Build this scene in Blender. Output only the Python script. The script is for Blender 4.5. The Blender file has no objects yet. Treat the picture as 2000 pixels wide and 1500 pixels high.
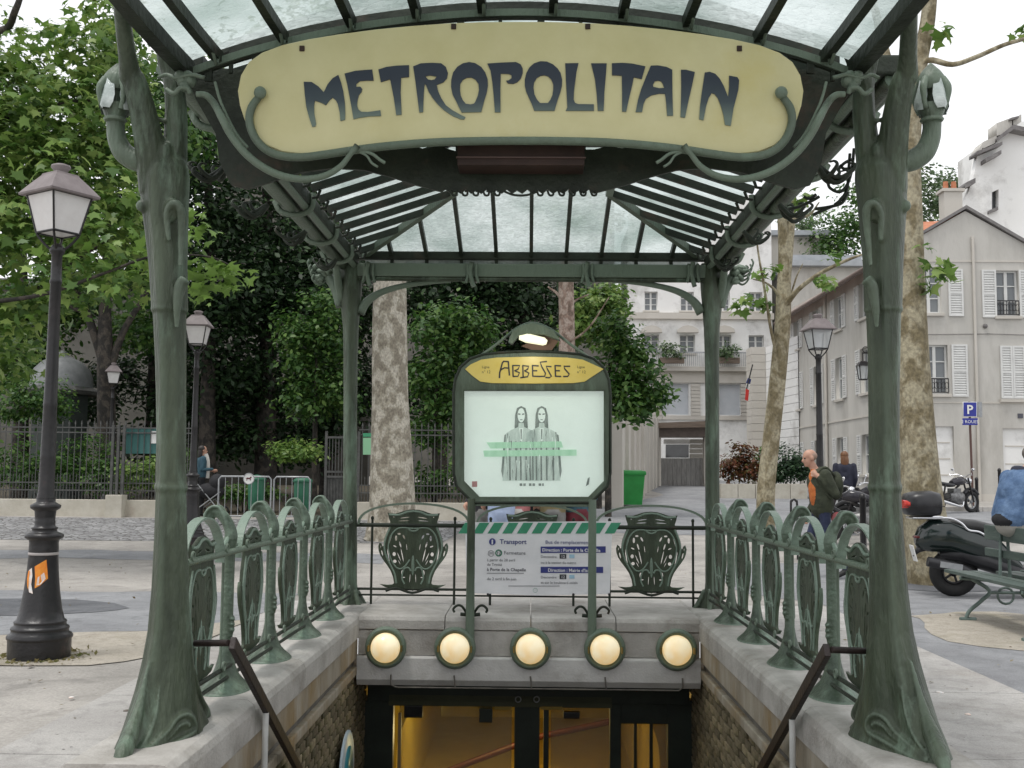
import bpy, bmesh, math, random
import numpy as np
from mathutils import Vector, Matrix, Euler
R = math.radians
PI = math.pi
rng = random.Random(7)
sc = bpy.context.scene
COL = sc.collection

# ------------------------------------------------------------------ camera, sky, sun
F = 2100.0                      # focal length in photo pixels (photo 2000 wide)
CAM = Vector((0, 0, 1.4))
cam_d = bpy.data.cameras.new('camera'); cam = bpy.data.objects.new('camera', cam_d); COL.objects.link(cam)
cam_d.sensor_width = 36; cam_d.lens = 36 * F / 2000; cam_d.clip_end = 2000; cam_d.clip_start = .05
CR = Matrix.Rotation(R(.98), 3, 'Z') @ Matrix.Rotation(R(90 + 4.87), 3, 'X') @ Matrix.Rotation(R(.5), 3, 'Z')    # yaw, pitch, slight roll
cam.location = CAM; cam.rotation_euler = CR.to_euler()
sc.camera = cam

w = bpy.data.worlds.new('World'); sc.world = w; w.use_nodes = True
nt = w.node_tree; nt.nodes.clear()
o_ = nt.nodes.new('ShaderNodeOutputWorld'); bg = nt.nodes.new('ShaderNodeBackground')
sky = nt.nodes.new('ShaderNodeTexSky'); sky.sky_type = 'NISHITA'; sky.sun_disc = False
SUN_EL, SUN_ROT = R(71), R(234)
sky.sun_elevation = SUN_EL; sky.sun_rotation = SUN_ROT
hs = nt.nodes.new('ShaderNodeHueSaturation'); hs.inputs['Saturation'].default_value = .22
mx = nt.nodes.new('ShaderNodeMixRGB'); mx.inputs[0].default_value = .84
tc = nt.nodes.new('ShaderNodeTexCoord'); ns = nt.nodes.new('ShaderNodeTexNoise')
ns.inputs['Scale'].default_value = 2.2; ns.inputs['Detail'].default_value = 5
rp = nt.nodes.new('ShaderNodeValToRGB')
rp.color_ramp.elements[0].color = (7.6, 7.8, 8.2, 1); rp.color_ramp.elements[0].position = .3
rp.color_ramp.elements[1].color = (11.8, 11.8, 11.9, 1); rp.color_ramp.elements[1].position = .7
nt.links.new(tc.outputs['Generated'], ns.inputs['Vector']); nt.links.new(ns.outputs[0], rp.inputs[0])
nt.links.new(sky.outputs[0], hs.inputs['Color']); nt.links.new(hs.outputs[0], mx.inputs[1]); nt.links.new(rp.outputs[0], mx.inputs[2])
nt.links.new(mx.outputs[0], bg.inputs[0]); nt.links.new(bg.outputs[0], o_.inputs[0])
bg.inputs[1].default_value = .092
sun_d = bpy.data.lights.new('sun', 'SUN'); sun_d.energy = 1.25; sun_d.angle = R(14); sun_d.color = (1, .97, .92)
sun = bpy.data.objects.new('sun', sun_d); COL.objects.link(sun)
sdir = Vector((-.42, -.30, 1.5)).normalized()      # towards the (veiled) sun: high, behind the camera
sun.rotation_euler = sdir.to_track_quat('Z', 'Y').to_euler()
vs = sc.view_settings; vs.view_transform = 'Standard'; vs.look = 'None'; vs.exposure = .48; vs.gamma = 1
vs.use_curve_mapping = False
sc.render.engine = 'CYCLES'
sc.cycles.max_bounces = 8; sc.cycles.transparent_max_bounces = 16

# ------------------------------------------------------------------ helpers
def at(px, py, Y):
    """point of the plane y=Y seen at photo pixel (px,py)"""
    d = CR @ Vector(((px - 1000) / F, (750 - py) / F, -1)); return CAM + d * (Y / d.y)
def atz(px, py, z):
    d = CR @ Vector(((px - 1000) / F, (750 - py) / F, -1)); return CAM + d * ((z - CAM.z) / d.z)
def gz(y):
    return .028 * max(0., y - 14)
def ground_at(px, Y):
    p = at(px, 929, Y); return Vector((p.x, Y, gz(Y)))
def tag(o, label=None, cat=None, group=None, kind=None):
    if label: o['label'] = label
    if cat: o['category'] = cat
    if group: o['group'] = group
    if kind: o['kind'] = kind
    return o
def empty(name, loc=(0, 0, 0), label=None, cat=None, group=None, kind=None, rz=0):
    o = bpy.data.objects.new(name, None); COL.objects.link(o); o.location = loc; o.rotation_euler.z = rz
    o.empty_display_size = .1
    return tag(o, label, cat, group, kind)
def wloc(o):
    v = Vector((0, 0, 0))
    while o is not None: v += o.location; o = o.parent
    return v
def link(name, me, mat=None, parent=None, loc=None, rz=0):
    o = bpy.data.objects.new(name, me); COL.objects.link(o)
    if mat is not None and not me.materials: me.materials.append(mat)
    if parent is not None: o.parent = parent
    if loc is not None: o.location = loc
    o.rotation_euler.z = rz
    return o
def copy_tree(o, parent=None):
    c = o.copy(); COL.objects.link(c); c.parent = parent
    for ch in list(o.children): copy_tree(ch, c)
    return c

class MB:
    def __init__(s): s.v = []; s.f = []; s.s = []
    def add(s, vs, fs, smooth=False):
        b = len(s.v); s.v += [Vector(v) for v in vs]
        for f in fs: s.f.append([b + i for i in f]); s.s.append(smooth)
        return s
    def box(s, c, d, rot=None, top=1.0):
        c = Vector(c); hx, hy, hz = d[0] / 2, d[1] / 2, d[2] / 2
        vs = [Vector((x * hx * (top if z > 0 else 1), y * hy * (top if z > 0 else 1), z * hz)) for z in (-1, 1) for x, y in ((-1, -1), (1, -1), (1, 1), (-1, 1))]
        if rot is not None:
            m = rot if isinstance(rot, Matrix) else Euler(rot).to_matrix(); vs = [m @ v for v in vs]
        return s.add([v + c for v in vs], [(3, 2, 1, 0), (4, 5, 6, 7), (0, 1, 5, 4), (1, 2, 6, 5), (2, 3, 7, 6), (3, 0, 4, 7)])
    def fbox(s, fn, u0, u1, v0, v1, w0, w1):
        vs = [fn(u, v, w_) for w_ in (w0, w1) for u, v in ((u0, v0), (u1, v0), (u1, v1), (u0, v1))]
        return s.add(vs, [(3, 2, 1, 0), (4, 5, 6, 7), (0, 1, 5, 4), (1, 2, 6, 5), (2, 3, 7, 6), (3, 0, 4, 7)])
    def rings(s, rings, cap=True, smooth=True, closed=False):
        n = len(rings[0]); vs = [p for r in rings for p in r]; fs = []
        m = len(rings)
        for i in range(m if closed else m - 1):
            a, b = i * n, ((i + 1) % m) * n
            for j in range(n):
                k = (j + 1) % n; fs.append((a + j, a + k, b + k, b + j))
        s.add(vs, fs, smooth)
        if cap and not closed:
            s.add(rings[0], [list(range(n))[::-1]]); s.add(rings[-1], [list(range(n))])
        return s
    def tube(s, pts, r, n=8, smooth=True, cap=True, flat=1.0, up=None):
        pts = [Vector(p) for p in pts]
        rr = r if isinstance(r, (list, tuple)) else [r] * len(pts)
        T = []
        for i in range(len(pts)):
            a, b = pts[max(0, i - 1)], pts[min(len(pts) - 1, i + 1)]
            T.append((b - a).normalized())
        t = T[0]; ref = Vector(up) if up else (Vector((0, 0, 1)) if abs(t.z) < .9 else Vector((1, 0, 0)))
        N = (ref - t * ref.dot(t)).normalized(); rings = []
        for i, p in enumerate(pts):
            t = T[i]; N = (N - t * N.dot(t)).normalized(); B = t.cross(N)
            rings.append([p + (N * math.cos(2 * PI * j / n) + B * math.sin(2 * PI * j / n) * flat) * rr[i] for j in range(n)])
        return s.rings(rings, cap, smooth)
    def band(s, pts, wdir, wd, th):
        """flat strip swept along pts, wide along wdir"""
        pts = [Vector(p) for p in pts]; wd_ = Vector(wdir).normalized() * wd / 2; rings = []
        for i, p in enumerate(pts):
            t = (pts[min(len(pts) - 1, i + 1)] - pts[max(0, i - 1)]).normalized(); nn = t.cross(wd_).normalized() * th / 2
            rings.append([p + wd_ + nn, p - wd_ + nn, p - wd_ - nn, p + wd_ - nn])
        return s.rings(rings, True, False)
    def lathe(s, prof, n=20, o=(0, 0, 0), sx=1, sy=1, smooth=True):
        o = Vector(o)
        return s.rings([[o + Vector((math.cos(2 * PI * j / n) * r * sx, math.sin(2 * PI * j / n) * r * sy, z)) for j in range(n)] for r, z in prof], True, smooth)
    def ell(s, c, r, n=12, m=8, rot=None):
        c = Vector(c); rings = []
        for i in range(m + 1):
            a = -PI / 2 + PI * i / m; a = max(-PI / 2 + .05, min(PI / 2 - .05, a))
            ring = [Vector((r[0] * math.cos(a) * math.cos(2 * PI * j / n), r[1] * math.cos(a) * math.sin(2 * PI * j / n), r[2] * math.sin(a))) for j in range(n)]
            if rot is not None: ring = [Euler(rot).to_matrix() @ v for v in ring]
            rings.append([v + c for v in ring])
        return s.rings(rings)
    def torus(s, c, R_, r, axis='Y', n=28, m=10):
        rings = []
        for i in range(n):
            a = 2 * PI * i / n; ring = []
            for j in range(m):
                b = 2 * PI * j / m; x = (R_ + r * math.cos(b)) * math.cos(a); z = (R_ + r * math.cos(b)) * math.sin(a); y = r * math.sin(b)
                p = {'Y': (x, y, z), 'X': (y, x, z), 'Z': (x, z, y)}[axis]; ring.append(Vector(c) + Vector(p))
            rings.append(ring)
        return s.rings(rings, False, True, True)
    def mesh(s, name, mat=None, off=Vector((0, 0, 0)), bevel=0):
        me = bpy.data.meshes.new(name); me.from_pydata([v - off for v in s.v], [], s.f)
        me.polygons.foreach_set('use_smooth', s.s)
        bm = bmesh.new(); bm.from_mesh(me); bmesh.ops.recalc_face_normals(bm, faces=bm.faces)
        if bevel: bmesh.ops.bevel(bm, geom=bm.edges[:], offset=bevel, segments=2, affect='EDGES', profile=.6)
        bm.to_mesh(me); bm.free()
        if mat: me.materials.append(mat)
        return me
    def build(s, name, mat, parent=None, bevel=0, local=False):
        off = Vector((0, 0, 0)) if (parent is None or local) else wloc(parent)
        return link(name, s.mesh(name, mat, off, bevel), None, parent)

def fuse(mb, name, mat, parent, voxel=.009, iters=6, local=False):
    """weld overlapping shapes of one casting into a single flowing surface"""
    me = mb.mesh(name); t = link(name, me); r_ = t.modifiers.new('r', 'REMESH'); r_.mode = 'VOXEL'; r_.voxel_size = voxel; s_ = t.modifiers.new('s', 'SMOOTH'); s_.factor = .5; s_.iterations = iters
    m2 = bpy.data.meshes.new_from_object(t.evaluated_get(bpy.context.evaluated_depsgraph_get())); m2.name = name; bpy.data.objects.remove(t); m2.materials.clear(); m2.materials.append(mat)
    if parent is not None and not local: m2.transform(Matrix.Translation(-wloc(parent)))
    m2.polygons.foreach_set('use_smooth', np.ones(len(m2.polygons), bool)); return m2
def plate(loops, th, name, mat, parent=None, fn=None, bevel=0, local=False, res=4):
    """flat piece with holes from 2-D loops; fn maps (u,v,w) to the world"""
    cu = bpy.data.curves.new('c', 'CURVE'); cu.dimensions = '2D'; cu.fill_mode = 'BOTH'; cu.extrude = th / 2
    cu.bevel_depth = bevel; cu.bevel_resolution = 1
    for lp in loops:
        sp = cu.splines.new('POLY'); sp.points.add(len(lp) - 1); sp.use_cyclic_u = True
        for i, (x, y) in enumerate(lp): sp.points[i].co = (x, y, 0, 1)
    return _conv(cu, name, mat, parent, fn, local)
def _conv(cu, name, mat, parent, fn, local):
    t = bpy.data.objects.new('t', cu); me = bpy.data.meshes.new_from_object(t); me.name = name
    bpy.data.objects.remove(t); bpy.data.curves.remove(cu)
    me.materials.clear()
    if mat: me.materials.append(mat)
    off = Vector((0, 0, 0)) if (parent is None or local) else wloc(parent)
    if fn:
        for v in me.vertices: v.co = fn(*v.co) - off
    else:
        for v in me.vertices: v.co = v.co - off
    return link(name, me, None, parent)
def text(s, size, name, mat, parent, fn, align='LEFT', th=.001, local=False, sx=1, bold=0, spacing=1):
    cu = bpy.data.curves.new('c', 'FONT'); cu.body = s; cu.size = size; cu.align_x = align; cu.extrude = th; cu.offset = bold
    cu.resolution_u = 2; cu.space_character = spacing
    return _conv(cu, name, mat, parent, (lambda u, v, w_: fn(u * sx, v, w_)), local)
def plate_px(loops, Y, th, name, mat, parent=None, bevel=0):
    L = [[(at(x, y, Y).x, at(x, y, Y).z) for x, y in lp] for lp in loops]
    return plate(L, th, name, mat, parent, lambda u, v, w_: Vector((u, Y - w_, v)), bevel)
def smooth_path(pts, k=5):
    """Catmull-Rom through pts"""
    P = [Vector(p) for p in pts]; P = [2 * P[0] - P[1]] + P + [2 * P[-1] - P[-2]]; out = []
    for i in range(1, len(P) - 2):
        for j in range(k):
            t = j / k; a, b, c, d = P[i - 1:i + 3]
            out.append(.5 * ((2 * b) + (c - a) * t + (2 * a - 5 * b + 4 * c - d) * t * t + (3 * b - a - 3 * c + d) * t ** 3))
    out.append(P[-2]); return out
def lerp_list(r, k=5):
    out = []
    for i in range(len(r) - 1):
        for j in range(k): out.append(r[i] + (r[i + 1] - r[i]) * j / k)
    return out + [r[-1]]
def interp(x, xs, ys): return float(np.interp(x, xs, ys))

# ------------------------------------------------------------------ materials
MATS = {}
def M(name, c1, c2=None, scale=4, rough=.6, bump=0, bscale=30, metal=0, stretch=(1, 1, 1), rnd=0, emit=None, es=0, spec=.5, lo=.35, hi=.65, c3=None, s3=1.2, lo3=.5, hi3=.62, wear=None):
    m = bpy.data.materials.new(name); m.use_nodes = True; n = m.node_tree; L = n.links; b = n.nodes['Principled BSDF']
    b.inputs['Roughness'].default_value = rough; b.inputs['Metallic'].default_value = metal; b.inputs['Specular IOR Level'].default_value = spec
    b.inputs['Base Color'].default_value = (*c1, 1)
    tc = n.nodes.new('ShaderNodeTexCoord'); mp = n.nodes.new('ShaderNodeMapping'); mp.inputs['Scale'].default_value = stretch
    L.new(tc.outputs['Object'], mp.inputs['Vector'])
    col = None
    if c2:
        t = n.nodes.new('ShaderNodeTexNoise'); t.inputs['Scale'].default_value = scale; t.inputs['Detail'].default_value = 6; t.inputs['Roughness'].default_value = .65
        r = n.nodes.new('ShaderNodeValToRGB'); e = r.color_ramp.elements
        e[0].color = (*c1, 1); e[1].color = (*c2, 1); e[0].position = lo; e[1].position = hi
        L.new(mp.outputs[0], t.inputs['Vector']); L.new(t.outputs[0], r.inputs[0]); col = r.outputs[0]
    if c3:
        t = n.nodes.new('ShaderNodeTexNoise'); t.inputs['Scale'].default_value = s3; t.inputs['Detail'].default_value = 8; t.inputs['Roughness'].default_value = .7
        r = n.nodes.new('ShaderNodeValToRGB'); r.color_ramp.elements[0].position = lo3; r.color_ramp.elements[1].position = hi3
        x = n.nodes.new('ShaderNodeMixRGB'); L.new(mp.outputs[0], t.inputs['Vector']); L.new(t.outputs[0], r.inputs[0]); L.new(r.outputs[0], x.inputs[0])
        if col: L.new(col, x.inputs[1])
        else: x.inputs[1].default_value = (*c1, 1)
        x.inputs[2].default_value = (*c3, 1); col = x.outputs[0]
    if wear:                                       # paint rubbed pale on the exposed edges of the casting
        g_ = n.nodes.new('ShaderNodeNewGeometry'); r = n.nodes.new('ShaderNodeValToRGB'); r.color_ramp.elements[0].position = .505; r.color_ramp.elements[1].position = .56
        x = n.nodes.new('ShaderNodeMixRGB'); L.new(g_.outputs['Pointiness'], r.inputs[0]); L.new(r.outputs[0], x.inputs[0]); L.new(col, x.inputs[1]); x.inputs[2].default_value = (*wear, 1); col = x.outputs[0]
    if rnd:
        oi = n.nodes.new('ShaderNodeObjectInfo'); h = n.nodes.new('ShaderNodeHueSaturation')
        mr = n.nodes.new('ShaderNodeMapRange'); mr.inputs[3].default_value = 1 - rnd; mr.inputs[4].default_value = 1 + rnd
        L.new(oi.outputs['Random'], mr.inputs[0]); L.new(mr.outputs[0], h.inputs['Value'])
        if col: L.new(col, h.inputs['Color'])
        else: h.inputs['Color'].default_value = (*c1, 1)
        col = h.outputs[0]
    if col: L.new(col, b.inputs['Base Color'])
    if bump:
        t = n.nodes.new('ShaderNodeTexNoise'); t.inputs['Scale'].default_value = bscale; t.inputs['Detail'].default_value = 5
        u = n.nodes.new('ShaderNodeBump'); u.inputs['Strength'].default_value = bump; u.inputs['Distance'].default_value = .02
        L.new(mp.outputs[0], t.inputs['Vector']); L.new(t.outputs[0], u.inputs['Height']); L.new(u.outputs[0], b.inputs['Normal'])
    if emit:
        b.inputs['Emission Color'].default_value = (*emit, 1); b.inputs['Emission Strength'].default_value = es
    MATS[name] = m; return m

iron = M('green_cast_iron', (.026, .037, .022), (.066, .086, .054), 4, .42, .4, 30, stretch=(2, 2, .5), c3=(.135, .195, .14), s3=2.8, lo3=.53, hi3=.70, wear=(.14, .185, .14), spec=.35)
iron_v = M('verdigris_iron', (.036, .056, .036), (.09, .125, .085), 7, .38, .4, 45, c3=(.19, .275, .21), s3=4, lo3=.52, hi3=.70, wear=(.20, .27, .215), spec=.4)
iron_d = M('dark_green_iron', (.012, .017, .011), (.030, .040, .027), 4, .5, .3, 30, c3=(.055, .040, .028), s3=2.5, lo3=.57, hi3=.70, spec=.3)
blackiron = M('black_painted_iron', (.007, .007, .008), (.018, .016, .017), 6, .36, .2, 30, c3=(.055, .03, .026), s3=3, lo3=.58, hi3=.75)
rail_m = M('rusty_black_iron', (.012, .008, .008), (.026, .015, .012), 8, .5, .2, 40)
stone = M('pale_granite', (.36, .34, .315), (.52, .50, .47), 3, .8, .35, 60, c3=(.22, .20, .17), s3=1.6, lo3=.50, hi3=.74)
stone_w = M('stained_limestone', (.24, .20, .145), (.40, .36, .295), 3.2, .8, .35, 50, stretch=(1, 1, .35), c3=(.25, .16, .055), s3=1.3, lo3=.47, hi3=.66)
stone_p = M('pale_lintel_stone', (.52, .51, .495), (.64, .63, .615), 3, .8, .2, 60, c3=(.40, .385, .36), s3=1.6, lo3=.52, hi3=.75)
stone_d = M('dark_stone', (.10, .095, .085), (.2, .185, .16), 4, .85, .4, 40)
brickm = M('mossy_brick', (.16, .125, .075), (.30, .25, .16), 9, .85, .5, 60, rnd=.4, c3=(.085, .075, .03), s3=2.5)
mortar = M('old_mortar', (.10, .09, .07), (.18, .165, .13), 8, .9, .5, 60)
cream = M('cream_enamel', (.545, .505, .255), (.615, .575, .32), 2.5, .3, .04, 6, c3=(.545, .48, .19), s3=1.6, lo3=.55, hi3=.8)
yellow = M('ochre_enamel', (.70, .54, .11), (.76, .61, .18), 5, .35)
white = M('white_paint', (.72, .72, .70), (.80, .80, .78), 3, .5)
whitesheet = M('white_vinyl', (.70, .71, .73), (.80, .80, .82), 3, .45, .5, 5)
black = M('black_plastic', (.012, .012, .014), (.025, .025, .028), 6, .35)
ink = M('dark_ink', (.02, .022, .03), None, rough=.5)
chrome = M('chrome', (.75, .75, .77), None, rough=.12, metal=1)
steel = M('galvanised_steel', (.28, .29, .30), (.40, .41, .42), 8, .45, metal=.6)
rubber = M('black_rubber', (.012, .012, .012), (.02, .02, .02), 10, .8)
red = M('red_lens', (.5, .03, .02), None, rough=.25)
def roof_glass():
    m = bpy.data.materials.new('wired_roof_glass'); m.use_nodes = True; n = m.node_tree; L = n.links; n.nodes.clear()
    out = n.nodes.new('ShaderNodeOutputMaterial'); tc = n.nodes.new('ShaderNodeTexCoord')
    t = n.nodes.new('ShaderNodeTexNoise'); t.inputs['Scale'].default_value = 24; t.inputs['Detail'].default_value = 3; t.inputs['Distortion'].default_value = .8
    mp = n.nodes.new('ShaderNodeMapping'); mp.inputs['Scale'].default_value = (1, 1.5, 1); L.new(tc.outputs['Object'], mp.inputs[0]); L.new(mp.outputs[0], t.inputs['Vector'])
    u = n.nodes.new('ShaderNodeBump'); u.inputs['Strength'].default_value = .9; u.inputs['Distance'].default_value = .02; L.new(t.outputs[0], u.inputs['Height'])
    t2 = n.nodes.new('ShaderNodeTexNoise'); t2.inputs['Scale'].default_value = 1.6; t2.inputs['Detail'].default_value = 5; L.new(tc.outputs['Object'], t2.inputs['Vector'])
    r = n.nodes.new('ShaderNodeValToRGB'); r.color_ramp.elements[0].color = (.33, .40, .375, 1); r.color_ramp.elements[1].color = (.62, .68, .67, 1)
    r.color_ramp.elements[0].position = .35; r.color_ramp.elements[1].position = .62; L.new(t2.outputs[0], r.inputs[0])
    ra = n.nodes.new('ShaderNodeValToRGB'); ra.color_ramp.elements[0].position = .36; ra.color_ramp.elements[1].position = .68
    ra.color_ramp.elements[0].color = (.62, .62, .62, 1); ra.color_ramp.elements[1].color = (.84, .84, .84, 1); L.new(t.outputs[0], ra.inputs[0])
    tr = n.nodes.new('ShaderNodeBsdfTransparent'); L.new(r.outputs[0], tr.inputs[0])
    tl = n.nodes.new('ShaderNodeBsdfTranslucent'); L.new(r.outputs[0], tl.inputs[0]); L.new(u.outputs[0], tl.inputs['Normal'])
    gl = n.nodes.new('ShaderNodeBsdfGlossy'); gl.inputs['Roughness'].default_value = .15; L.new(u.outputs[0], gl.inputs['Normal'])
    m1 = n.nodes.new('ShaderNodeMixShader'); L.new(ra.outputs[0], m1.inputs[0]); L.new(tr.outputs[0], m1.inputs[1]); L.new(tl.outputs[0], m1.inputs[2])
    m2 = n.nodes.new('ShaderNodeMixShader'); m2.inputs[0].default_value = .06; L.new(m1.outputs[0], m2.inputs[1]); L.new(gl.outputs[0], m2.inputs[2])
    L.new(m2.outputs[0], out.inputs[0]); return m
glass_roof = roof_glass()

def clear_glass(name, tint, a):
    m = bpy.data.materials.new(name); m.use_nodes = True; n = m.node_tree; L = n.links; n.nodes.clear()
    out = n.nodes.new('ShaderNodeOutputMaterial'); tr = n.nodes.new('ShaderNodeBsdfTransparent'); tr.inputs[0].default_value = (*tint, 1)
    gl = n.nodes.new('ShaderNodeBsdfPrincipled'); gl.inputs['Roughness'].default_value = .12; gl.inputs['Base Color'].default_value = (*tint, 1)
    x = n.nodes.new('ShaderNodeMixShader'); x.inputs[0].default_value = a; L.new(tr.outputs[0], x.inputs[1]); L.new(gl.outputs[0], x.inputs[2]); L.new(x.outputs[0], out.inputs[0]); return m
door_glass = clear_glass('door_glass', (.75, .75, .68), .12)
lantern_clear = clear_glass('clear_lantern_glass', (.85, .87, .88), .35)
lantern_milk = M('milky_lantern_glass', (.62, .60, .59), (.74, .73, .72), 3, .3)
window_glass = M('dark_window_glass', (.03, .033, .037), (.075, .08, .085), .8, .06, spec=.8)
petal_glass = M('pressed_glass', (.33, .39, .37), (.58, .64, .62), 8, .12, .4, 30, spec=.7)

def leafmat(name, c1, c2, c3):
    m = bpy.data.materials.new(name); m.use_nodes = True; n = m.node_tree; L = n.links; b = n.nodes['Principled BSDF']
    g = n.nodes.new('ShaderNodeNewGeometry'); r = n.nodes.new('ShaderNodeValToRGB'); e = r.color_ramp.elements
    e[0].color = (*c1, 1); e[1].color = (*c3, 1); e.new(.55).color = (*c2, 1)
    L.new(g.outputs['Random Per Island'], r.inputs[0]); L.new(r.outputs[0], b.inputs['Base Color'])
    b.inputs['Roughness'].default_value = .45; b.inputs['Specular IOR Level'].default_value = .4
    tl = n.nodes.new('ShaderNodeBsdfTranslucent'); L.new(r.outputs[0], tl.inputs[0])
    x = n.nodes.new('ShaderNodeMixShader'); x.inputs[0].default_value = .35
    L.new(b.outputs[0], x.inputs[1]); L.new(tl.outputs[0], x.inputs[2]); L.new(x.outputs[0], n.nodes['Material Output'].inputs[0]); return m
leaf_plane = leafmat('plane_tree_leaf', (.065, .14, .03), (.14, .245, .048), (.29, .39, .11))
leaf_mid = leafmat('shrub_leaf', (.026, .078, .016), (.06, .14, .028), (.14, .235, .055))
leaf_dark = leafmat('evergreen_leaf', (.014, .032, .013), (.026, .058, .021), (.06, .115, .04))
leaf_grey = leafmat('distant_leaf', (.07, .12, .06), (.11, .17, .08), (.17, .23, .11))
leaf_red = leafmat('red_hedge_leaf', (.07, .045, .02), (.17, .05, .022), (.10, .11, .03))
leaf_box = leafmat('hedge_leaf', (.015, .04, .02), (.03, .07, .03), (.06, .12, .05))

def barkmat(name, a, b_, c, sc_=5):
    m = bpy.data.materials.new(name); m.use_nodes = True; n = m.node_tree; L = n.links; p = n.nodes['Principled BSDF']; p.inputs['Roughness'].default_value = .85
    tc = n.nodes.new('ShaderNodeTexCoord'); mp = n.nodes.new('ShaderNodeMapping'); mp.inputs['Scale'].default_value = (1, 1, .75); L.new(tc.outputs['Object'], mp.inputs[0])
    t = n.nodes.new('ShaderNodeTexNoise'); t.inputs['Scale'].default_value = sc_; t.inputs['Detail'].default_value = 5; t.inputs['Distortion'].default_value = .3
    r = n.nodes.new('ShaderNodeValToRGB'); r.color_ramp.interpolation = 'EASE'; e = r.color_ramp.elements
    e[0].color = (*a, 1); e[0].position = .42; e[1].color = (*c, 1); e[1].position = .56; e.new(.5).color = (*b_, 1)
    L.new(mp.outputs[0], t.inputs['Vector']); L.new(t.outputs[0], r.inputs[0])
    t2 = n.nodes.new('ShaderNodeTexNoise'); t2.inputs['Scale'].default_value = sc_ * 5; t2.inputs['Detail'].default_value = 5; L.new(mp.outputs[0], t2.inputs['Vector'])
    mx = n.nodes.new('ShaderNodeMixRGB'); mx.blend_type = 'OVERLAY'; mx.inputs[0].default_value = .8; L.new(r.outputs[0], mx.inputs[1]); L.new(t2.outputs[0], mx.inputs[2])
    L.new(mx.outputs[0], p.inputs['Base Color'])
    u = n.nodes.new('ShaderNodeBump'); u.inputs['Strength'].default_value = .5; u.inputs['Distance'].default_value = .03; L.new(t2.outputs[0], u.inputs['Height']); L.new(u.outputs[0], p.inputs['Normal']); return m
bark_plane = barkmat('plane_tree_bark', (.23, .205, .16), (.32, .295, .235), (.44, .41, .345), 6)
bark_olive = barkmat('olive_plane_bark', (.17, .14, .08), (.25, .215, .14), (.33, .295, .205), 5)
bark_dark = barkmat('dark_bark', (.02, .018, .015), (.035, .03, .025), (.06, .05, .04), 6)

def groundmat(name, c1, c2, c3, sc1, sc2, bscale, bump, rough=.9, speck=0, vor=0, crack=0):
    m = bpy.data.materials.new(name); m.use_nodes = True; n = m.node_tree; L = n.links; p = n.nodes['Principled BSDF']; p.inputs['Roughness'].default_value = rough
    p.inputs['Specular IOR Level'].default_value = .35
    tc = n.nodes.new('ShaderNodeTexCoord'); V = tc.outputs['Object']
    def noise(s, d=8, dist=0):
        t = n.nodes.new('ShaderNodeTexNoise'); t.inputs['Scale'].default_value = s; t.inputs['Detail'].default_value = d; t.inputs['Roughness'].default_value = .68; t.inputs['Distortion'].default_value = dist
        L.new(V, t.inputs['Vector']); return t.outputs[0]
    def ramp(i, a, b, lo, hi):
        r = n.nodes.new('ShaderNodeValToRGB'); r.color_ramp.elements[0].color = (*a, 1); r.color_ramp.elements[1].color = (*b, 1)
        r.color_ramp.elements[0].position = lo; r.color_ramp.elements[1].position = hi; L.new(i, r.inputs[0]); return r.outputs[0]
    def mix(f, a, b, bl='MIX'):
        x = n.nodes.new('ShaderNodeMixRGB'); x.blend_type = bl
        for i, v in ((0, f), (1, a), (2, b)):
            if isinstance(v, (int, float)): x.inputs[i].default_value = v
            elif isinstance(v, tuple): x.inputs[i].default_value = (*v, 1)
            else: L.new(v, x.inputs[i])
        return x.outputs[0]
    col = ramp(noise(sc1, 8, .5), c1, c2, .36, .64)
    col = mix(ramp(noise(sc2, 6), (0, 0, 0), (1, 1, 1), .52, .72), col, c3)
    fine = noise(bscale, 6); col = mix(.55, col, fine, 'OVERLAY')
    col = mix(ramp(noise(sc1 * 3.3, 8, 1.2), (0, 0, 0), (.75, .75, .75), .50, .68), col, tuple(x * .72 for x in c1))
    if speck: col = mix(ramp(noise(speck, 2), (0, 0, 0), (1, 1, 1), .70, .76), col, tuple(x * .35 for x in c1))
    h = fine
    if crack:
        v = n.nodes.new('ShaderNodeTexVoronoi'); v.feature = 'DISTANCE_TO_EDGE'; v.inputs['Scale'].default_value = crack
        d = n.nodes.new('ShaderNodeMixRGB'); d.inputs[0].default_value = .12; L.new(V, d.inputs[1])
        tn = n.nodes.new('ShaderNodeTexNoise'); tn.inputs['Scale'].default_value = 3; tn.inputs['Detail'].default_value = 6; L.new(V, tn.inputs['Vector']); L.new(tn.outputs['Color'], d.inputs[2]); L.new(d.outputs[0], v.inputs['Vector'])
        col = mix(ramp(v.outputs['Distance'], (1, 1, 1), (0, 0, 0), .0, .012), col, tuple(x * .5 for x in c1))
    if vor:
        v = n.nodes.new('ShaderNodeTexVoronoi'); v.inputs['Scale'].default_value = vor; L.new(V, v.inputs['Vector'])
        v2 = n.nodes.new('ShaderNodeTexVoronoi'); v2.feature = 'DISTANCE_TO_EDGE'; v2.inputs['Scale'].default_value = vor; L.new(V, v2.inputs['Vector'])
        sp = n.nodes.new('ShaderNodeSeparateColor'); L.new(v.outputs['Color'], sp.inputs[0])
        col = mix(.5, col, ramp(sp.outputs[0], (.10, .10, .11), (.42, .42, .42), 0, 1))
        col = mix(ramp(v2.outputs['Distance'], (1, 1, 1), (0, 0, 0), .02, .09), col, (.07, .065, .06))
        h = ramp(v2.outputs['Distance'], (0, 0, 0), (1, 1, 1), .0, .15)
    L.new(col, p.inputs['Base Color'])
    u = n.nodes.new('ShaderNodeBump'); u.inputs['Strength'].default_value = bump; u.inputs['Distance'].default_value = .02; L.new(h, u.inputs['Height']); L.new(u.outputs[0], p.inputs['Normal'])
    return m
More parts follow.
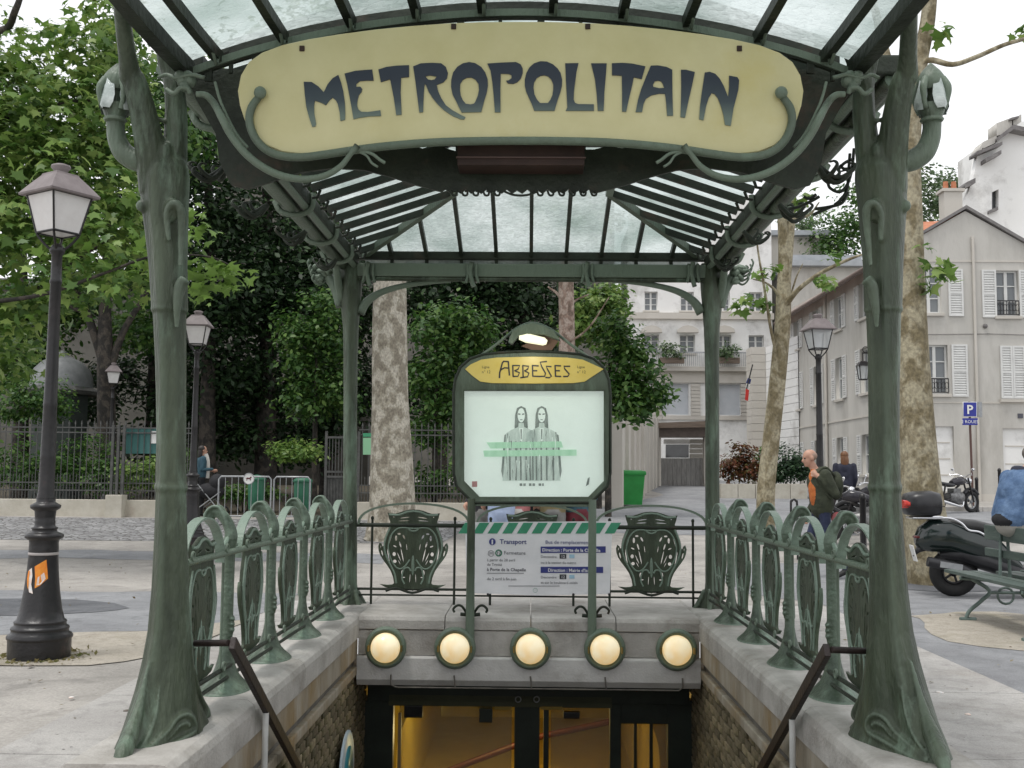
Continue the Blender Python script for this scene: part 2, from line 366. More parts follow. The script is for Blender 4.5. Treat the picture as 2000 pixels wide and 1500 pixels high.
g_plaza = groundmat('plaza_concrete', (.285, .27, .25), (.43, .405, .375), (.235, .225, .21), .55, .32, 45, .35, speck=18)
g_asph = groundmat('grey_asphalt', (.215, .22, .23), (.29, .295, .305), (.18, .18, .19), 1.1, .4, 90, .3)
g_asph_d = groundmat('dark_asphalt', (.10, .105, .115), (.15, .155, .165), (.085, .085, .09), 1.2, .5, 90, .35)
g_cob = groundmat('grey_cobbles', (.22, .22, .22), (.36, .36, .36), (.2, .2, .2), 1.5, .4, 60, .8, vor=6.5)
g_sand = groundmat('sandy_gravel', (.36, .325, .27), (.46, .42, .36), (.27, .245, .18), 2.2, 1.1, 70, .6, speck=25)
g_slab = groundmat('granite_slab', (.37, .355, .34), (.47, .455, .435), (.29, .27, .245), 1.5, .8, 110, .3, speck=22)
g_earth = groundmat('park_earth', (.05, .04, .028), (.09, .075, .05), (.035, .04, .02), 1.5, .6, 50, .6)

# ------------------------------------------------------------------ ground
def sheet(name, x0, x1, ys, mat, dz=0, kind='structure', nx=2):
    mb = MB()
    xs = [x0 + (x1 - x0) * i / (nx - 1) for i in range(nx)]
    vs = [(x, y, gz(y) + dz) for y in ys for x in xs]
    fs = [(j * nx + i, j * nx + i + 1, (j + 1) * nx + i + 1, (j + 1) * nx + i) for j in range(len(ys) - 1) for i in range(nx - 1)]
    mb.add(vs, fs); o = mb.build(name, mat); tag(o, kind=kind); return o
# one sheet with the stairwell cut out
mb = MB()
def quad(x0, x1, y0, y1):
    mb.add([(x0, y0, gz(y0)), (x1, y0, gz(y0)), (x1, y1, gz(y1)), (x0, y1, gz(y1))], [(0, 1, 2, 3)])
XI, XO, YF, YB = 1.47, 1.95, 4.55, 10.85
quad(-300, -XO, -60, 14); quad(XO, 300, -60, 14); quad(-XO, XO, -60, YF); quad(-XO, XO, YB, 14)
quad(-300, 300, 14, 60); quad(-300, 300, 60, 400)
gnd = mb.build('ground', g_plaza); tag(gnd, kind='structure')

def patch(name, pts, mat, dz, lab=None):
    """surface patch from world (x,y) outline, following the slope"""
    me = bpy.data.meshes.new(name); bm = bmesh.new()
    if mat in (g_sand, g_asph_d, g_asph):          # ragged edge
        q_ = []; r_ = random.Random(len(pts))
        for i, (x, y) in enumerate(pts):
            x2, y2 = pts[(i + 1) % len(pts)]; n_ = max(1, min(60, int(math.hypot(x2 - x, y2 - y) / .25))); j = .045
            q_ += [(x + (x2 - x) * k / n_ + (r_.uniform(-j, j) if -9 < x + (x2 - x) * k / n_ < 9 else 0), y + (y2 - y) * k / n_ + r_.uniform(-j, j)) for k in range(n_)]
        pts = [(x, y + (.10 * math.sin(x * 1.7 + 1) + .05 * math.sin(x * 4.1) if mat is not g_asph_d and y < 22 else 0)) for x, y in q_]
    from mathutils.geometry import tessellate_polygon
    vs_ = [bm.verts.new((x, y, 0)) for x, y in pts]
    for t_ in tessellate_polygon([[Vector((x, y, 0)) for x, y in pts]]):
        try: bm.faces.new([vs_[i] for i in t_])
        except ValueError: pass
    bmesh.ops.bisect_plane(bm, geom=bm.verts[:] + bm.edges[:] + bm.faces[:], plane_co=(0, 14, 0), plane_no=(0, 1, 0))
    for v in bm.verts: v.co.z = gz(v.co.y) + dz
    bmesh.ops.recalc_face_normals(bm, faces=bm.faces)
    for f in bm.faces:
        if f.normal.z < 0: f.normal_flip()
    bm.to_mesh(me); bm.free(); o = link(name, me, mat); tag(o, kind='structure'); return o
def blob_pts(cx, cy, rx, ry, n=26, j=.12, seed=1):
    r_ = random.Random(seed); ph = [r_.uniform(0, 6.28) for _ in range(3)]
    return [(cx + rx * math.cos(2 * PI * i / n) * (1 + j * math.sin(3 * 2 * PI * i / n + ph[0]) + j * .6 * math.sin(5 * 2 * PI * i / n + ph[1])),
             cy + ry * math.sin(2 * PI * i / n) * (1 + j * math.sin(2 * 2 * PI * i / n + ph[2]))) for i in range(n)]
# left of the entrance
patch('asphalt_path', [(-30, 9.3), (-4.6, 9.25), (-3.2, 9.6), (-2.66, 10.4), (-2.66, 12.6), (-4.5, 12.75), (-30, 12.9)], g_asph, .004)
patch('asphalt_patch', blob_pts(-5.35, 11.2, 1.1, .75, seed=3), g_asph_d, .008)
patch('asphalt_path', [(-30, 16.6), (-6, 16.5), (-2.2, 16.3), (-2.2, 17.6), (-8, 17.8), (-30, 17.9)], g_asph, .004)
patch('gravel_patch', [(-30, 7.7), (-3.2, 7.75), (-2.66, 8.4), (-2.66, 10.38), (-3.2, 9.58), (-4.6, 9.23), (-30, 9.28)], g_sand, .0075)
patch('cobbled_street', [(-60, 19.6), (-1.6, 19.6), (-1.2, 25.4), (-60, 25.4)], g_cob, .006)
# right of the entrance
patch('asphalt_path', [(3.25, 4), (3.25, 12.2), (2.6, 13.4), (2.7, 16.5), (14, 19.5), (40, 21), (40, 4)], g_asph, .004)
patch('asphalt_road', [(-.5, 24), (2.5, 22), (8, 22.5), (40, 24), (60, 33.2), (12, 31.6), (11.6, 70), (4.2, 70), (5.0, 40)], g_asph, .005)
patch('gravel_patch', blob_pts(4.6, 10.2, .9, 1.5, seed=9), g_sand, .008)
patch('asphalt_patch', blob_pts(5.3, 14.3, .9, .6, seed=5), g_asph_d, .009)
# pale border of long slabs round the stairwell
pav = empty('entrance_pavement', (0, 0, 0), kind='structure')
def slab(x0, x1, y0, y1):
    mb = MB(); mb.box(((x0 + x1) / 2, (y0 + y1) / 2, .0), (x1 - x0 - .012, y1 - y0 - .012, .03 + rng.uniform(0, .004))); mb.build('paving_slab', g_slab, pav, bevel=.004)
for x0, x1 in ((-2.65, -1.96), (1.96, 3.24)):
    y = 2.6
    while y < 11.6:
        L_ = rng.uniform(1.1, 1.7); slab(x0, x1, y, min(y + L_, 11.9)); y += L_
x = -1.95
while x < 1.9:
    slab(x, min(x + 1.3, 1.95), 10.86, 11.9); x += 1.3
# kerb and pavement in front of the right-hand houses
kerb = empty('kerb', (0, 0, 0), kind='structure')
def kerb_run(a, b, n):
    a, b = Vector((*a, 0)), Vector((*b, 0)); d = (b - a).normalized(); ang = math.atan2(d.y, d.x)
    for i in range(n):
        c = a + (b - a) * ((i + .5) / n); mb = MB(); mb.box((c.x, c.y, gz(c.y) + .03), ((b - a).length / n - .015, .28, .2), (0, 0, ang)); mb.build('kerb_stone', stone, kerb, bevel=.01)
kerb_run((11.9, 31.4), (30, 32.6), 16)
patch('pavement', [(12.05, 31.55), (60, 34.7), (60, 36), (12.05, 36)], g_plaza, .125)
# ================================================================== stairwell
LIN_Y = 9.38
walls = {}
for s in (-1, 1):
    W = empty('stairwell_wall', (0, 0, 0), 'pale granite stairwell wall with mossy bricks below, %s of the stairs' % ('left' if s < 0 else 'right'), 'wall', 'stairwell walls'); walls[s] = W
    # coping
    y = YF; k = 0
    while y < 10.8:
        L_ = [1.32, 1.28, 1.35, 1.3, 1.05][min(k, 4)]; y1 = min(y + L_, 10.85)
        mb = MB(); x0, x1 = XI - .01, XO
        prof = [(x0, .0), (x0, .13), (x0 + .012, .165), (x0 + .045, .188), (x0 + .09, .192), (x1 - .03, .192), (x1, .165), (x1, -.02)]
        rings = [[Vector((s * px_, yy, pz)) for px_, pz in prof] for yy in (y + .003, y1 - .003)]
        mb.rings(rings, True, False); mb.build('coping_stone', stone, W, bevel=.004); y = y1; k += 1
    # facing slabs
    y = YF
    while y < LIN_Y:
        y1 = min(y + 1.6, LIN_Y + .02); mb = MB(); mb.box((s * (XI + .10), (y + y1) / 2, -.088), (.20, y1 - y - .006, .165)); mb.build('facing_slab', stone_w, W, bevel=.006); y = y1
    mb = MB(); mb.box((s * (XI + .14), 7.0, -.205), (.2, 4.9, .07)); mb.build('recess', stone_d, W)
    y = YF
    while y < LIN_Y:
        y1 = min(y + 1.9, 10.0); mb = MB(); mb.box((s * (XI + .1), (y + y1) / 2, -.275), (.21, y1 - y - .006, .07)); mb.build('ledge', stone_w, W, bevel=.012); y = y1
    mb = MB(); mb.box((s * (XI + .16), 7.4, -1.9), (.2, 5.7, 3.18)); mb.build('mortar', mortar, W)
    bm_ = MB().box((0, 0, 0), (.07, .205, .055)).mesh('brick', brickm, bevel=.006)
    n = 0; z = -.345
    for row in range(15):
        yy = 6.75 + (row % 2) * .108
        while yy < 10.2 and n < 250:
            zz = z - row * .067
            ray = 1.4 + (-.29) * yy      # keep to rows that the frame reaches
            if zz > 1.4 - .287 * yy:
                o = link('brick', bm_, None, W, (s * (XI + .055 + rng.uniform(-.004, .006)), yy, zz)); n += 1
                o.rotation_euler = (rng.uniform(-.02, .02), 0, rng.uniform(-.03, .03))
            yy += .217
    # bricks further down, out of sight from the front
    mb = MB()
    for row in range(34):
        yy = 4.7 + (row % 2) * .108
        while yy < 10.2:
            zz = z - row * .067
            if not (yy >= 6.74 and zz > 1.4 - .287 * yy and row < 15): mb.box((s * (XI + .057), yy, zz), (.07, .205, .055))
            yy += .217
    o = mb.build('lower_brickwork', brickm, W); o['kind'] = 'stuff'
# rear lintel over the doors
LT = empty('stone_lintel', (0, 0, 0), 'grey stone lintel across the stairwell holding a row of five lit globes', 'lintel')
xs = [-XI, -.72, .02, .75, XI]
for a, b in zip(xs[:-1], xs[1:]):
    mb = MB(); prof = [(LIN_Y, .075), (LIN_Y, .15), (LIN_Y + .02, .18), (LIN_Y + .07, .19), (10.84, .19), (10.84, .05), (LIN_Y + .1, .05)]
    mb.rings([[Vector((xx, py_, pz)) for py_, pz in prof] for xx in (a + .004, b - .004)], True, False); mb.build('coping_stone', stone, LT, bevel=.004)
for a, b in ((-XI, -.5), (-.5, .52), (.52, XI)):
    mb = MB(); mb.box(((a + b) / 2, LIN_Y + .16, -.04), (b - a - .005, .29, .21)); mb.build('facing_slab', stone, LT, bevel=.003)
mb = MB(); prof = [(LIN_Y - .02, -.15), (LIN_Y - .035, -.165), (LIN_Y - .035, -.345), (LIN_Y + .01, -.40), (LIN_Y + .25, -.41), (LIN_Y + .25, -.15)]
mb.rings([[Vector((xx, py_, pz)) for py_, pz in prof] for xx in (-XI + .002, XI - .002)], True, False); mb.build('lower_band', stone_p, LT, bevel=.004)
mb = MB(); mb.tube([(-1.17, LIN_Y - .05, -.30), (-1.17, LIN_Y - .05, -.385), (-1.12, LIN_Y - .05, -.405), (1.28, LIN_Y - .05, -.405), (1.31, LIN_Y - .05, -.38), (1.31, LIN_Y - .05, -.3)], .007, 6)
for px in (888, 1036, 1181): mb.tube([(at(px, 1300, LIN_Y).x, LIN_Y - .05, -.3), (at(px, 1300, LIN_Y).x + .01, LIN_Y - .052, -.40)], .006, 6)
mb.build('conduit', stone_d, LT)
# doors and tunnel below
dgreen = M('door_green_paint', (.014, .02, .016), (.026, .036, .028), 4, .45)
tunnel_m = M('yellow_tunnel_tiles', (.42, .31, .06), (.52, .40, .10), 2.5, .35, .2, 8)
tun = empty('tunnel', (0, 0, 0), kind='structure')
mb = MB(); prof = []
for i in range(13):
    a = PI * i / 12; prof.append((1.58 * math.cos(a), -1.8 + 1.22 * math.sin(a)))
prof = [(1.58, -3.05)] + prof + [(-1.58, -3.05)]
mb.rings([[Vector((x_, yy, z_)) for x_, z_ in prof] for yy in (12.58, 14, 16, 18, 20)], False, True); mb.box((0, 20.1, -1.8), (3.4, .1, 2.6)); mb.build('vault', tunnel_m, tun)
mb = MB(); mb.box((0, 20, -3.02), (3.4, 21, .06)); mb.box((-1.62, 11.4, -1.7), (.1, 2.4, 2.6)); mb.box((1.62, 11.4, -1.7), (.1, 2.4, 2.6)); mb.box((0, 11.4, -.44), (3.3, 2.4, .05)); mb.build('hall', tunnel_m, tun)
mb = MB(); mb.tube([(-1.2, 15.4, -2.75), (.1, 15.4, -2.25), (1.45, 15.4, -1.95)], .045, 8); mb.build('rail', M('oxblood_paint', (.09, .015, .012), None, rough=.5), tun)
plate([[(-1.6, -3.0), (-1.6, -.45), (1.6, -.45), (1.6, -3.0), (1.51, -3.0)] + [(1.5 * math.cos(PI * i / 24), -1.8 + 1.14 * math.sin(PI * i / 24)) for i in range(25)] + [(-1.51, -3.0)]], .05, 'arch', tunnel_m, tun, lambda u, v, w_: Vector((u, 12.58 - w_, v)))
ld = bpy.data.lights.new('tunnel_lamp', 'POINT'); ld.energy = 10; ld.color = (1, .80, .36); ld.shadow_soft_size = .15
lo_ = bpy.data.objects.new('tunnel_lamp', ld); COL.objects.link(lo_); lo_.location = (-.75, 11.7, -1.3); lo_.parent = tun
ld2 = bpy.data.lights.new('tunnel_lamp', 'POINT'); ld2.energy = 70; ld2.color = (1, .80, .36); ld2.shadow_soft_size = .15
l2 = bpy.data.objects.new('tunnel_lamp', ld2); COL.objects.link(l2); l2.location = (-.95, 14.6, -1.15); l2.parent = tun
D = empty('station_doors', (0, 10.1, -3), 'dark green glazed metal doors under the stone lintel', 'door')
YD = 10.1
def dbox(px0, px1, py0, py1, y, d, name, mat, bev=.004):
    a, b = at(px0, py1, y), at(px1, py0, y); mb = MB(); mb.box(((a.x + b.x) / 2, y, (a.z + b.z) / 2), (b.x - a.x, d, b.z - a.z)); return mb.build(name, mat, D, bevel=bev)
mb = MB(); mb.box((0, YD + .0, -.535), (2.94, .16, .265)); mb.build('head_beam', dgreen, D, bevel=.005)
olive = M('olive_paint', (.05, .055, .025), (.075, .08, .04), 4, .5)
dbox(760, 1195, 1359, 1376, YD - .03, .1, 'transom', olive)
for a, b, nm in ((700, 770, 'jamb'), (1000, 1054, 'centre_post'), (1058, 1072, 'mullion'), (1190, 1212, 'stile'), (1305, 1370, 'jamb')):
    dbox(a, b, 1366, 2000, YD, .12, nm, dgreen)
dbox(1212, 1305, 1366, 1411, YD, .1, 'rail', dgreen)
for a in (1241, 1272): dbox(a - 2.5, a + 2.5, 1411, 2000, YD, .05, 'glazing_bar', dgreen, 0)
dbox(774, 778, 1392, 2000, YD - .07, .02, 'edge_strip', M('worn_brass', (.30, .22, .12), None, rough=.4), 0)
dbox(770, 1000, 1376, 2000, YD + .02, .008, 'pane', door_glass, 0); dbox(1072, 1190, 1376, 2000, YD + .02, .008, 'pane', door_glass, 0); dbox(1212, 1305, 1411, 2000, YD + .02, .008, 'pane', door_glass, 0)
dbox(936, 962, 1383, 1409, YD - .08, .1, 'door_closer', dgreen); dbox(1100, 1132, 1390, 1402, YD - .08, .08, 'door_closer', blackiron); dbox(790, 826, 1378, 1400, YD - .08, .08, 'door_closer', blackiron)
brass = M('brass', (.5, .36, .12), None, rough=.3, metal=1)
dbox(966, 1000, 1380, 1386, YD - .09, .02, 'closer_arm', brass, 0); dbox(1056, 1098, 1380, 1386, YD - .09, .02, 'closer_arm', brass, 0)
mb = MB(); mb.torus(at(1012, 1366, YD - .1), .025, .006, 'Y', 16, 6); mb.torus(at(1048, 1366, YD - .1), .025, .006, 'Y', 16, 6); mb.build('hinge', steel, D)
# steps
ST = empty('steps', (0, 0, 0), kind='structure')
sm = MB().box((0, 0, 0), (2.93, .34, .17)).mesh('step', stone_d, bevel=.01)
for i in range(18):
    link('step', sm, None, ST, (0, 4.75 + i * .3, -.085 - i * .165))
mb = MB(); mb.box((0, 4.4, -1.6), (3.0, .3, 3.18)); mb.build('stair_foundation', stone_d, ST)
mb = MB(); mb.box((0, 10.3, -3.1), (3, 1.4, .1)); mb.build('landing', stone_d, ST)
# five globes
globe_m = bpy.data.materials.new('lit_frosted_globe'); globe_m.use_nodes = True
n_ = globe_m.node_tree; b_ = n_.nodes['Principled BSDF']; b_.inputs['Base Color'].default_value = (.85, .79, .62, 1); b_.inputs['Roughness'].default_value = .25
t_ = n_.nodes.new('ShaderNodeTexNoise'); t_.inputs['Scale'].default_value = 7; r_ = n_.nodes.new('ShaderNodeValToRGB')
r_.color_ramp.elements[0].color = (1, .66, .25, 1); r_.color_ramp.elements[1].color = (1, .84, .52, 1); r_.color_ramp.elements[0].position = .35; r_.color_ramp.elements[1].position = .6
tc_ = n_.nodes.new('ShaderNodeTexCoord'); n_.links.new(tc_.outputs['Object'], t_.inputs['Vector']); n_.links.new(t_.outputs[0], r_.inputs[0]); n_.links.new(r_.outputs[0], b_.inputs['Emission Color']); b_.inputs['Emission Strength'].default_value = .36
gl0 = empty('globe_lamp', (0, 0, 0), 'x', 'lamp', 'lit globes on the stone lintel')
mb = MB(); mb.lathe([(.175, 0), (.178, .02), (.165, .05), (.145, .06), (.140, .045), (.13, .03)], 36)
me = mb.mesh('ring', iron); me.transform(Matrix.Rotation(R(90), 4, 'X')); link('ring', me, None, gl0)
mb = MB(); mb.ell((0, -.045, 0), (.126, .115, .126), 32, 20); mb.build('globe', globe_m, gl0, local=True)
for s in (-1, 1): mb = MB(); mb.box((s * .142, -.07, .0), (.012, .06, .05)); mb.build('clip', brass, gl0, local=True)
pos = ['first globe lamp at the left end of the lintel, beside the stair wall', 'second globe lamp from the left, under the left board post', 'middle globe lamp of the five on the stone lintel', 'fourth globe lamp from the left, under the right board post', 'last globe lamp at the right end of the stone lintel']
for i, px in enumerate((754, 889, 1036, 1181, 1321)):
    g = gl0 if i == 0 else copy_tree(gl0); p = at(px, 1266 + (i - 2) * 1.2, LIN_Y - .03); g.location = p; g['label'] = 'lit ' + pos[i]
# round enamel sign low on the left wall
RS = empty('round_sign', (-XI + .03, 8.72, -.95), 'round white and teal enamel sign low on the left stairwell wall', 'sign')
me = MB().lathe([(.32, 0), (.32, .012), (.30, .02), (.001, .02)], 40).mesh('rim', M('pale_blue_enamel', (.5, .6, .66), None, rough=.3)); me.transform(Matrix.Rotation(R(90), 4, 'Y')); link('rim', me, None, RS)
me = MB().lathe([(.20, .018), (.20, .026), (.001, .026)], 40).mesh('disc', M('teal_enamel', (.03, .22, .26), None, rough=.3)); me.transform(Matrix.Rotation(R(90), 4, 'Y')); link('disc', me, None, RS)
# handrails
for s in (-1, 1):
    H = empty('handrail', (s * 1.4, 5.2, .0), 'rusty black handrail bar running down the %s side of the stairs' % ('left' if s < 0 else 'right'), 'handrail', 'stair handrails')
    px = (lambda x: x) if s < 0 else (lambda x: 2082 - x)
    a = Vector((s * 1.60, 5.22, .585)); b = Vector((s * 1.40, 5.15, .60)); c = Vector((s * 1.40, 10.0, -2.47))
    mb = MB(); mb.tube([a, a.lerp(b, .5), b + Vector((s * .02, .0, .0))], .016, 8); mb.build('bracket', rail_m, H)
    d = (c - b).normalized(); mb = MB(); ang = math.atan2(d.z, d.y); mid = (b + c) / 2; mb.box(mid, (.03, (c - b).length, .062), (ang, 0, 0)); mb.build('bar', rail_m, H, bevel=.005)
    for yy in (5.85, 8.3):
        t = (yy - b.y) / (c.y - b.y); zz = b.z + (c.z - b.z) * t; zs = -.085 - round((yy - 4.75) / .3) * .165 + .08
        mb = MB(); mb.tube([(s * 1.4, yy, zz - .03), (s * 1.4, yy, zs)], .017, 8); mb.build('post', M('pale_galvanised', (.5, .5, .48), (.6, .6, .58), 8, .5), H)

# ================================================================== canopy
CN = empty('metro_canopy', (0, 7.6, .19), 'green cast iron and glass canopy with four columns over the metro stairs', 'canopy')
def cmir(x, y): return 2 * interp(y, [0, 150, 500, 700, 929, 1480], [1006, 1013, 1026, 1030, 1031, 1038]) - x
def col_sections(mb, secs, Y, mir=False, n=28, flute=.05, amp=None, shear=None, fn=cmir):
    rings = []
    for k, (py, xl, xr, ry, dy) in enumerate(secs):
        Yk = Y + dy; a = at(xl if not mir else fn(xl, py), py, Yk); b = at(xr if not mir else fn(xr, py), py, Yk)
        cx = (a.x + b.x) / 2; rx = abs(b.x - a.x) / 2; z = a.z
        fl = flute if amp is None else amp[k]
        ring = []
        for j in range(n):
            t = 2 * PI * j / n; m_ = 1 + fl * math.cos(4 * t + .6) + fl * .5 * math.cos(7 * t)
            ring.append(Vector((cx + rx * math.cos(t) * m_ + (shear[k] if shear else 0) * (-1 if mir else 1) * ry * math.sin(t), Yk + ry * math.sin(t) * m_, z)))
        rings.append(ring)
    mb.rings(rings)
front = [(1492, 268, 395, .40, -.02), (1462, 258, 388, .36, -.02), (1425, 256, 382, .29, .0), (1385, 262, 379, .225, .0), (1340, 271, 376, .17, .0), (1290, 281, 373, .135, 0), (1230, 291, 369, .112, 0), (1150, 298, 366, .098, 0), (1050, 303, 364, .088, 0), (960, 306, 362, .08, 0), (955, 303, 365, .085, 0), (948, 303, 365, .085, 0), (943, 306, 362, .078, 0), (850, 307, 362, .075, 0), (760, 306, 362, .076, 0), (690, 304, 362, .08, 0), (612, 300, 362, .082, 0), (606, 295, 366, .09, 0), (600, 297, 365, .088, 0), (520, 292, 364, .088, 0), (450, 284, 365, .092, 0), (400, 277, 366, .098, 0), (350, 274, 368, .1, 0), (330, 277, 366, .095, 0), (315, 284, 360, .08, 0), (302, 292, 352, .066, 0), (290, 302, 342, .045, 0), (284, 312, 332, .02, 0)]
for mir in (False, True):
    mb = MB(); col_sections(mb, front, 5.1, mir, 32, amp=[.06, .07, .08, .09, .09, .08, .07] + [.055] * 21, shear=[.24, .24, .2, .15, .08, .03] + [0] * 22)
    X = cmir if mir else (lambda x, y: x)
    def T(pts): return [at(X(x, y), y, Y) for x, y, Y in pts]
    # toes and lip of the foot
    mb.tube(smooth_path(T([(292, 1290, 4.97), (272, 1380, 4.88), (256, 1430, 4.80), (243, 1466, 4.72), (234, 1490, 4.67), (228, 1508, 4.64)])), lerp_list([.006, .022, .036, .040, .034, .022]), 10)
    mb.tube(smooth_path(T([(368, 1300, 5.2), (380, 1360, 5.3), (398, 1392, 5.42), (404, 1400, 5.5)])), lerp_list([.03, .04, .035, .02]), 8)
    # the folded lip of the foot follows the cast surface
    from mathutils.bvhtree import BVHTree
    bv = BVHTree.FromPolygons(mb.v, [tuple(f_) for f_ in mb.f])
    def on(L_):
        out_ = []
        for x, y in L_:
            d_ = (at(X(x, y), y, 5) - CAM).normalized(); h_ = bv.ray_cast(CAM, d_); out_.append(h_[0] - d_ * .004 if h_[0] is not None else at(X(x, y), y, 5.2))
        return out_
    mb.tube(smooth_path(on([(264, 1487), (297, 1456), (326, 1430), (345, 1404), (364, 1395), (378, 1404), (382, 1422), (374, 1433), (352, 1446), (318, 1466), (274, 1490)])), .012, 8)
    mb.tube(smooth_path(on([(276, 1486), (306, 1460), (334, 1436), (350, 1418), (364, 1412), (372, 1418)])), .009, 8)
    mb.tube(smooth_path(on([(312, 1340), (304, 1395), (288, 1440), (262, 1478)])), lerp_list([.004, .009, .011, .010]), 8)
    # knot and bark-like swellings
    mb.tube(smooth_path(T([(330, 470, 5.0), (326, 420, 4.985), (338, 398, 4.975), (352, 408, 4.98), (354, 450, 5.0), (352, 520, 5.01)])), lerp_list([.012, .018, .022, .022, .018, .01]), 8)
    mb.ell(at(X(336, 410), 410, 5.01), (.04, .035, .06), 10, 8); mb.ell(at(X(277, 402), 402, 5.05), (.03, .03, .03), 8, 6)
    mb.tube(smooth_path(T([(362, 545, 5.02), (352, 560, 5.01), (346, 600, 5.0), (345, 640, 5.01)])), lerp_list([.03, .03, .02, .01]), 8)
    mb.ell(at(X(294, 1312), 1312, 4.97), (.02, .02, .02), 8, 6)
    # the fork
    mb.tube(smooth_path(T([(304, 375, 5.1), (300, 330, 5.08), (290, 270, 5.04), (276, 205, 5.0), (262, 158, 4.97), (255, 148, 4.96), (249, 110, 4.9), (240, 40, 4.78), (234, -30, 4.6), (222, -140, 4.3)])), lerp_list([.08, .08, .07, .062, .056, .054, .042, .038, .036, .034]), 14)
    mb.tube(smooth_path(T([(340, 380, 5.1), (341, 330, 5.12), (343, 270, 5.12), (344, 215, 5.12), (340, 170, 5.12), (332, 140, 5.12), (322, 112, 5.1), (318, 92, 5.08)])), lerp_list([.06, .062, .058, .054, .05, .046, .04, .03]), 12)
    mb.ell(at(X(322, 300), 300, 5.05), (.035, .04, .06), 10, 8); mb.tube(T([(300, 232, 5.05), (322, 236, 5.08)]), .012, 6); link('front_column', fuse(mb, 'front_column', iron, CN, .0075, 4), None, CN)
    # scrolls where the branch meets the arch
    mb = MB()
    mb.tube(smooth_path(T([(310, 152, 5.02), (325, 146, 5.0), (345, 152, 4.98), (372, 146, 4.97), (400, 152, 4.98)])), .010, 6)
    mb.tube(smooth_path(T([(325, 175, 5.0), (340, 183, 4.98), (352, 172, 4.97), (366, 172, 4.97), (372, 183, 4.98)])), .012, 6)
    for k in range(5): mb.ell(at(X(352 + k * 5, 155), 150 + (k % 3) * 9, 5.0), (.03, .035, .03), 8, 6)
    mb.build('scroll', iron, CN)
    # leaf clumps and tendrils outside the gutter, hung along it
    for (gx, gy, gY) in ((420, 330, 5.5), (498, 408, 6.55), (572, 460, 7.7), (632, 515, 9.4)):
        mb = MB()
        for k in range(4):
            a0 = at(X(gx + 25, gy), gy - 8, gY); q = a0 + Vector(((-1 if not mir else 1) * (.08 + .035 * k), rng.uniform(-.08, .08), -.03 - .02 * (k % 3)))
            sx = -1 if not mir else 1
            pts = [a0, a0.lerp(q, .6) + Vector((0, 0, -.05)), q + Vector((sx * .02, 0, .02)), q + Vector((sx * .015, .02, .05)), q + Vector((-sx * .012, .02, .045))]
            mb.tube(smooth_path(pts, 4), lerp_list([.016, .014, .010, .007, .005], 4), 6)
        mb.build('leaf_scroll', iron_d, CN)
# right column carries extra wrought tendrils against the sky
mb = MB()
P_ = lambda *q: [at(x, y, 5.6) for x, y in q]
for pts in (P_((1668, 290), (1664, 330), (1655, 360), (1640, 375), (1622, 368), (1617, 358)), P_((1660, 300), (1657, 340), (1654, 372), (1640, 392), (1630, 400)), P_((1656, 375), (1645, 396), (1620, 404), (1592, 408)), P_((1628, 402), (1600, 414), (1588, 420)), P_((1668, 310), (1650, 318), (1636, 332)), P_((1672, 325), (1650, 330), (1640, 322)), P_((1600, 384), (1586, 392), (1560, 404), (1540, 408)), P_((1594, 380), (1580, 388), (1570, 384))):
    mb.tube(smooth_path(pts, 4), .0085, 6)
mb.build('wrought_tendril', iron_d, CN)
# rear columns
rear = [(1192, 657, 712, .14, 0), (1184, 658, 712, .13, 0), (1172, 664, 704, .10, 0), (1160, 669, 699, .08, 0), (1140, 671, 697, .07, 0), (1000, 670, 697, .066, 0), (800, 671, 697, .064, 0), (700, 671, 698, .066, 0), (640, 670, 700, .07, 0), (600, 666, 703, .08, 0), (565, 661, 706, .09, 0), (540, 658, 707, .095, 0), (515, 660, 706, .09, 0)]
for mir in (False, True):
    X = (lambda x: 2072 - x) if mir else (lambda x: x)
    mb = MB(); col_sections(mb, [(a, b, c if not mir else c, d, e) for a, b, c, d, e in rear], 10.2, mir, 24, .05, fn=lambda x, y: 2075 - x)
    for k in range(6):
        a = k * PI / 3 + .3; c0 = at(X(685), 1160, 10.2); mb.tube([c0 + Vector((.06 * math.cos(a), .06 * math.sin(a), .03)), c0 + Vector((.12 * math.cos(a), .14 * math.sin(a), -.09)), c0 + Vector((.17 * math.cos(a), .19 * math.sin(a), -.145))], [.025, .03, .02], 6)
    link('rear_column', fuse(mb, 'rear_column', iron, CN, .01, 5), None, CN)
    mb = MB()
    def T(pts): return [at(X(x), y, Y) for x, y, Y in pts]
    mb.tube(smooth_path(T([(664, 600, 10.2), (655, 565, 10.2), (640, 540, 10.2), (622, 530, 10.2), (612, 520, 10.2)])), lerp_list([.04, .045, .05, .04, .02]), 8)
    mb.tube(smooth_path(T([(668, 590, 10.2), (660, 550, 10.1), (655, 510, 9.9)])), lerp_list([.04, .04, .03]), 8)
    for k in range(9):
        q = at(X(632 + rng.uniform(-16, 14)), 540 + rng.uniform(-18, 14), 10.15); mb.ell(q, (.05, .05, .025), 8, 6, (rng.uniform(-1, 1), rng.uniform(-1, 1), 0))
    for k in range(4):
        mb.tube(smooth_path(T([(640, 545, 10.2), (622 - 4 * k, 556 - 9 * k, 10.15), (610 - 3 * k, 545 - 10 * k, 10.1), (613 - 3 * k, 536 - 10 * k, 10.1)])), .01, 6)
    mb.build('capital', iron, CN)
    mb = MB(); mb.tube(smooth_path(T([(702, 612, 10.2), (716, 590, 10.2), (742, 572, 10.2), (780, 560, 10.2), (830, 552, 10.2), (880, 549, 10.2)])), lerp_list([.05, .042, .034, .028, .024, .016]), 8, flat=.8); mb.build('corner_brace', iron, CN)
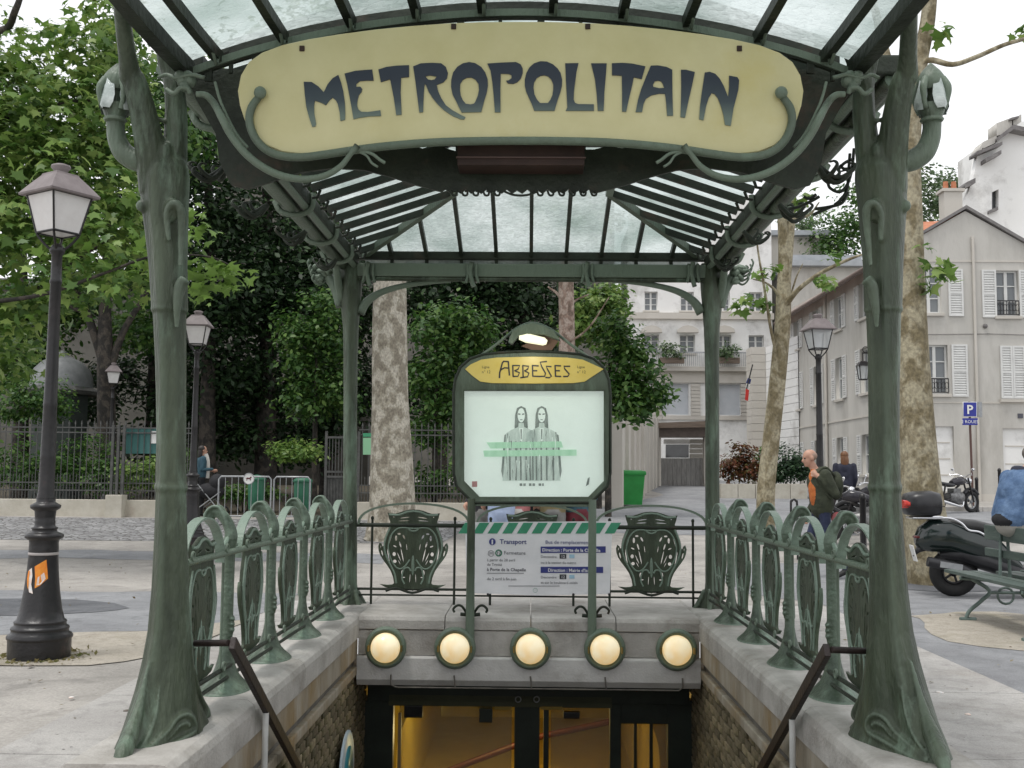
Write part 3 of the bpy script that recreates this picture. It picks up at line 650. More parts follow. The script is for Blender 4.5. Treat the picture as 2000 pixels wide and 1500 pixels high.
# front arch
arc_px = [(366, 146), (430, 122), (500, 100), (600, 75), (700, 55), (800, 41), (900, 31), (1017, 27), (1134, 31), (1234, 41), (1334, 55), (1434, 75), (1534, 100), (1604, 122), (1668, 146)]
YA = 5.1
def arc_z(x):
    return interp(x, ARX, ARZ)
apts = [at(x, y, YA) for x, y in arc_px]; ARX = [p.x for p in apts]; ARZ = [p.z for p in apts]
AP = smooth_path(apts, 3)
mb = MB(); mb.band([p + Vector((0, 0, .0)) for p in AP], (0, 1, 0), .045, .036); mb.build('front_arch', iron, CN)
mb = MB(); mb.band([p + Vector((0, .0, -.022)) for p in AP], (0, 1, 0), .025, .010); mb.build('arch_flange', iron_d, CN)
mb = MB()
for i in range(2, len(AP) - 2, 2): mb = MB(); mb.box(AP[i] + Vector((0, .0, -.045)), (.035 if i % 4 else .018, .018, .06)); mb.build('arch_spacer', iron_d, CN)
# overhanging front glazing: ribs run towards the viewer
rib_px = [(428, 112), (556, 82), (688, 55), (815, 41), (942, 30), (1080, 28), (1215, 36), (1340, 52), (1478, 84), (1608, 116)]
ribx = [at(x, y, YA).x for x, y in rib_px]
edge = [at(366, 148, YA).x] + ribx + [at(1668, 148, YA).x]
YO = 3.7; rise = .10; spread = 1.05
def over(x, t):       # t 0 at the arch, 1 at the outer edge
    return Vector((x * (1 + (spread - 1) * t), YA + (YO - YA) * t, arc_z(x) + .035 + rise * t * t))
for x in edge:
    e_ = x in (edge[0], edge[-1]); mb = MB(); mb.band([over(x, t) + Vector((0, 0, -.01)) for t in (0, .2, .4, .6, .8, 1)], (1, 0, 0), .07 if e_ else .042, .075 if e_ else .055)
    mb.build('edge_beam' if e_ else 'rib', iron_d, CN)
    if not e_:
        mb = MB(); mb.tube(smooth_path([over(x, .02) + Vector((.012, -.02, -.02)), over(x, .05) + Vector((.012, 0, -.065)), over(x, .09) + Vector((.012, 0, -.03)), over(x, .12) + Vector((0, 0, 0))], 4), .009, 6); mb.build('rib_bracket', iron, CN)
for a, b in zip(edge[:-1], edge[1:]):
    mb = MB(); rows = []
    for t in np.linspace(0, 1, 7): rows.append([over(a + (b - a) * k / 3, t) + Vector((0, 0, .03)) for k in range(4)])
    for i in range(6):
        for k in range(3): mb.add([rows[i][k], rows[i][k + 1], rows[i + 1][k + 1], rows[i + 1][k]], [(0, 1, 2, 3)], True)
    mb.build('glass_pane', glass_roof, CN)
mb = MB(); mb.band([over(x, 1) for x in np.linspace(edge[0], edge[-1], 20)], (0, 1, 0), .09, .07); mb.build('front_gutter', iron, CN)
# main roof
GX = 1.63; GZ = 3.50; RX = .66; RZ = 3.82; YR = 10.2; YH = 9.02
def rib_bar(a, b, name='rib', mat=iron_d, w_=.034, h=.055):
    mb = MB(); a, b = Vector(a), Vector(b); d = (b - a).normalized(); side = d.cross(Vector((0, 0, 1))).normalized(); mb.band([a, b], side, w_, h); return mb.build(name, mat, CN)
def pane(pts): 
    mb = MB(); mb.add([Vector(p) + Vector((0, 0, .035)) for p in pts], [list(range(len(pts)))]); mb.build('glass_pane', glass_roof, CN)
ysr = [5.22]
while ysr[-1] + .318 < YR - .15: ysr.append(ysr[-1] + .318)
def hipx(y): return RX if y <= YH else RX + (GX - RX) * (y - YH) / (YR - YH)
def hipz(y): return RZ if y <= YH else RZ + (GZ - RZ) * (y - YH) / (YR - YH)
for s in (-1, 1):
    for i, y in enumerate(ysr):
        rib_bar((s * GX, y, GZ), (s * hipx(y), y, hipz(y)))
        if i + 1 < len(ysr):
            y2 = ysr[i + 1]; q = [(s * GX, y, GZ), (s * GX, y2, GZ), (s * hipx(y2), y2, hipz(y2))]
            if y < YH < y2: q.append((s * RX, YH, RZ))
            q.append((s * hipx(y), y, hipz(y))); pane(q)
        mb = MB(); c_ = Vector((s * (GX - .02), y, GZ - .03)); mb.tube([c_ + Vector((-s * .05, 0, .02)), c_ + Vector((-s * .03, 0, -.035)), c_ + Vector((s * .01, 0, -.04))], .012, 6); mb.build('rib_bracket', iron_d, CN)
    y = ysr[-1]; pane([(s * GX, y, GZ), (s * GX, YR, GZ), (s * hipx(y), y, hipz(y))])
    rib_bar((s * RX, 5.2, RZ), (s * RX, YH, RZ), 'ridge_beam', iron, .06, .08)
    rib_bar((s * RX, YH, RZ), (s * GX, YR, GZ), 'hip_beam', iron, .055, .07)
    # gutter with its rounded mouldings
    mb = MB(); mb.box((s * 1.76, 7.72, 3.455), (.20, 5.0, .10)); mb.build('side_gutter', iron_d, CN, bevel=.012)
    mb = MB(); mb.tube([(s * 1.70, 5.25, 3.40), (s * 1.70, 10.15, 3.40)], .030, 10); mb.tube([(s * 1.80, 5.25, 3.39), (s * 1.80, 10.15, 3.39)], .042, 10); mb.tube([(s * 1.875, 5.25, 3.43), (s * 1.875, 10.15, 3.43)], .03, 10); mb.build('gutter_moulding', iron, CN)
    for yy in (5.9, 6.9, 7.9, 8.9, 9.7):
        mb = MB(); mb.tube(smooth_path([(s * 1.64, yy, 3.50), (s * 1.655, yy, 3.38), (s * 1.76, yy, 3.335), (s * 1.88, yy, 3.36), (s * 1.93, yy, 3.44)], 4), .022, 8); mb.build('gutter_clasp', iron, CN)
bx = [i * .335 for i in range(-5, 6)]
def rear_top(x):
    t = 0 if abs(x) <= RX else (abs(x) - RX) / (GX - RX); return Vector((x, YH + (YR - YH) * t, RZ + (GZ - RZ) * t))
for x in bx:
    if abs(x) < GX - .1: rib_bar((x, YR, GZ), rear_top(x))
xx = [-GX] + [x for x in bx if abs(x) < GX - .02] + [GX]
for a, b in zip(xx[:-1], xx[1:]):
    q = [(a, YR, GZ), (b, YR, GZ), rear_top(b)]
    for k in (-RX, RX):
        if a < k < b: q.append(Vector((k, YH, RZ)))
    q.append(rear_top(a)); pane(q)
for i in range(len(ysr)):
    y = ysr[i]; 
    if y < YH: rib_bar((-RX, y, RZ + .03), (RX, y, RZ + .03))
ytop = [y for y in ysr if y < YH] + [YH]
for a, b in zip(ytop[:-1], ytop[1:]): pane([(-RX, a, RZ + .03), (RX, a, RZ + .03), (RX, b, RZ + .03), (-RX, b, RZ + .03)])
mb = MB(); mb.box((0, YR, 3.50), (3.4, .10, .075)); mb.build('rear_gutter', iron_d, CN, bevel=.01)
mb = MB(); mb.box((0, YR, 3.355), (3.36, .12, .13)); mb.tube([(-1.66, YR - .03, 3.275), (1.66, YR - .03, 3.275)], .028, 8); mb.build('rear_beam', iron, CN, bevel=.012)
for x in bx:
    if abs(x) < 1.5: mb = MB(); mb.box((x, YR, 3.44), (.03, .05, .05)); mb.build('gutter_strut', iron_d, CN)
pane([(-1.6, YR, 3.39), (1.6, YR, 3.39), (1.6, YR + .02, 3.43), (-1.6, YR + .02, 3.43)])
for px in (720, 922, 1148, 1354):
    mb = MB(); p = lambda x, y: at(px + x, y, YR - .09)
    mb.tube(smooth_path([p(0, 512), p(-4, 530), p(0, 550), p(3, 560)], 4), .022, 8); mb.tube(smooth_path([p(-9, 515), p(-8, 535), p(-12, 552)], 4), .014, 6); mb.tube(smooth_path([p(9, 515), p(8, 535), p(12, 552)], 4), .014, 6); mb.build('beam_clasp', iron, CN)
# front spandrel plate behind the sign
low = [(1668, 150), (1650, 195), (1612, 262), (1604, 318), (1582, 362), (1550, 370), (1510, 358), (1450, 338), (1384, 329), (1322, 333), (1272, 346), (1222, 362), (1172, 375)]
edge_s = []
for i, x in enumerate(range(1160, 870, -20)): edge_s += [(x, 378), (x - 10, 372 if i % 2 else 370)]
lowm = [(2034 - x, y) for x, y in low][::-1]
lp = arc_px[::1]
outline = [(x, y + 40 if 470 < x < 1570 else y + 12) for x, y in lp[1:-1]] + low + edge_s + lowm
holes = [[(812, 287), (838, 282), (850, 286), (832, 293)], [(868, 290), (890, 283), (890, 296)], [(1144, 283), (1170, 283), (1180, 288), (1160, 293), (1144, 293)], [(1192, 287), (1212, 281), (1240, 285), (1215, 291)]]
plate_px([outline] + holes, 5.2, .02, 'spandrel_plate', iron_d, CN)
mb = MB()
for k in range(14):
    x = 880 + k * 21; pts = [at(x, 372, 5.18), at(x + 4, 381, 5.18), at(x + 11, 381, 5.18), at(x + 12, 374, 5.18), at(x + 7, 373, 5.18)]
    if k not in (5, 6, 7): mb.tube(smooth_path(pts, 3), .006, 5)
mb.tube(smooth_path([at(x, y, 5.18) for x, y in ((985, 374), (1000, 380), (1017, 382), (1034, 380), (1050, 374))], 3), .006, 5)
mb.build('scalloped_edge', iron_d, CN)
# upstand between arch and roof
rz_ = lambda x: GZ + (RZ - GZ) * min(1, (GX - abs(x)) / (GX - RX)) if abs(x) > RX else RZ + .03
XS = np.linspace(-1.52, 1.52, 21)
plate([[(x, arc_z(x) + .03) for x in XS] + [(x, max(arc_z(x) + .05, rz_(x))) for x in XS[::-1]]], .015, 'upstand', iron_d, CN, lambda u, v, w_: Vector((u, 5.2 - w_, v)))
# rusty service box under the sign
a, b = at(893, 322, 5.0), at(1142, 281, 5.0)
rustbox = M('rust_brown_metal', (.022, .014, .011), (.045, .026, .02), 5, .55, spec=.3)
mb = MB(); mb.box(((a.x + b.x) / 2, 5.08, (a.z + b.z) / 2), (b.x - a.x, .16, b.z - a.z)); mb.build('service_box', rustbox, CN, bevel=.006)
mb = MB(); mb.box(((a.x + b.x) / 2, 4.995, a.z + .035), (b.x - a.x + .01, .012, .006)); mb.build('box_lip', M('pale_rust', (.09, .055, .045), None, rough=.4), CN)
# ================================================================== METROPOLITAIN sign
SG = empty('entrance_sign', (0, 4.92, 3.1), 'long cream enamel sign with dark art nouveau lettering under the front arch', 'sign')
half = [(1017, 47), (1090, 47.5), (1160, 50), (1230, 55), (1300, 62), (1370, 71), (1430, 81), (1480, 92), (1520, 107), (1545, 125), (1560, 150), (1566, 180), (1562, 208), (1552, 238), (1535, 264), (1510, 285), (1480, 297), (1445, 301), (1400, 299), (1340, 291), (1270, 281), (1190, 274), (1100, 270), (1017, 269)]
out = half + [(2034 - x, y) for x, y in half[1:-1]][::-1]
plate_px([out], 4.92, .03, 'panel', cream, SG, .004)
def PT(pts, Y): return [at(x, y, Y) for x, y in pts]
mb = MB(); rim = [at(x, y, 4.915) for x, y in out] ; rim.append(rim[0])
mb.tube(smooth_path([at(x, y, 4.925) for x, y in [(2034 - a, b) for a, b in half[3:13]]][::-1] + [at(x, y, 4.925) for x, y in half[0:13]], 2), .010, 6); mb.build('dark_edge', iron_d, SG)
bl = [(508, 182), (492, 205), (487, 232), (497, 263), (518, 287), (548, 300), (590, 303), (640, 297), (700, 288), (770, 280), (850, 274), (940, 271.5), (1017, 271)]
bl = [(x, y + 4) for x, y in bl]
fl = bl + [(2034 - x, y) for x, y in bl[:-1]][::-1]
mb = MB(); rr = [.016] + [.0195] * (len(fl) - 2) + [.016]; mb.tube(smooth_path(PT(fl, 4.885), 4), lerp_list(rr, 4), 12); mb.ell(at(508, 181, 4.875), (.03, .025, .03), 10, 8); mb.ell(at(1526, 181, 4.875), (.03, .025, .03), 10, 8); mb.build('frame_moulding', iron, SG)
for m in (0, 1):
    X = (lambda x: 2034 - x) if m else (lambda x: x)
    w_ = [(384, 184), (402, 186), (418, 202), (432, 228), (450, 262), (476, 296), (508, 323), (546, 342), (590, 350), (632, 344), (664, 326), (684, 302), (698, 284)]
    mb = MB(); mb.tube(smooth_path([at(X(x), y, 4.93 if i < 3 else 4.86) for i, (x, y) in enumerate(w_)], 4), lerp_list([.014, .016, .017, .018, .018, .018, .018, .018, .017, .016, .014, .012, .016], 4), 10)
    mb.tube(smooth_path([at(X(x), y, 4.88) for x, y in ((690, 292), (706, 296), (726, 300), (742, 312), (752, 318))], 4), .008, 6); mb.tube(smooth_path([at(X(x), y, 4.88) for x, y in ((700, 296), (716, 304), (726, 318), (738, 326))], 4), .006, 6)
    mb.tube(smooth_path([at(X(x), y, 4.9) for x, y in ((420, 160), (428, 190), (440, 220), (462, 262), (484, 288))], 4), .007, 6)
    mb.build('whiplash_tendril', iron, SG)
    for x, y in ((886, 52), (590, 95)): mb = MB(); mb.box(at(X(x), y, 4.9), (.024, .014, .026)); mb.build('clip', rustbox, SG, bevel=.003)
# letters, drawn from the sign: (origin px, loops in tenths of a pixel)
LET = {
 'm': ((580, 100), [[(135, 600), (290, 605), (420, 690), (525, 805), (600, 650), (700, 530), (810, 465), (860, 600), (905, 780), (935, 1000), (945, 1200), (940, 1340), (850, 1365), (835, 1200), (800, 1040), (760, 960), (695, 905), (640, 960), (565, 1055), (480, 1010), (350, 965), (335, 1080), (340, 1220), (375, 1420), (360, 1470), (300, 1480), (240, 1300), (185, 1100), (155, 850)]]),
 'e': ((580, 100), [[(930, 440), (1150, 385), (1470, 360), (1500, 575), (1350, 575), (1230, 585), (1160, 640), (1160, 700), (1240, 695), (1275, 740), (1260, 800), (1210, 860), (1185, 950), (1175, 1060), (1200, 1140), (1260, 1185), (1380, 1190), (1500, 1175), (1630, 1155), (1645, 1265), (1400, 1275), (1230, 1300), (1105, 1330), (1075, 1150), (1030, 900), (980, 640)]]),
 't': ((760, 100), [[(-210, 360), (-50, 310), (150, 285), (390, 275), (390, 505), (235, 520), (225, 800), (245, 1240), (140, 1250), (90, 900), (20, 550), (-160, 605)]]),
 'r': ((760, 100), [[(470, 300), (620, 240), (850, 230), (1020, 240), (1110, 310), (1150, 430), (1130, 530), (1060, 610), (930, 660), (960, 790), (1020, 920), (1110, 1060), (1230, 1150), (1370, 1230), (1490, 1290), (1470, 1335), (1400, 1330), (1250, 1270), (1080, 1160), (960, 1050), (860, 930), (770, 790), (720, 660), (695, 640), (680, 800), (670, 1000), (665, 1190), (590, 1200), (565, 1000), (540, 800), (515, 600), (490, 430)], [(705, 490), (800, 475), (930, 495), (890, 555), (830, 570), (760, 555)]]),
 'o': ((760, 100), [[(1210, 700), (1215, 560), (1250, 420), (1330, 310), (1440, 240), (1560, 215), (1680, 235), (1800, 310), (1880, 420), (1925, 550), (1930, 680), (1905, 820), (1860, 960), (1800, 1190), (1420, 1200), (1370, 1110), (1310, 980), (1240, 850)], [(1385, 760), (1390, 640), (1440, 560), (1520, 520), (1610, 515), (1690, 560), (1745, 640), (1755, 760), (1730, 880), (1690, 980), (1660, 1025), (1590, 1040), (1500, 1030), (1440, 960), (1400, 870)]]),
 'p': ((940, 100), [[(120, 245), (400, 225), (680, 215), (770, 260), (810, 340), (810, 430), (770, 540), (700, 610), (620, 640), (520, 630), (485, 580), (540, 570), (590, 530), (590, 470), (540, 445), (380, 440), (375, 700), (375, 1195), (265, 1195), (245, 900), (215, 600), (180, 380)]]),
 'o2': ((940, 100), [[(850, 680), (850, 560), (880, 430), (940, 320), (1030, 240), (1150, 200), (1280, 205), (1400, 260), (1490, 340), (1550, 430), (1580, 560), (1575, 680), (1540, 820), (1490, 960), (1430, 1165), (1035, 1165), (990, 1040), (930, 910), (880, 800)], [(1020, 720), (1030, 620), (1080, 530), (1150, 485), (1230, 470), (1310, 495), (1370, 560), (1405, 650), (1405, 760), (1390, 860), (1350, 950), (1300, 1015), (1150, 1015), (1090, 950), (1040, 850)]]),
 'l': ((1090, 100), [[(140, 240), (400, 235), (360, 400), (335, 600), (310, 800), (305, 950), (330, 1010), (390, 1035), (700, 1040), (700, 1165), (150, 1165), (180, 1100), (170, 900), (155, 600)]]),
 'i': ((1090, 100), [[(645, 240), (950, 240), (930, 500), (905, 800), (890, 1165), (775, 1165), (755, 850), (720, 550)]]),
 't2': ((1090, 100), [[(1050, 240), (1250, 230), (1450, 245), (1705, 300), (1635, 545), (1480, 510), (1440, 700), (1380, 950), (1330, 1185), (1250, 1180), (1250, 800), (1245, 480), (1055, 470)]]),
 'a': ((1260, 110), [[(110, 185), (250, 180), (420, 210), (530, 265), (530, 500), (535, 800), (545, 1160), (430, 1165), (410, 900), (390, 735), (280, 730), (120, 765), (15, 830), (-30, 930), (-60, 1090), (-185, 1090), (-140, 850), (-80, 650), (20, 400)], [(150, 560), (190, 490), (250, 475), (310, 490), (345, 540), (375, 620), (270, 625), (160, 600)]]),
 'i2': ((1260, 110), [[(700, 265), (800, 265), (970, 310), (910, 600), (840, 900), (780, 1200), (690, 1190), (700, 900), (705, 600)]]),
 'n': ((1260, 110), [[(1165, 320), (1260, 305), (1370, 345), (1450, 430), (1530, 570), (1620, 800), (1640, 600), (1640, 380), (1800, 410), (1835, 470), (1820, 650), (1770, 850), (1730, 1000), (1670, 1360), (1560, 1340), (1530, 1150), (1480, 970), (1420, 820), (1360, 740), (1300, 720), (1240, 820), (1190, 980), (1140, 1250), (1055, 1230), (1070, 1000), (1100, 750)]])}
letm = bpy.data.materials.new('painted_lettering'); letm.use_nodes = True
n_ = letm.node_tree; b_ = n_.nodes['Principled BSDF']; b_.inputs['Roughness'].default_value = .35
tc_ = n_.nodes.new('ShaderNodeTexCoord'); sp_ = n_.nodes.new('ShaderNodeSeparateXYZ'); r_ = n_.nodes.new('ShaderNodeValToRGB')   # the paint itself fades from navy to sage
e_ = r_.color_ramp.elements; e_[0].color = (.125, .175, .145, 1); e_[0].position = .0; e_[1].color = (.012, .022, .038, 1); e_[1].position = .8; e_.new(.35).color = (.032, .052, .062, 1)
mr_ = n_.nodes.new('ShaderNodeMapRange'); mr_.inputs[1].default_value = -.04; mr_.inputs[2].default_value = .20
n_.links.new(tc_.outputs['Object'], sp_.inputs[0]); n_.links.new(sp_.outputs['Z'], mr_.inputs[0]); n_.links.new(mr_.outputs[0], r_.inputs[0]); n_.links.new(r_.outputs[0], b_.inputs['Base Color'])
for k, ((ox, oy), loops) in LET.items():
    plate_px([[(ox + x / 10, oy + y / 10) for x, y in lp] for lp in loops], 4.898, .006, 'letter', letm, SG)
# ================================================================== flower lamps on the front columns
for m in (0, 1):
    X = (lambda x: 2046 - x) if m else (lambda x: x)
    FL = empty('flower_lamp', at(X(232), 250, 5.1), 'green flower bud lamp on a curved stalk beside the %s front column' % ('right' if m else 'left'), 'lamp', 'flower bud lamps on the front columns')
    mb = MB(); mb.tube(smooth_path([at(X(x), y, 5.08) for x, y in ((285, 318), (262, 312), (240, 296), (229, 272), (226, 250), (226, 236))], 5), lerp_list([.05, .052, .05, .046, .043, .044], 5), 14)
    c = at(X(227), 190, 5.06); 
    mb.lathe([(.05, -.12), (.056, -.112), (.048, -.10), (.06, -.07), (.066, -.04)], 16, c); mb.build('stalk', iron, FL)
    mb = MB(); mb.lathe([(.050, .03), (.064, .05), (.066, .075), (.060, .10), (.044, .125), (.022, .15), (.008, .165), (.001, .17)], 20, c); mb.lathe([(.05, -.085), (.03, -.05), (.03, .03), (.05, .05)], 12, c)
    for k in range(4):
        a = k * PI / 2 + PI / 4; d = Vector((math.cos(a), math.sin(a), 0)); mb.tube(smooth_path([c + d * .055 + Vector((0, 0, .08)), c + d * .082 + Vector((0, 0, .03)), c + d * .08 + Vector((0, 0, -.02)), c + d * .06 + Vector((0, 0, -.07))], 4), lerp_list([.018, .018, .012, .014], 4), 8)
    mb.build('hood', iron, FL)
    for k in range(4):
        a = k * PI / 2 - PI / 2 + (.35 if m else -.35); d = Vector((math.cos(a), math.sin(a), 0)); s_ = Vector((-d.y, d.x, 0)); vs = []
        rows = [(.075, .016, .056), (.04, .034, .066), (-.01, .046, .074), (-.05, .042, .080), (-.075, .022, .078)]
        for z_, hw, rad in rows: vs += [c + d * rad - s_ * hw + Vector((0, 0, z_)) - d * .012, c + d * (rad + .010) + Vector((0, 0, z_)), c + d * rad + s_ * hw + Vector((0, 0, z_)) - d * .012]
        mb = MB(); mb.add(vs, [(3 * i + j, 3 * i + j + 1, 3 * i + j + 4, 3 * i + j + 3) for i in range(4) for j in range(2)], True); mb.build('glass_petal', petal_glass, FL)
# ================================================================== balustrades
S_ = .000583
sh_half = [(968, 205), (1050, 210), (1120, 225), (1190, 250), (1260, 272), (1330, 270), (1380, 262), (1365, 330), (1340, 400), (1350, 450), (1365, 500), (1395, 570), (1425, 650), (1440, 720), (1445, 790), (1470, 800), (1485, 760), (1510, 740), (1528, 790), (1520, 860), (1495, 930), (1450, 1000), (1380, 1090), (1320, 1180), (1280, 1280), (1262, 1380), (1290, 1405), (1380, 1412), (1470, 1405), (1400, 1440), (1250, 1460), (1100, 1462), (1010, 1475), (968, 1495)]
def mirr(pts): return pts + [(1936 - x, y) for x, y in pts if x != 968][::-1]
def ovl(cx, cy, rx, ry, n=10, ang=0):
    return [(cx + rx * math.cos(2 * PI * i / n) * math.cos(ang) - ry * math.sin(2 * PI * i / n) * math.sin(ang), cy + rx * math.cos(2 * PI * i / n) * math.sin(ang) + ry * math.sin(2 * PI * i / n) * math.cos(ang)) for i in range(n)]
hl = [ovl(1180, 760, 20, 60, 10, .3), ovl(1120, 640, 22, 48, 10, .5), ovl(1200, 590, 36, 22), ovl(1075, 800, 13, 70, 10, .15), ovl(1275, 915, 34, 40), ovl(1262, 1030, 36, 34), ovl(1265, 790, 38, 18, ang=-.4), ovl(1248, 660, 26, 52), [(1282, 545), (1310, 560), (1350, 640), (1385, 760), (1395, 870), (1380, 970), (1350, 1060), (1325, 1080), (1345, 990), (1362, 870), (1350, 760), (1318, 650)], ovl(1145, 930, 16, 130, 12, .22), ovl(1195, 960, 14, 95, 12, .42), ovl(1190, 1045, 12, 60, 10, .5), ovl(1140, 1215, 24, 55), ovl(1118, 1285, 36, 16), ovl(1015, 1300, 13, 90, 10, -.06), ovl(1470, 900, 18, 58, 10, .25), ovl(1495, 800, 12, 32), ovl(1110, 330, 95, 14, 12, .14), ovl(1125, 380, 110, 13, 12, .05), ovl(1290, 320, 16, 16)]
holes = hl + [[(1936 - x, y) for x, y in h][::-1] for h in hl] + [ovl(962, 1140, 12, 60)]
cv = lambda L: [((x - 968) * S_, (1490 - y) * S_) for x, y in L]
so = plate([cv(mirr(sh_half))] + [cv(h) for h in holes], .012, 'shield', iron, None, lambda u, v, w_: Vector((u, w_, v)), .004)
shield_me = so.data; bpy.data.objects.remove(so)
mb = MB()
def q(x, y, d=-.022): return Vector(((x - 968) * S_, d * .5, (1490 - y) * S_))
for sg in (1, -1):
    f = lambda L: [q(968 + sg * (x - 968), y) for x, y in L]
    mb.tube(smooth_path(f([(968, 500), (1050, 500), (1110, 490), (1210, 500), (1290, 560), (1345, 660), (1370, 790), (1350, 920), (1300, 1040), (1230, 1130), (1150, 1145), (1080, 1090), (1020, 1000)]), 3), .007, 6)
    mb.tube(smooth_path(f([(1340, 480), (1410, 650), (1435, 800), (1400, 950), (1330, 1090), (1260, 1230), (1230, 1380)]), 3), .009, 6)
    mb.tube(smooth_path(f([(968, 225), (1080, 240), (1180, 280), (1270, 290), (1365, 280)]), 3), .010, 6)
    mb.tube(smooth_path(f([(1000, 1180), (1040, 1130), (1110, 1150), (1140, 1290), (1100, 1390)]), 3), .008, 6)
mb.ell(q(968, 1090, -.012), (.016, .012, .10), 10, 8); mb.tube(smooth_path([q(880, 490), q(910, 530), q(968, 545), q(1026, 530), q(1056, 490)], 3), .008, 6)
relief_me = mb.mesh('relief', iron_v)
def make_side(s):
    B = empty('balustrade', (s * 1.70, 7.65, .19), 'green iron balustrade of pierced shields and curled posts on the %s side' % ('left' if s < 0 else 'right'), 'railing', 'side balustrades of the metro stairs')
    # post profile (local, root at foot)
    def post():
        mb = MB(); mb.lathe([(.215, -.005), (.215, .008), (.195, .022), (.155, .045), (.112, .08), (.08, .13), (.058, .19), (.045, .25), (.038, .32)], 22, (0, 0, 0), .68, .98)
        mb.lathe([(.038, .3), (.033, .5), (.032, .72), (.035, .80), (.04, .84)], 14)
        mb.tube(smooth_path([(0, 0, .78), (-s * .01, 0, .85), (s * .0, 0, .905), (s * .03, 0, .957), (s * .065, 0, .99), (s * .098, 0, .99), (s * .113, 0, .96), (s * .10, 0, .932)], 4), lerp_list([.036, .038, .034, .032, .032, .032, .028, .018], 4), 12)
        for k in (-1, 1): mb.tube(smooth_path([(s * .01, k * .028, .925), (s * .05, k * .031, 1.012), (s * .10, k * .031, 1.018), (s * .138, k * .028, .97), (s * .12, k * .026, .918)], 4), .010, 6)
        for k in range(3): mb.tube([(-s * .030, -.028, .40 - k * .03), (-s * .04, 0, .39 - k * .03), (-s * .030, .028, .40 - k * .03)], .010, 6)
        return fuse(mb, 'post', iron_v, None, .0075, 4)
    pm = post()
    for i in range(4):
        link('post', pm, None, B, (0, 6.12 + 1.02 * i - 7.65, 0))
    hoop = MB(); pts = [(0, -.335, .72)] + [(0, -.335 * math.cos(a), .74 + .235 * math.sin(a)) for a in np.linspace(0, PI, 19)] + [(0, .335, .72)]
    hoop.band(pts, (1, 0, 0), .052, .011)
    for k in (-1, 1): hoop.tube(smooth_path([(0, k * .355, .80), (0, k * .43, .815), (0, k * .49, .85)], 3), .013, 6)
    hm = hoop.mesh('hoop', iron_v)
    rod = MB(); rod.tube([(0, 0, .085), (0, 0, .76)], .0075, 8); rm = rod.mesh('rod', iron)
    for i in range(5):
        c = 5.61 + 1.02 * i - 7.65
        sh = link('shield', shield_me, None, B, (0, c, .13), rz=PI / 2 if s < 0 else -PI / 2); sh.scale.x = .84
        link('relief', relief_me, None, sh)
        link('hoop', hm, None, B, (0, c, 0))
        for k in (-.405, .405): link('rod', rm, None, B, (0, c + k, 0))
    for z, r in ((.772, .019), (.145, .013), (.085, .011)):
        mb = MB(); mb.tube([(-s * .035, 5.25 - 7.65, z), (-s * .035, 10.1 - 7.65, z)], r, 8); mb.build('rail', iron if z > .7 else iron_d, B, local=True)
    cm = MB().torus((0, 0, 0), .022, .007, 'X', 12, 6).mesh('rail_curl', iron)
    for i in range(5):
        for k in (-.30, .30):
            for z in (.80, .165): link('rail_curl', cm, None, B, (-s * .05, 5.61 + 1.02 * i - 7.65 + k, z))
    return B
for s in (-1, 1): make_side(s)
RB = empty('balustrade', (0, 10.2, .19), 'green cast iron balustrade of three pierced shields across the back of the stairs', 'railing')
for i, px in enumerate((807, 1039, 1272)):
    x = at(px, 1080, 10.2).x; 
    sh = link('shield', shield_me, None, RB, (x, 0, .13)); link('relief', relief_me, None, sh)
    mb = MB(); pts = [(x - .52 * math.cos(a), 0, .74 + .20 * math.sin(a) ** .8) for a in np.linspace(0, PI, 21)]; mb.band(pts, (0, 1, 0), .05, .02); mb.build('hoop', iron, RB, local=True)
    for k in (-.39, .39): mb = MB(); mb.tube([(x + k, 0, .0), (x + k, 0, .79)], .0115, 8); mb.ell((x + k, 0, .80), (.016, .016, .02), 8, 6); mb.build('rod', iron_d, RB, local=True)
    mb = MB(); mb.tube(smooth_path([(x - .25, -.02, .125), (x - .15, -.03, .15), (x, -.03, .11), (x + .15, -.03, .15), (x + .25, -.02, .125)], 4), .012, 6); mb.build('bottom_scroll', iron_d, RB, local=True)
for z, r in ((.735, .02), (.14, .012), (.085, .009)):
    mb = MB(); mb.tube([(-1.65, 0, z), (1.65, 0, z)], r, 8); mb.build('rail', iron_d, RB, local=True)
# ================================================================== station name board
SB = empty('station_board', (.02, 9.4, .1), 'green framed station board with yellow name panel and lit poster on two posts', 'sign')
YB_ = 9.4
def frame_pts(k=0):
    L = [(885, 960 - k), (885, 760), (890, 728), (905, 706), (932, 694), (1039, 688)]
    return L
fo = [(886, 925), (886, 770), (889, 742), (899, 718), (918, 701), (945, 692), (990, 688), (1039, 686)]
fo2 = fo + [(2078 - x, y) for x, y in fo[:-1]][::-1] + [(1192, 925), (1186, 950), (1160, 976), (1150, 982), (928, 982), (918, 976), (892, 950)]
fi = [(905, 762), (1181, 762), (1181, 940), (1150, 972), (936, 972), (905, 940)]
plate_px([fo2, fi], YB_, .09, 'frame', iron, SB, .008)
mb = MB(); o2 = [at(x, y, YB_ - .05) for x, y in fo2]; mb.tube(o2 + [o2[0]], .013, 8); mb.build('frame_moulding', iron_d, SB)
poster_m = M('pale_poster_with_glow', (.64, .68, .655), (.72, .755, .735), 3, .45, emit=(.84, .90, .87), es=.24)  # weak emission added to lift the sheet's brightness; grey and green prints likewise
YP = YB_ + .02
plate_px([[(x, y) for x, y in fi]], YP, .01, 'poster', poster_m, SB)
grey_p = M('poster_grey', (.40, .46, .44), (.62, .68, .65), 14, .5, stretch=(2, 1, .5), emit=(.5, .55, .52), es=.2)
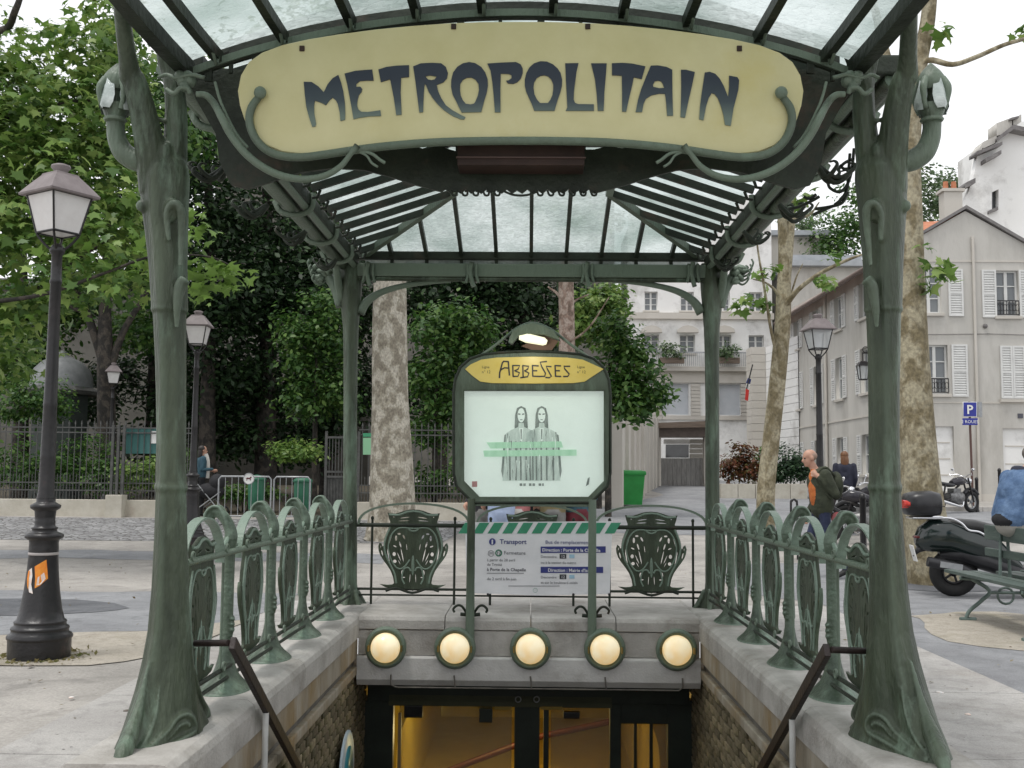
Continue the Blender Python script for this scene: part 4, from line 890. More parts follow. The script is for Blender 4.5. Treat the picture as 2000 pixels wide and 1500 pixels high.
grey_d = M('poster_dark_grey', (.12, .15, .14), (.30, .33, .32), 20, .5, stretch=(2, 1, .4))
green_p = M('poster_green', (.36, .60, .42), (.50, .70, .55), 20, .5, stretch=(1, 1, .2), emit=(.3, .6, .4), es=.2)
# plain stand-in for the film poster: two pale long-coated mannequins and green bands
def fig(cx, w):
    f = lambda x, y: (cx + x * w, y)
    plate_px([[f(-7, 797), f(0, 793), f(7, 797), f(10, 810), f(11, 838), f(6, 842), f(-6, 842), f(-11, 838), f(-10, 810)]], YP - .0115, .003, 'poster_print', grey_d, SB)
    body = [f(-4, 826), f(4, 826), f(5, 834), f(17, 840), f(25, 846), f(27, 880), f(29, 920), f(31, 939), f(-31, 939), f(-29, 920), f(-27, 880), f(-25, 846), f(-17, 840), f(-5, 834)]
    plate_px([body], YP - .0130, .003, 'poster_print', grey_p, SB)
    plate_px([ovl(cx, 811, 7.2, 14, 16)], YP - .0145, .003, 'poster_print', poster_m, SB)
    for sg in (-1, 1): plate_px([[(cx + sg * 1.5, 808), (cx + sg * 6, 807), (cx + sg * 6, 810), (cx + sg * 1.5, 810.5)]], YP - .0165, .0008, 'poster_print', grey_d, SB)
    plate_px([[(cx - 3, 819), (cx + 3, 819), (cx + 2, 820.5), (cx - 2, 820.5)]], YP - .0165, .0008, 'poster_print', grey_d, SB)
    for x in (-20, -10, -2, 7, 18): plate_px([[f(x, 862), f(x + 2.0, 862), f(x + 3, 938), f(x, 938)]], YP - .017, .003, 'poster_print', grey_d, SB)
fig(1018, 1.18); fig(1058, 1.18)
for k in range(46):
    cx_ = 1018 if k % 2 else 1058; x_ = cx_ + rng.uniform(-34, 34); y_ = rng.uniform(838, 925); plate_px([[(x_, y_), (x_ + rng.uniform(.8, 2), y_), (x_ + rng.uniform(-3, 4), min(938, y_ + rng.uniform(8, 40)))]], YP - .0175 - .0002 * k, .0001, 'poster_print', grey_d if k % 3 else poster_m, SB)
for cx in (1018, 1058):
    for sg in (-1, 1): plate_px([[(cx + sg * 27, 846), (cx + sg * 33, 850), (cx + sg * 39, 920), (cx + sg * 36, 934), (cx + sg * 32, 920)]], YP - .0105, .003, 'poster_print', grey_d, SB)
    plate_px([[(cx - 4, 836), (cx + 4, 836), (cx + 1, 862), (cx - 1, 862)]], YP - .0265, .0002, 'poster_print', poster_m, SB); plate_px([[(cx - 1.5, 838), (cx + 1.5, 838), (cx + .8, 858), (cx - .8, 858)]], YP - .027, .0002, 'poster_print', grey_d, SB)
plate_px([[(950, 864), (1096, 862), (1100, 874), (958, 876)]], YP - .021, .003, 'poster_print', green_p, SB); plate_px([[(944, 880), (1126, 878), (1126, 890), (946, 892)]], YP - .023, .003, 'poster_print', green_p, SB)
plate_px([[(922, 940), (932, 940), (932, 951), (922, 951)]], YP - .012, .003, 'poster_print', M('poster_red', (.5, .16, .17), None), SB)
for k, (a, b) in enumerate(((1015, 1020), (1022, 1027), (1033, 1038), (1040, 1045), (1052, 1057), (1059, 1062))): plate_px([[(a, 944), (b, 944), (b, 949), (a, 949)]], YP - .012, .003, 'poster_print', grey_d, SB)
plate_px([[(1148, 934), (1152, 932), (1150, 946), (1144, 950)]], YP - .012, .003, 'poster_print', grey_d, SB)
pane_ = clear_glass('case_glass', (.97, 1, .98), .06)
plate_px([fi], YB_ - .035, .004, 'case_glass', pane_, SB)
np_ = [(909, 721), (920, 712), (940, 703), (970, 699), (1039, 697), (1108, 699), (1138, 703), (1158, 712), (1178, 721), (1160, 733), (1142, 745), (1120, 748), (1039, 749), (960, 748), (938, 745), (922, 733)]
plate_px([np_], YB_ - .055, .012, 'name_panel', yellow, SB, .002)
def stroke(pts, w_, Y, par, name='lettering', mat=ink):
    mb = MB(); P3 = [at(900 + x * .145, 690 + y * .145, Y) for x, y in pts]; mb.band(P3, (0, 1, 0), .004, w_); mb.build(name, mat, par)
ST_ = [[(520, 335), (525, 260), (560, 130), (580, 105)], [(570, 108), (645, 112)], [(640, 108), (655, 300)], [(535, 225), (590, 195), (645, 200)], [(700, 165), (705, 315)], [(692, 165), (795, 165), (770, 215), (722, 238)], [(725, 235), (790, 262), (770, 310), (700, 312)], [(835, 165), (840, 330)], [(828, 165), (915, 175), (900, 215), (855, 238)], [(858, 235), (918, 268), (900, 315), (800, 330)], [(965, 165), (970, 312)], [(965, 308), (1062, 312)], [(957, 165), (1050, 170)], [(970, 235), (1030, 235)], [(1160, 110), (1070, 120), (1090, 180), (1140, 270), (1130, 310), (1060, 312)], [(1222, 180), (1150, 175), (1170, 220), (1220, 310), (1190, 330), (1140, 325)], [(1270, 165), (1275, 312)], [(1268, 308), (1352, 312)], [(1262, 165), (1350, 170)], [(1275, 235), (1335, 235)], [(1472, 175), (1388, 175), (1400, 210), (1460, 280), (1440, 312), (1378, 312)]]
for st in ST_: stroke(st, .0125, YB_ - .064, SB)
def txt_px(s, px, py, hpx, Y, name, mat, par, align='LEFT', bold=0, sx=1):
    o_ = at(px, py, Y); sc_ = at(px, py - hpx, Y).z - o_.z
    return text(s, sc_ / .7, name, mat, par, lambda u, v, w_: Vector((o_.x + u, Y - w_, o_.z + v)), align, .0008, sx=sx, bold=bold)
for x0, al in ((941, 'LEFT'), (1127, 'LEFT')):
    txt_px('Ligne', x0, 719, 5, YB_ - .063, 'lettering', ink, SB); txt_px('n° 12', x0, 729, 5.5, YB_ - .063, 'lettering', ink, SB)
# posts
for px in (920, 1156):
    x = at(px, 1100, YB_).x; mb = MB(); mb.tube([(x, YB_ - .05, -.14), (x, YB_ - .05, .45), (x, YB_ - .05, 1.2)], [.040, .036, .034], 14); mb.build('post', iron, SB)
    mb = MB()
    for s in (-1, 1): mb.tube(smooth_path([(x + s * .03, YB_ - .03, .215), (x + s * .07, YB_ - .04, .275), (x + s * .11, YB_ - .04, .285), (x + s * .145, YB_ - .04, .255), (x + s * .135, YB_ - .04, .225)], 4), .011, 6); mb.tube([(x + s * .03, YB_ - .03, .205), (x + s * .085, YB_ - .03, .21)], .016, 6)
    mb.build('foot_scroll', iron_d, SB)
mb = MB(); mb.box((at(1039, 985, YB_).x, YB_, at(1039, 985, YB_).z), (1.06, .09, .035)); mb.build('bottom_rail', iron, SB, bevel=.006)
# crest with the lamp
cr = [(944, 692), (1006, 646), (1020, 638), (1039, 634), (1058, 638), (1084, 646), (1136, 692)]
mb = MB(); mb.tube(smooth_path([at(x, y, YB_ - .02) for x, y in ((906, 716), (930, 700), (965, 676), (1004, 645), (1024, 634), (1039, 631), (1056, 634), (1080, 646), (1116, 674), (1150, 698), (1172, 718))], 4), .012, 8); mb.build('crest_rod', iron, SB)
plate_px([[(1002, 648), (1020, 637), (1039, 633), (1058, 637), (1080, 648), (1092, 664), (1080, 660), (1064, 654), (1040, 652), (1012, 656), (1000, 672), (994, 668)]], YB_ - .06, .10, 'lamp_hood', iron, SB, .004)
plate_px([[(1064, 655), (1092, 664), (1078, 684), (1040, 684), (1018, 676)]], YB_ + .03, .01, 'lamp_back', M('rusty_reflector', (.13, .07, .05), (.2, .12, .08), 5), SB)
tube_m = M('lit_lamp_tube', (.8, .8, .6), None, emit=(1, .96, .66), es=.6)
mb = MB(); mb.tube([at(1014, 659, YB_ - .09), at(1028, 660, YB_ - .09), at(1062, 667, YB_ - .09), at(1068, 669, YB_ - .09)], [.02, .042, .036, .02], 12); mb.build('lamp_tube', tube_m, SB)
bl_d = bpy.data.lights.new('board_lamp', 'POINT'); bl_d.energy = 3.2; bl_d.color = (1, .95, .78); bl_d.shadow_soft_size = .05
bl_o = bpy.data.objects.new('board_lamp', bl_d); COL.objects.link(bl_o); bl_o.location = at(1041, 674, YB_ - .55) - wloc(SB); bl_o.parent = SB
# ================================================================== transport notice
NB = empty('transport_notice', (.02, 10.08, .6), 'white transport notice with green stripes and blue direction bars tied to the back railing', 'banner')
YN = 10.1
shp = [(908, 1020), (1196, 1018), (1191, 1160), (1050, 1163), (912, 1158)]
plate_px([shp], YN, .006, 'sheet', whitesheet, NB)
grn = M('banner_green', (.03, .24, .13), (.05, .30, .17), 6, .5); navy = M('banner_navy', (.03, .04, .20), None, rough=.5); dk = M('banner_grey_print', (.15, .15, .17), None); navt = M('banner_blue_print', (.05, .06, .2), None); lbl = M('pale_blue_print', (.35, .55, .68), None)
for k in range(11):
    x = 900 + k * 28.6; plate_px([[(x + 8, 1021), (x + 27, 1021), (x + 14, 1042), (x - 5, 1042)]], YN - .006, .003, 'stripe', grn, NB)
plate_px([ovl(961.5, 1058, 6.5, 6.8, 18)], YN - .006, .003, 'info_disc', navy, NB); txt_px('i', 961.5, 1062.5, 8.5, YN - .009, 'lettering', whitesheet, NB, 'CENTER', .004)
txt_px('Transport', 976, 1062, 9, YN - .006, 'lettering', navt, NB, bold=.001)
txt_px('Bus de remplacement', 1065, 1062, 7, YN - .006, 'lettering', navt, NB)
plate_px([[(1056, 1067.5), (1183, 1067), (1183, 1079.5), (1056, 1080)]], YN - .006, .003, 'direction_bar', navy, NB); txt_px('Direction : Porte de la Chapelle', 1059, 1077, 6.2, YN - .009, 'lettering', whitesheet, NB, bold=.0008)
plate_px([[(1056, 1107), (1178, 1107), (1178, 1119), (1056, 1119)]], YN - .006, .003, 'direction_bar', navy, NB); txt_px("Direction : Mairie d'Issy", 1070, 1116.5, 6.2, YN - .009, 'lettering', whitesheet, NB, bold=.0008)
for y in (1087, 1127): plate_px([[(1093, y - 5), (1106, y - 5), (1106, y + 4), (1093, y + 4)]], YN - .006, .003, 'line_number', ink, NB); txt_px('12', 1099.5, y + 2.5, 5.5, YN - .009, 'lettering', whitesheet, NB, 'CENTER'); plate_px([[(1112, y - 4), (1122, y - 4), (1122, y + 3), (1112, y + 3)]], YN - .006, .003, 'bus_symbol', lbl, NB); txt_px('Descendre', 1056, y + 2.5, 5, YN - .006, 'lettering', dk, NB)
txt_px('ou à la station du métro', 1056, 1101, 5, YN - .006, 'lettering', dk, NB); txt_px('et sur le boulevard voisin', 1056, 1140, 5, YN - .006, 'lettering', dk, NB)
mb = MB(); mb.torus(at(959, 1081, YN - .006), .027, .002, 'Y', 20, 4); mb.build('metro_ring', dk, NB); txt_px('M', 959, 1084, 6, YN - .006, 'lettering', dk, NB, 'CENTER')
mb = MB(); mb.torus(at(974, 1080, YN - .006), .027, .006, 'Y', 20, 4); mb.build('line_ring', M('line_green', (.05, .2, .12), None), NB); txt_px('12', 974, 1083, 6, YN - .006, 'lettering', ink, NB, 'CENTER')
txt_px('Fermeture', 984, 1083, 7, YN - .006, 'lettering', dk, NB)
for s, y in (('à partir du 28 avril', 1096), ('de Trinité', 1105)): txt_px(s, 951, y, 5.2, YN - .006, 'lettering', dk, NB)
txt_px('à Porte de la Chapelle', 951, 1115, 6, YN - .006, 'lettering', dk, NB, bold=.0008); txt_px('du 2 avril à fin juin', 951, 1133, 5.5, YN - .006, 'lettering', dk, NB)
mb = MB()
for x0, x1, y in ((951, 1023, 1119), (993, 1093, 1144)): mb.fbox(lambda u, v, w_: at(u, v, YN - .006 - w_), x0, x1, y, y + 1.1, 0, .002)
mb.build('rule', dk, NB); mb = MB(); mb.torus(at(1045.5, 1153, YN - .006), .02, .002, 'Y', 18, 4); mb.build('emblem', M('faint_green', (.35, .5, .45), None), NB)
mb = MB()
for x in (953, 1120, 1190): mb.ell(at(x, 1161, YN - .02), (.012, .012, .012), 8, 6)
mb.build('eyelet', blackiron, NB)
# ================================================================== street lamps
def lamp_proto(milk=True):
    """Paris lamp, root at its foot, 3.75 m tall"""
    L_ = empty('street_lamp', (0, 0, 0))
    mb = MB(); mb.lathe([(.224, 0), (.224, .002), (.226, .14), (.226, .142), (.234, .15), (.236, .165), (.226, .178), (.226, .18), (.206, .19), (.204, .21), (.204, .212), (.210, .222), (.204, .234), (.186, .242), (.184, .26), (.184, .262), (.189, .270), (.182, .280), (.170, .286), (.15, .36), (.128, .50), (.113, .65), (.105, .78), (.107, .80), (.106, .83), (.104, .86), (.108, .880), (.108, .882), (.136, .897), (.14, .91), (.138, .922), (.112, .936), (.090, .944), (.090, .962), (.096, .968), (.094, .976), (.078, .982), (.073, 1.0), (.076, 1.02), (.072, 1.03), (.074, 1.06), (.078, 1.10), (.078, 1.102), (.106, 1.12), (.110, 1.13), (.110, 1.145), (.086, 1.158), (.068, 1.17), (.07, 1.20)], 28); mb.build('base', blackiron, L_, local=True)
    mb = MB(); mb.lathe([(.07, 1.19), (.058, 1.26), (.056, 1.5), (.057, 1.515), (.055, 1.53), (.050, 1.9), (.053, 1.915), (.050, 1.93), (.045, 2.35), (.041, 2.85), (.046, 2.86), (.046, 2.88), (.040, 2.89), (.040, 3.08), (.055, 3.1), (.058, 3.12), (.045, 3.15), (.02, 3.17)], 18)
    for k in range(4):
        a = k * PI / 2 + PI / 4; d = Vector((math.cos(a), math.sin(a), 0)); mb.tube(smooth_path([Vector((0, 0, 3.12)) + d * .045, Vector((0, 0, 3.17)) + d * .10, Vector((0, 0, 3.24)) + d * .155], 4), .010, 6)
    mb.build('pole', blackiron, L_, local=True)
    b0, b1, z0, z1 = .112, .168, 3.25, 3.545
    mb = MB()
    for k in range(4):
        a = k * PI / 2 + PI / 4; r2 = 2 ** .5; p0 = Vector((math.cos(a) * b0 * r2, math.sin(a) * b0 * r2, z0)); p1 = Vector((math.cos(a) * b1 * r2, math.sin(a) * b1 * r2, z1)); mb.tube([p0, p1], .009, 6)
        a2 = a + PI / 2; mb.tube([p0, Vector((math.cos(a2) * b0 * r2, math.sin(a2) * b0 * r2, z0))], .010, 6)
        mb.tube([p1, Vector((math.cos(a2) * b1 * r2, math.sin(a2) * b1 * r2, z1))], .010, 6)
    mb.build('lantern_frame', blackiron, L_, local=True)
    for k in range(4):
        rot = Matrix.Rotation(k * PI / 2, 3, 'Z'); mb = MB(); mb.add([rot @ Vector(v) for v in ((-b0 + .006, b0, z0), (b0 - .006, b0, z0), (b1 - .006, b1, z1), (-b1 + .006, b1, z1))], [(0, 1, 2, 3)]); mb.build('pane', lantern_milk if milk else lantern_clear, L_, local=True)
    mb = MB(); mb.add([(-b0, -b0, z0), (b0, -b0, z0), (b0, b0, z0), (-b0, b0, z0)], [(0, 1, 2, 3)]); mb.build('bottom_pane', lantern_milk if milk else lantern_clear, L_, local=True)
    if not milk: mb = MB(); mb.lathe([(.03, z0), (.045, z0 + .08), (.04, z0 + .18), (.01, z0 + .2)], 12); mb.build('bulb', lantern_milk, L_, local=True)
    mb = MB(); sq = lambda h, z: [Vector((x * h, y * h, z)) for x, y in ((-1, -1), (1, -1), (1, 1), (-1, 1))]
    mb.rings([sq(.212, 3.54), sq(.215, 3.555), sq(.152, 3.64), sq(.10, 3.705), sq(.095, 3.72), sq(.055, 3.73)], True, False); mb.lathe([(.05, 3.725), (.05, 3.745), (.075, 3.775), (.07, 3.79), (.045, 3.80), (.01, 3.805)], 16); mb.build('lantern_roof', lamp_roof_m, L_, local=True)
    return L_
lamp_roof_m = M('purplish_lamp_roof', (.15, .125, .125), (.22, .19, .19), 6, .6)
A0 = lamp_proto(True); B0 = lamp_proto(False)
def put_lamp(o, px, Y, rz, sc_, label, g='old iron street lamps on the square'):
    p = ground_at(px, Y); o.location = p; o.rotation_euler.z = R(rz); o.scale = (sc_,) * 3; tag(o, label, 'street lamp', g); return o
l1 = put_lamp(A0, 92, 8.2, 58, 1.0, 'tall black street lamp with milky lantern and torn orange sticker on its base')
l2 = put_lamp(copy_tree(A0), 377, 18.6, 4, 1.08, 'black street lamp half hidden behind the left front column')
l3 = put_lamp(copy_tree(A0), 214, 29.5, 20, 1.05, 'small grey park lamp behind the iron fence')
l4 = put_lamp(B0, 1602, 17.6, 8, 1.05, 'brown street lamp with clear glass lantern behind the walking man')
# sticker, curved round the base of the first lamp
stick_o = M('orange_sticker', (.75, .20, .015), (.8, .32, .03), 20, .5); stick_w = M('torn_paper', (.7, .72, .72), (.75, .55, .45), 25, .7)
def curved(outline, name, mat, off):
    mb = MB(); z0 = .5; vs = []
    for a, z in outline:
        r_ = interp(z, [.36, .50, .65, .78], [.15, .128, .113, .105]) + off; vs.append(Vector((math.sin(a) * r_, -math.cos(a) * r_, z)))
    mb.add(vs, [list(range(len(vs)))]); me = mb.mesh(name, mat); o = link(name, me, None, l1); o.rotation_euler.z = -R(58); return o
curved([(-.1, .69), (.25, .715), (.62, .74), (.7, .66), (.74, .60), (.3, .55), (.02, .53), (.0, .60)], 'sticker', stick_o, .004)
curved([(.15, .61), (.5, .645), (.6, .60), (.35, .56), (.1, .55)], 'sticker', stick_w, .006)
curved([(-.55, .66), (-.3, .68), (-.2, .62), (-.22, .56), (-.05, .49), (-.3, .50), (-.5, .56)], 'sticker', stick_w, .004)
curved([(-.58, .655), (-.45, .66), (-.42, .58), (-.38, .52), (-.5, .55), (-.6, .6)], 'sticker', stick_o, .006)
mb = MB(); mb.lathe([(.107, .77), (.109, .772), (.109, .788), (.107, .79)], 24); mb.build('tie_band', M('pale_tie_band', (.4, .37, .36), None), l1, local=True)
# ================================================================== park fence
fence_m = M('grey_green_fence_iron', (.05, .052, .05), (.10, .10, .095), 6, .6)
pier_m = M('cream_wall_render', (.46, .43, .36), (.56, .53, .46), 3, .85, .3, 30, c3=(.36, .28, .22), s3=1.2, lo3=.6, hi3=.8)
FY = 26.0
def fence(name, px0, px1, label, dens=1):
    x0, x1 = at(px0, 929, FY).x, at(px1, 929, FY).x; z = gz(FY); Fn = empty(name, ((x0 + x1) / 2, FY, z), label, 'fence')
    mb = MB(); mb.box(((x0 + x1) / 2, FY, z + .15), (x1 - x0, .3, .5)); mb.build('low_wall', pier_m, Fn, bevel=.015)
    L0 = Vector(((x0 + x1) / 2, FY, z))
    for zz in (2.02, .62, .80, 2.14): mb = MB(); mb.box(((x0 + x1) / 2, FY, z + zz), (x1 - x0, .03, .03)); mb.build('rail', fence_m, Fn)
    mb = MB(); mb.tube([(0, 0, .38), (0, 0, 2.22)], .0125, 6); mb.lathe([(.012, 2.2), (.022, 2.24), (.001, 2.32)], 6); tall = mb.mesh('picket', fence_m)
    mb = MB(); mb.tube([(0, 0, .38), (0, 0, .95)], .009, 6); mb.lathe([(.01, .94), (.016, .96), (.001, 1.02)], 6); short = mb.mesh('short_picket', fence_m)
    n = int((x1 - x0) / (.152 * dens))
    for i in range(n):
        x = x0 + (i + .5) * (x1 - x0) / n; link('picket', tall, None, Fn, (x - L0.x, 0, 0)); link('short_picket', short, None, Fn, (x - L0.x + .076 * dens, 0, 0))
    return Fn
fA = fence('park_fence', -60, 372, 'iron park fence on a low cream wall behind the left street lamp')
fB = fence('park_fence', 700, 958, 'dark park fence on a low wall behind the big plane trunk and station board')
for px in (222, 234): pass
pr = empty('fence_pier', ground_at(229, FY - .25), 'cream stone pier carrying three iron fence posts', 'pier')
mb = MB(); c = ground_at(229, FY - .25); mb.box((c.x, c.y, c.z + .25), (.40, .36, .56)); mb.build('block', pier_m, pr, bevel=.015)
for k in (-.135, 0, .135): mb = MB(); mb.box((c.x + k, c.y, c.z + 1.35), (.065, .065, 1.7)); mb.build('post', fence_m, pr, bevel=.006)
# park gate leaf
gt = empty('park_gate', ground_at(664, FY), 'open grey metal park gate left of the plane tree', 'gate')
c = ground_at(664, FY); x0 = at(636, 929, FY).x; x1 = at(700, 929, FY).x
mb = MB()
for x in (x0, x1 - .12, x1): mb.box((x, FY, c.z + 1.05), (.06, .06, 2.1))
for zz in (.12, 1.0, 1.12, 1.95): mb.box(((x0 + x1) / 2, FY, c.z + zz), (x1 - x0, .05, .05))
mb.build('frame', fence_m, gt)
for i in range(9): mb = MB(); mb.box((x0 + .08 + i * .075, FY, c.z + 1.03), (.018, .018, 1.85)); mb.build('bar', fence_m, gt)
mb = MB(); mb.box(((x0 + x1 - .15) / 2, FY + .02, c.z + .55), (x1 - x0 - .2, .012, .85)); mb.build('kick_plate', fence_m, gt)
# crowd barriers with dog sign
BY = 23.6
def barrier(px0, px1, lab):
    a, b = ground_at(px0, BY), ground_at(px1, BY); Bq = empty('crowd_barrier', (a + b) / 2, lab, 'barrier', 'steel crowd barriers at the park entrance')
    mb = MB(); mb.tube([(a.x, BY, a.z), (a.x, BY, a.z + 1.0), (a.x + .05, BY, a.z + 1.06), (b.x - .05, BY, a.z + 1.06), (b.x, BY, a.z + 1.0), (b.x, BY, a.z)], .02, 8); mb.tube([(a.x, BY, a.z + .2), (b.x, BY, a.z + .2)], .016, 6)
    for x in (a.x + .1, b.x - .1): mb.tube([(x, BY - .3, a.z + .02), (x, BY + .3, a.z + .02)], .018, 6)
    mb.build('frame', steel, Bq)
    n = max(4, int((b.x - a.x) / .13)); me = MB().tube([(0, 0, .2), (0, 0, 1.06)], .009, 6).mesh('bar', steel)
    for i in range(1, n): link('bar', me, None, Bq, (a.x + (b.x - a.x) * i / n - (a.x + b.x) / 2, 0, 0))
    return Bq
barrier(428, 530, 'left steel crowd barrier with the round dog sign at the park entrance'); barrier(536, 606, 'right steel crowd barrier at the park entrance')
ds = empty('dog_sign', at(486, 935, BY - .04), 'round white dog sign on the left crowd barrier', 'sign')
c = at(486, 935, BY - .03); plate([ovl(0, 0, .125, .125, 28)], .008, 'disc', white, ds, lambda u, v, w_: Vector((c.x + u, c.y - w_, c.z + v)))
mb = MB(); mb.torus(c + Vector((0, -.006, 0)), .118, .008, 'Y', 28, 6); mb.build('rim', steel, ds)
plate([[(-.06, .0), (-.04, .025), (.02, .02), (.035, .045), (.065, .04), (.06, .02), (.045, .015), (.04, -.04), (.028, -.04), (.024, -.012), (-.03, -.01), (-.036, -.04), (-.05, -.04), (-.046, .0), (-.07, .022)]], .004, 'dog', M('dark_red_print', (.10, .015, .02), None), ds, lambda u, v, w_: Vector((c.x + u, c.y - .006 - w_, c.z + v)))
# green park bins
def sack_bin(px, Y, lab):
    p = ground_at(px, Y); Bn = empty('sack_bin', p, lab, 'bin', 'green sack bins at the park entrance')
    gm = M('bright_green_bin', (.015, .11, .06), (.025, .15, .08), 5, .5)
    mb = MB(); mb.lathe([(.16, .25), (.18, .3), (.20, .9), (.19, .95)], 16, p); mb.build('sack', gm, Bn)
    mb = MB(); mb.lathe([(.21, .93), (.22, .96), (.20, 1.0), (.1, 1.05), (.01, 1.07)], 16, p); mb.build('lid', gm, Bn)
    mb = MB(); mb.tube([p + Vector((0, .28, 0)), p + Vector((0, .28, 1.05))], .03, 8)
    mb.build('post', gm, Bn)
sack_bin(502, 24.8, 'green sack bin behind the crowd barrier with the dog sign'); sack_bin(592, 23.9, 'green sack bin at the right end of the crowd barriers')
ps = empty('park_sign', at(717, 868, FY - .1), 'small light green notice on the fence beside the plane trunk', 'sign')
plate_px([[(709, 855), (726, 855), (726, 888), (709, 888)]], FY - .1, .015, 'board', M('pale_green_board', (.25, .5, .3), None), ps); plate_px([[(709, 846), (726, 846), (726, 853), (709, 853)]], FY - .1, .015, 'header', M('green_header', (.05, .3, .15), None), ps)
bs = empty('notice_board', at(300, 852, FY - .05), 'small blue-green notice board on the park fence', 'sign')
plate_px([[(246, 836), (306, 836), (306, 886), (246, 886)]], FY + .05, .02, 'board', M('teal_board', (.05, .16, .15), None), bs); plate_px([[(294, 842), (305, 842), (305, 866), (294, 866)]], FY + .02, .01, 'paper', white, bs)
# wheelie bin by the street wall
WB = empty('wheelie_bin', ground_at(1230, 32.5), 'bright green wheelie bin beside the street wall', 'bin')
p = ground_at(1230, 32.5); gbm = M('green_wheelie_plastic', (.012, .22, .035), (.02, .28, .05), 3, .4)
mb = MB(); sq = lambda hx, hy, z: [p + Vector((x * hx, y * hy, z)) for x, y in ((-1, -1), (1, -1), (1, 1), (-1, 1))]
mb.rings([sq(.34, .3, .05), sq(.42, .36, .93)], True, False); mb.build('body', gbm, WB, bevel=.02)
mb = MB(); mb.rings([sq(.45, .39, .93), sq(.46, .4, .98), sq(.44, .38, 1.05), sq(.3, .25, 1.08)], True, False); mb.build('lid', gbm, WB, bevel=.01)
mb = MB(); mb.tube([p + Vector((-.42, .36, .98)), p + Vector((.42, .36, .98))], .02, 8); mb.build('handle', gbm, WB)
for s in (-1, 1): mb = MB(); mb.tube([p + Vector((s * .30, .3, .1)), p + Vector((s * .36, .3, .1))], .1, 14); mb.build('wheel', rubber, WB)
# bollards, bike hoop, parking sign
def bollard(px, Y, h, lab, r_=.045):
    p = ground_at(px, Y); b = empty('bollard', p, lab, 'bollard', 'black iron bollards along the kerb')
    mb = MB(); mb.lathe([(r_ * 1.3, 0), (r_ * 1.3, .06), (r_, .08), (r_, h - .1), (r_ * 1.15, h - .09), (r_ * 1.15, h - .06), (r_ * .9, h - .02), (.004, h)], 14, p); mb.build('shaft', blackiron, b)
bollard(1907, 31.0, 1.0, 'black bollard just right of the parking sign pole'); bollard(1952, 31.8, 1.25, 'tall black bollard behind the denim jacket'); bollard(1684, 15.6, 1.15, 'black bollard left of the right front column')
bh = empty('bike_hoop', ground_at(1550, 17.5), 'small black bike hoop left of the walking man', 'bike rack')
p = ground_at(1550, 17.5); mb = MB(); mb.tube(smooth_path([p + Vector(v) for v in ((-.05, 0, 0), (-.05, 0, .85), (-.035, 0, .93), (0, 0, .96), (.035, 0, .93), (.05, 0, .85), (.05, 0, 0))], 4), .018, 8); mb.build('hoop', blackiron, bh)
PS = empty('parking_sign', ground_at(1905, 32.0), 'blue parking sign on a thin brown pole in front of the pale houses', 'sign')
p = ground_at(1899, 32.0); brp = M('brown_pole', (.10, .05, .04), None, rough=.5); sgb = M('sign_blue', (.02, .03, .28), None, rough=.35)
topz = at(1893, 784, 32).z; mb = MB(); mb.tube([p, Vector((p.x - .03, p.y, topz))], .035, 8); mb.build('pole', brp, PS)
plate_px([[(1881, 785), (1908, 785), (1908, 814), (1881, 814)]], 31.94, .02, 'panel', white, PS, .004); plate_px([[(1882, 786), (1907, 786), (1907, 813), (1882, 813)]], 31.92, .012, 'panel_face', sgb, PS); plate_px([[(1880, 817), (1909, 817), (1909, 830), (1880, 830)]], 31.94, .02, 'sub_panel', sgb, PS, .003)
txt_px('P', 1894.5, 808, 17, 31.89, 'lettering', white, PS, 'CENTER', .008); txt_px('2 ROUES', 1894.5, 826.5, 6, 31.90, 'lettering', white, PS, 'CENTER')
mb = MB(); mb.box(at(1913, 800, 32.1), (.12, .1, .45)); mb.build('back_panel', steel, PS)
# small litter on the pavement
for k, (px, py) in enumerate(((140, 1362), (248, 1388), (1835, 1352), (1760, 1345), (1820, 1440), (60, 1300), (1690 + 200, 1395))):
    q = atz(px, py, .017); mb = MB(); mb.ell(q, (.018 + .008 * (k % 3), .022, .006), 8, 5, (0, 0, k)); o = mb.build('litter', M('litter_tone', (.12, .10, .08), None) if k % 2 else stick_w, None)
    tag(o, ['brown leaf scrap on the slab left of the left column', 'brown crumpled scrap near the left column foot', 'brown scrap right of the right column on pale slab', 'pale paper scrap close beside the right column', 'pale scrap on the slab by the right foot', 'brown scrap near the street lamp base', 'pale scrap at the far right of the pale slab'][k] if False else ['pale scrap of paper on the slabs left of the left column foot', 'dark crumb of litter beside the left column foot', 'pale scrap of paper on the slabs right of the right column', 'dark crumb of litter close beside the right column', 'pale scrap of paper on the slabs by the right column foot', 'dark crumb of litter beside the lamp base', 'pale scrap of paper at the lower right edge'][k], 'litter')
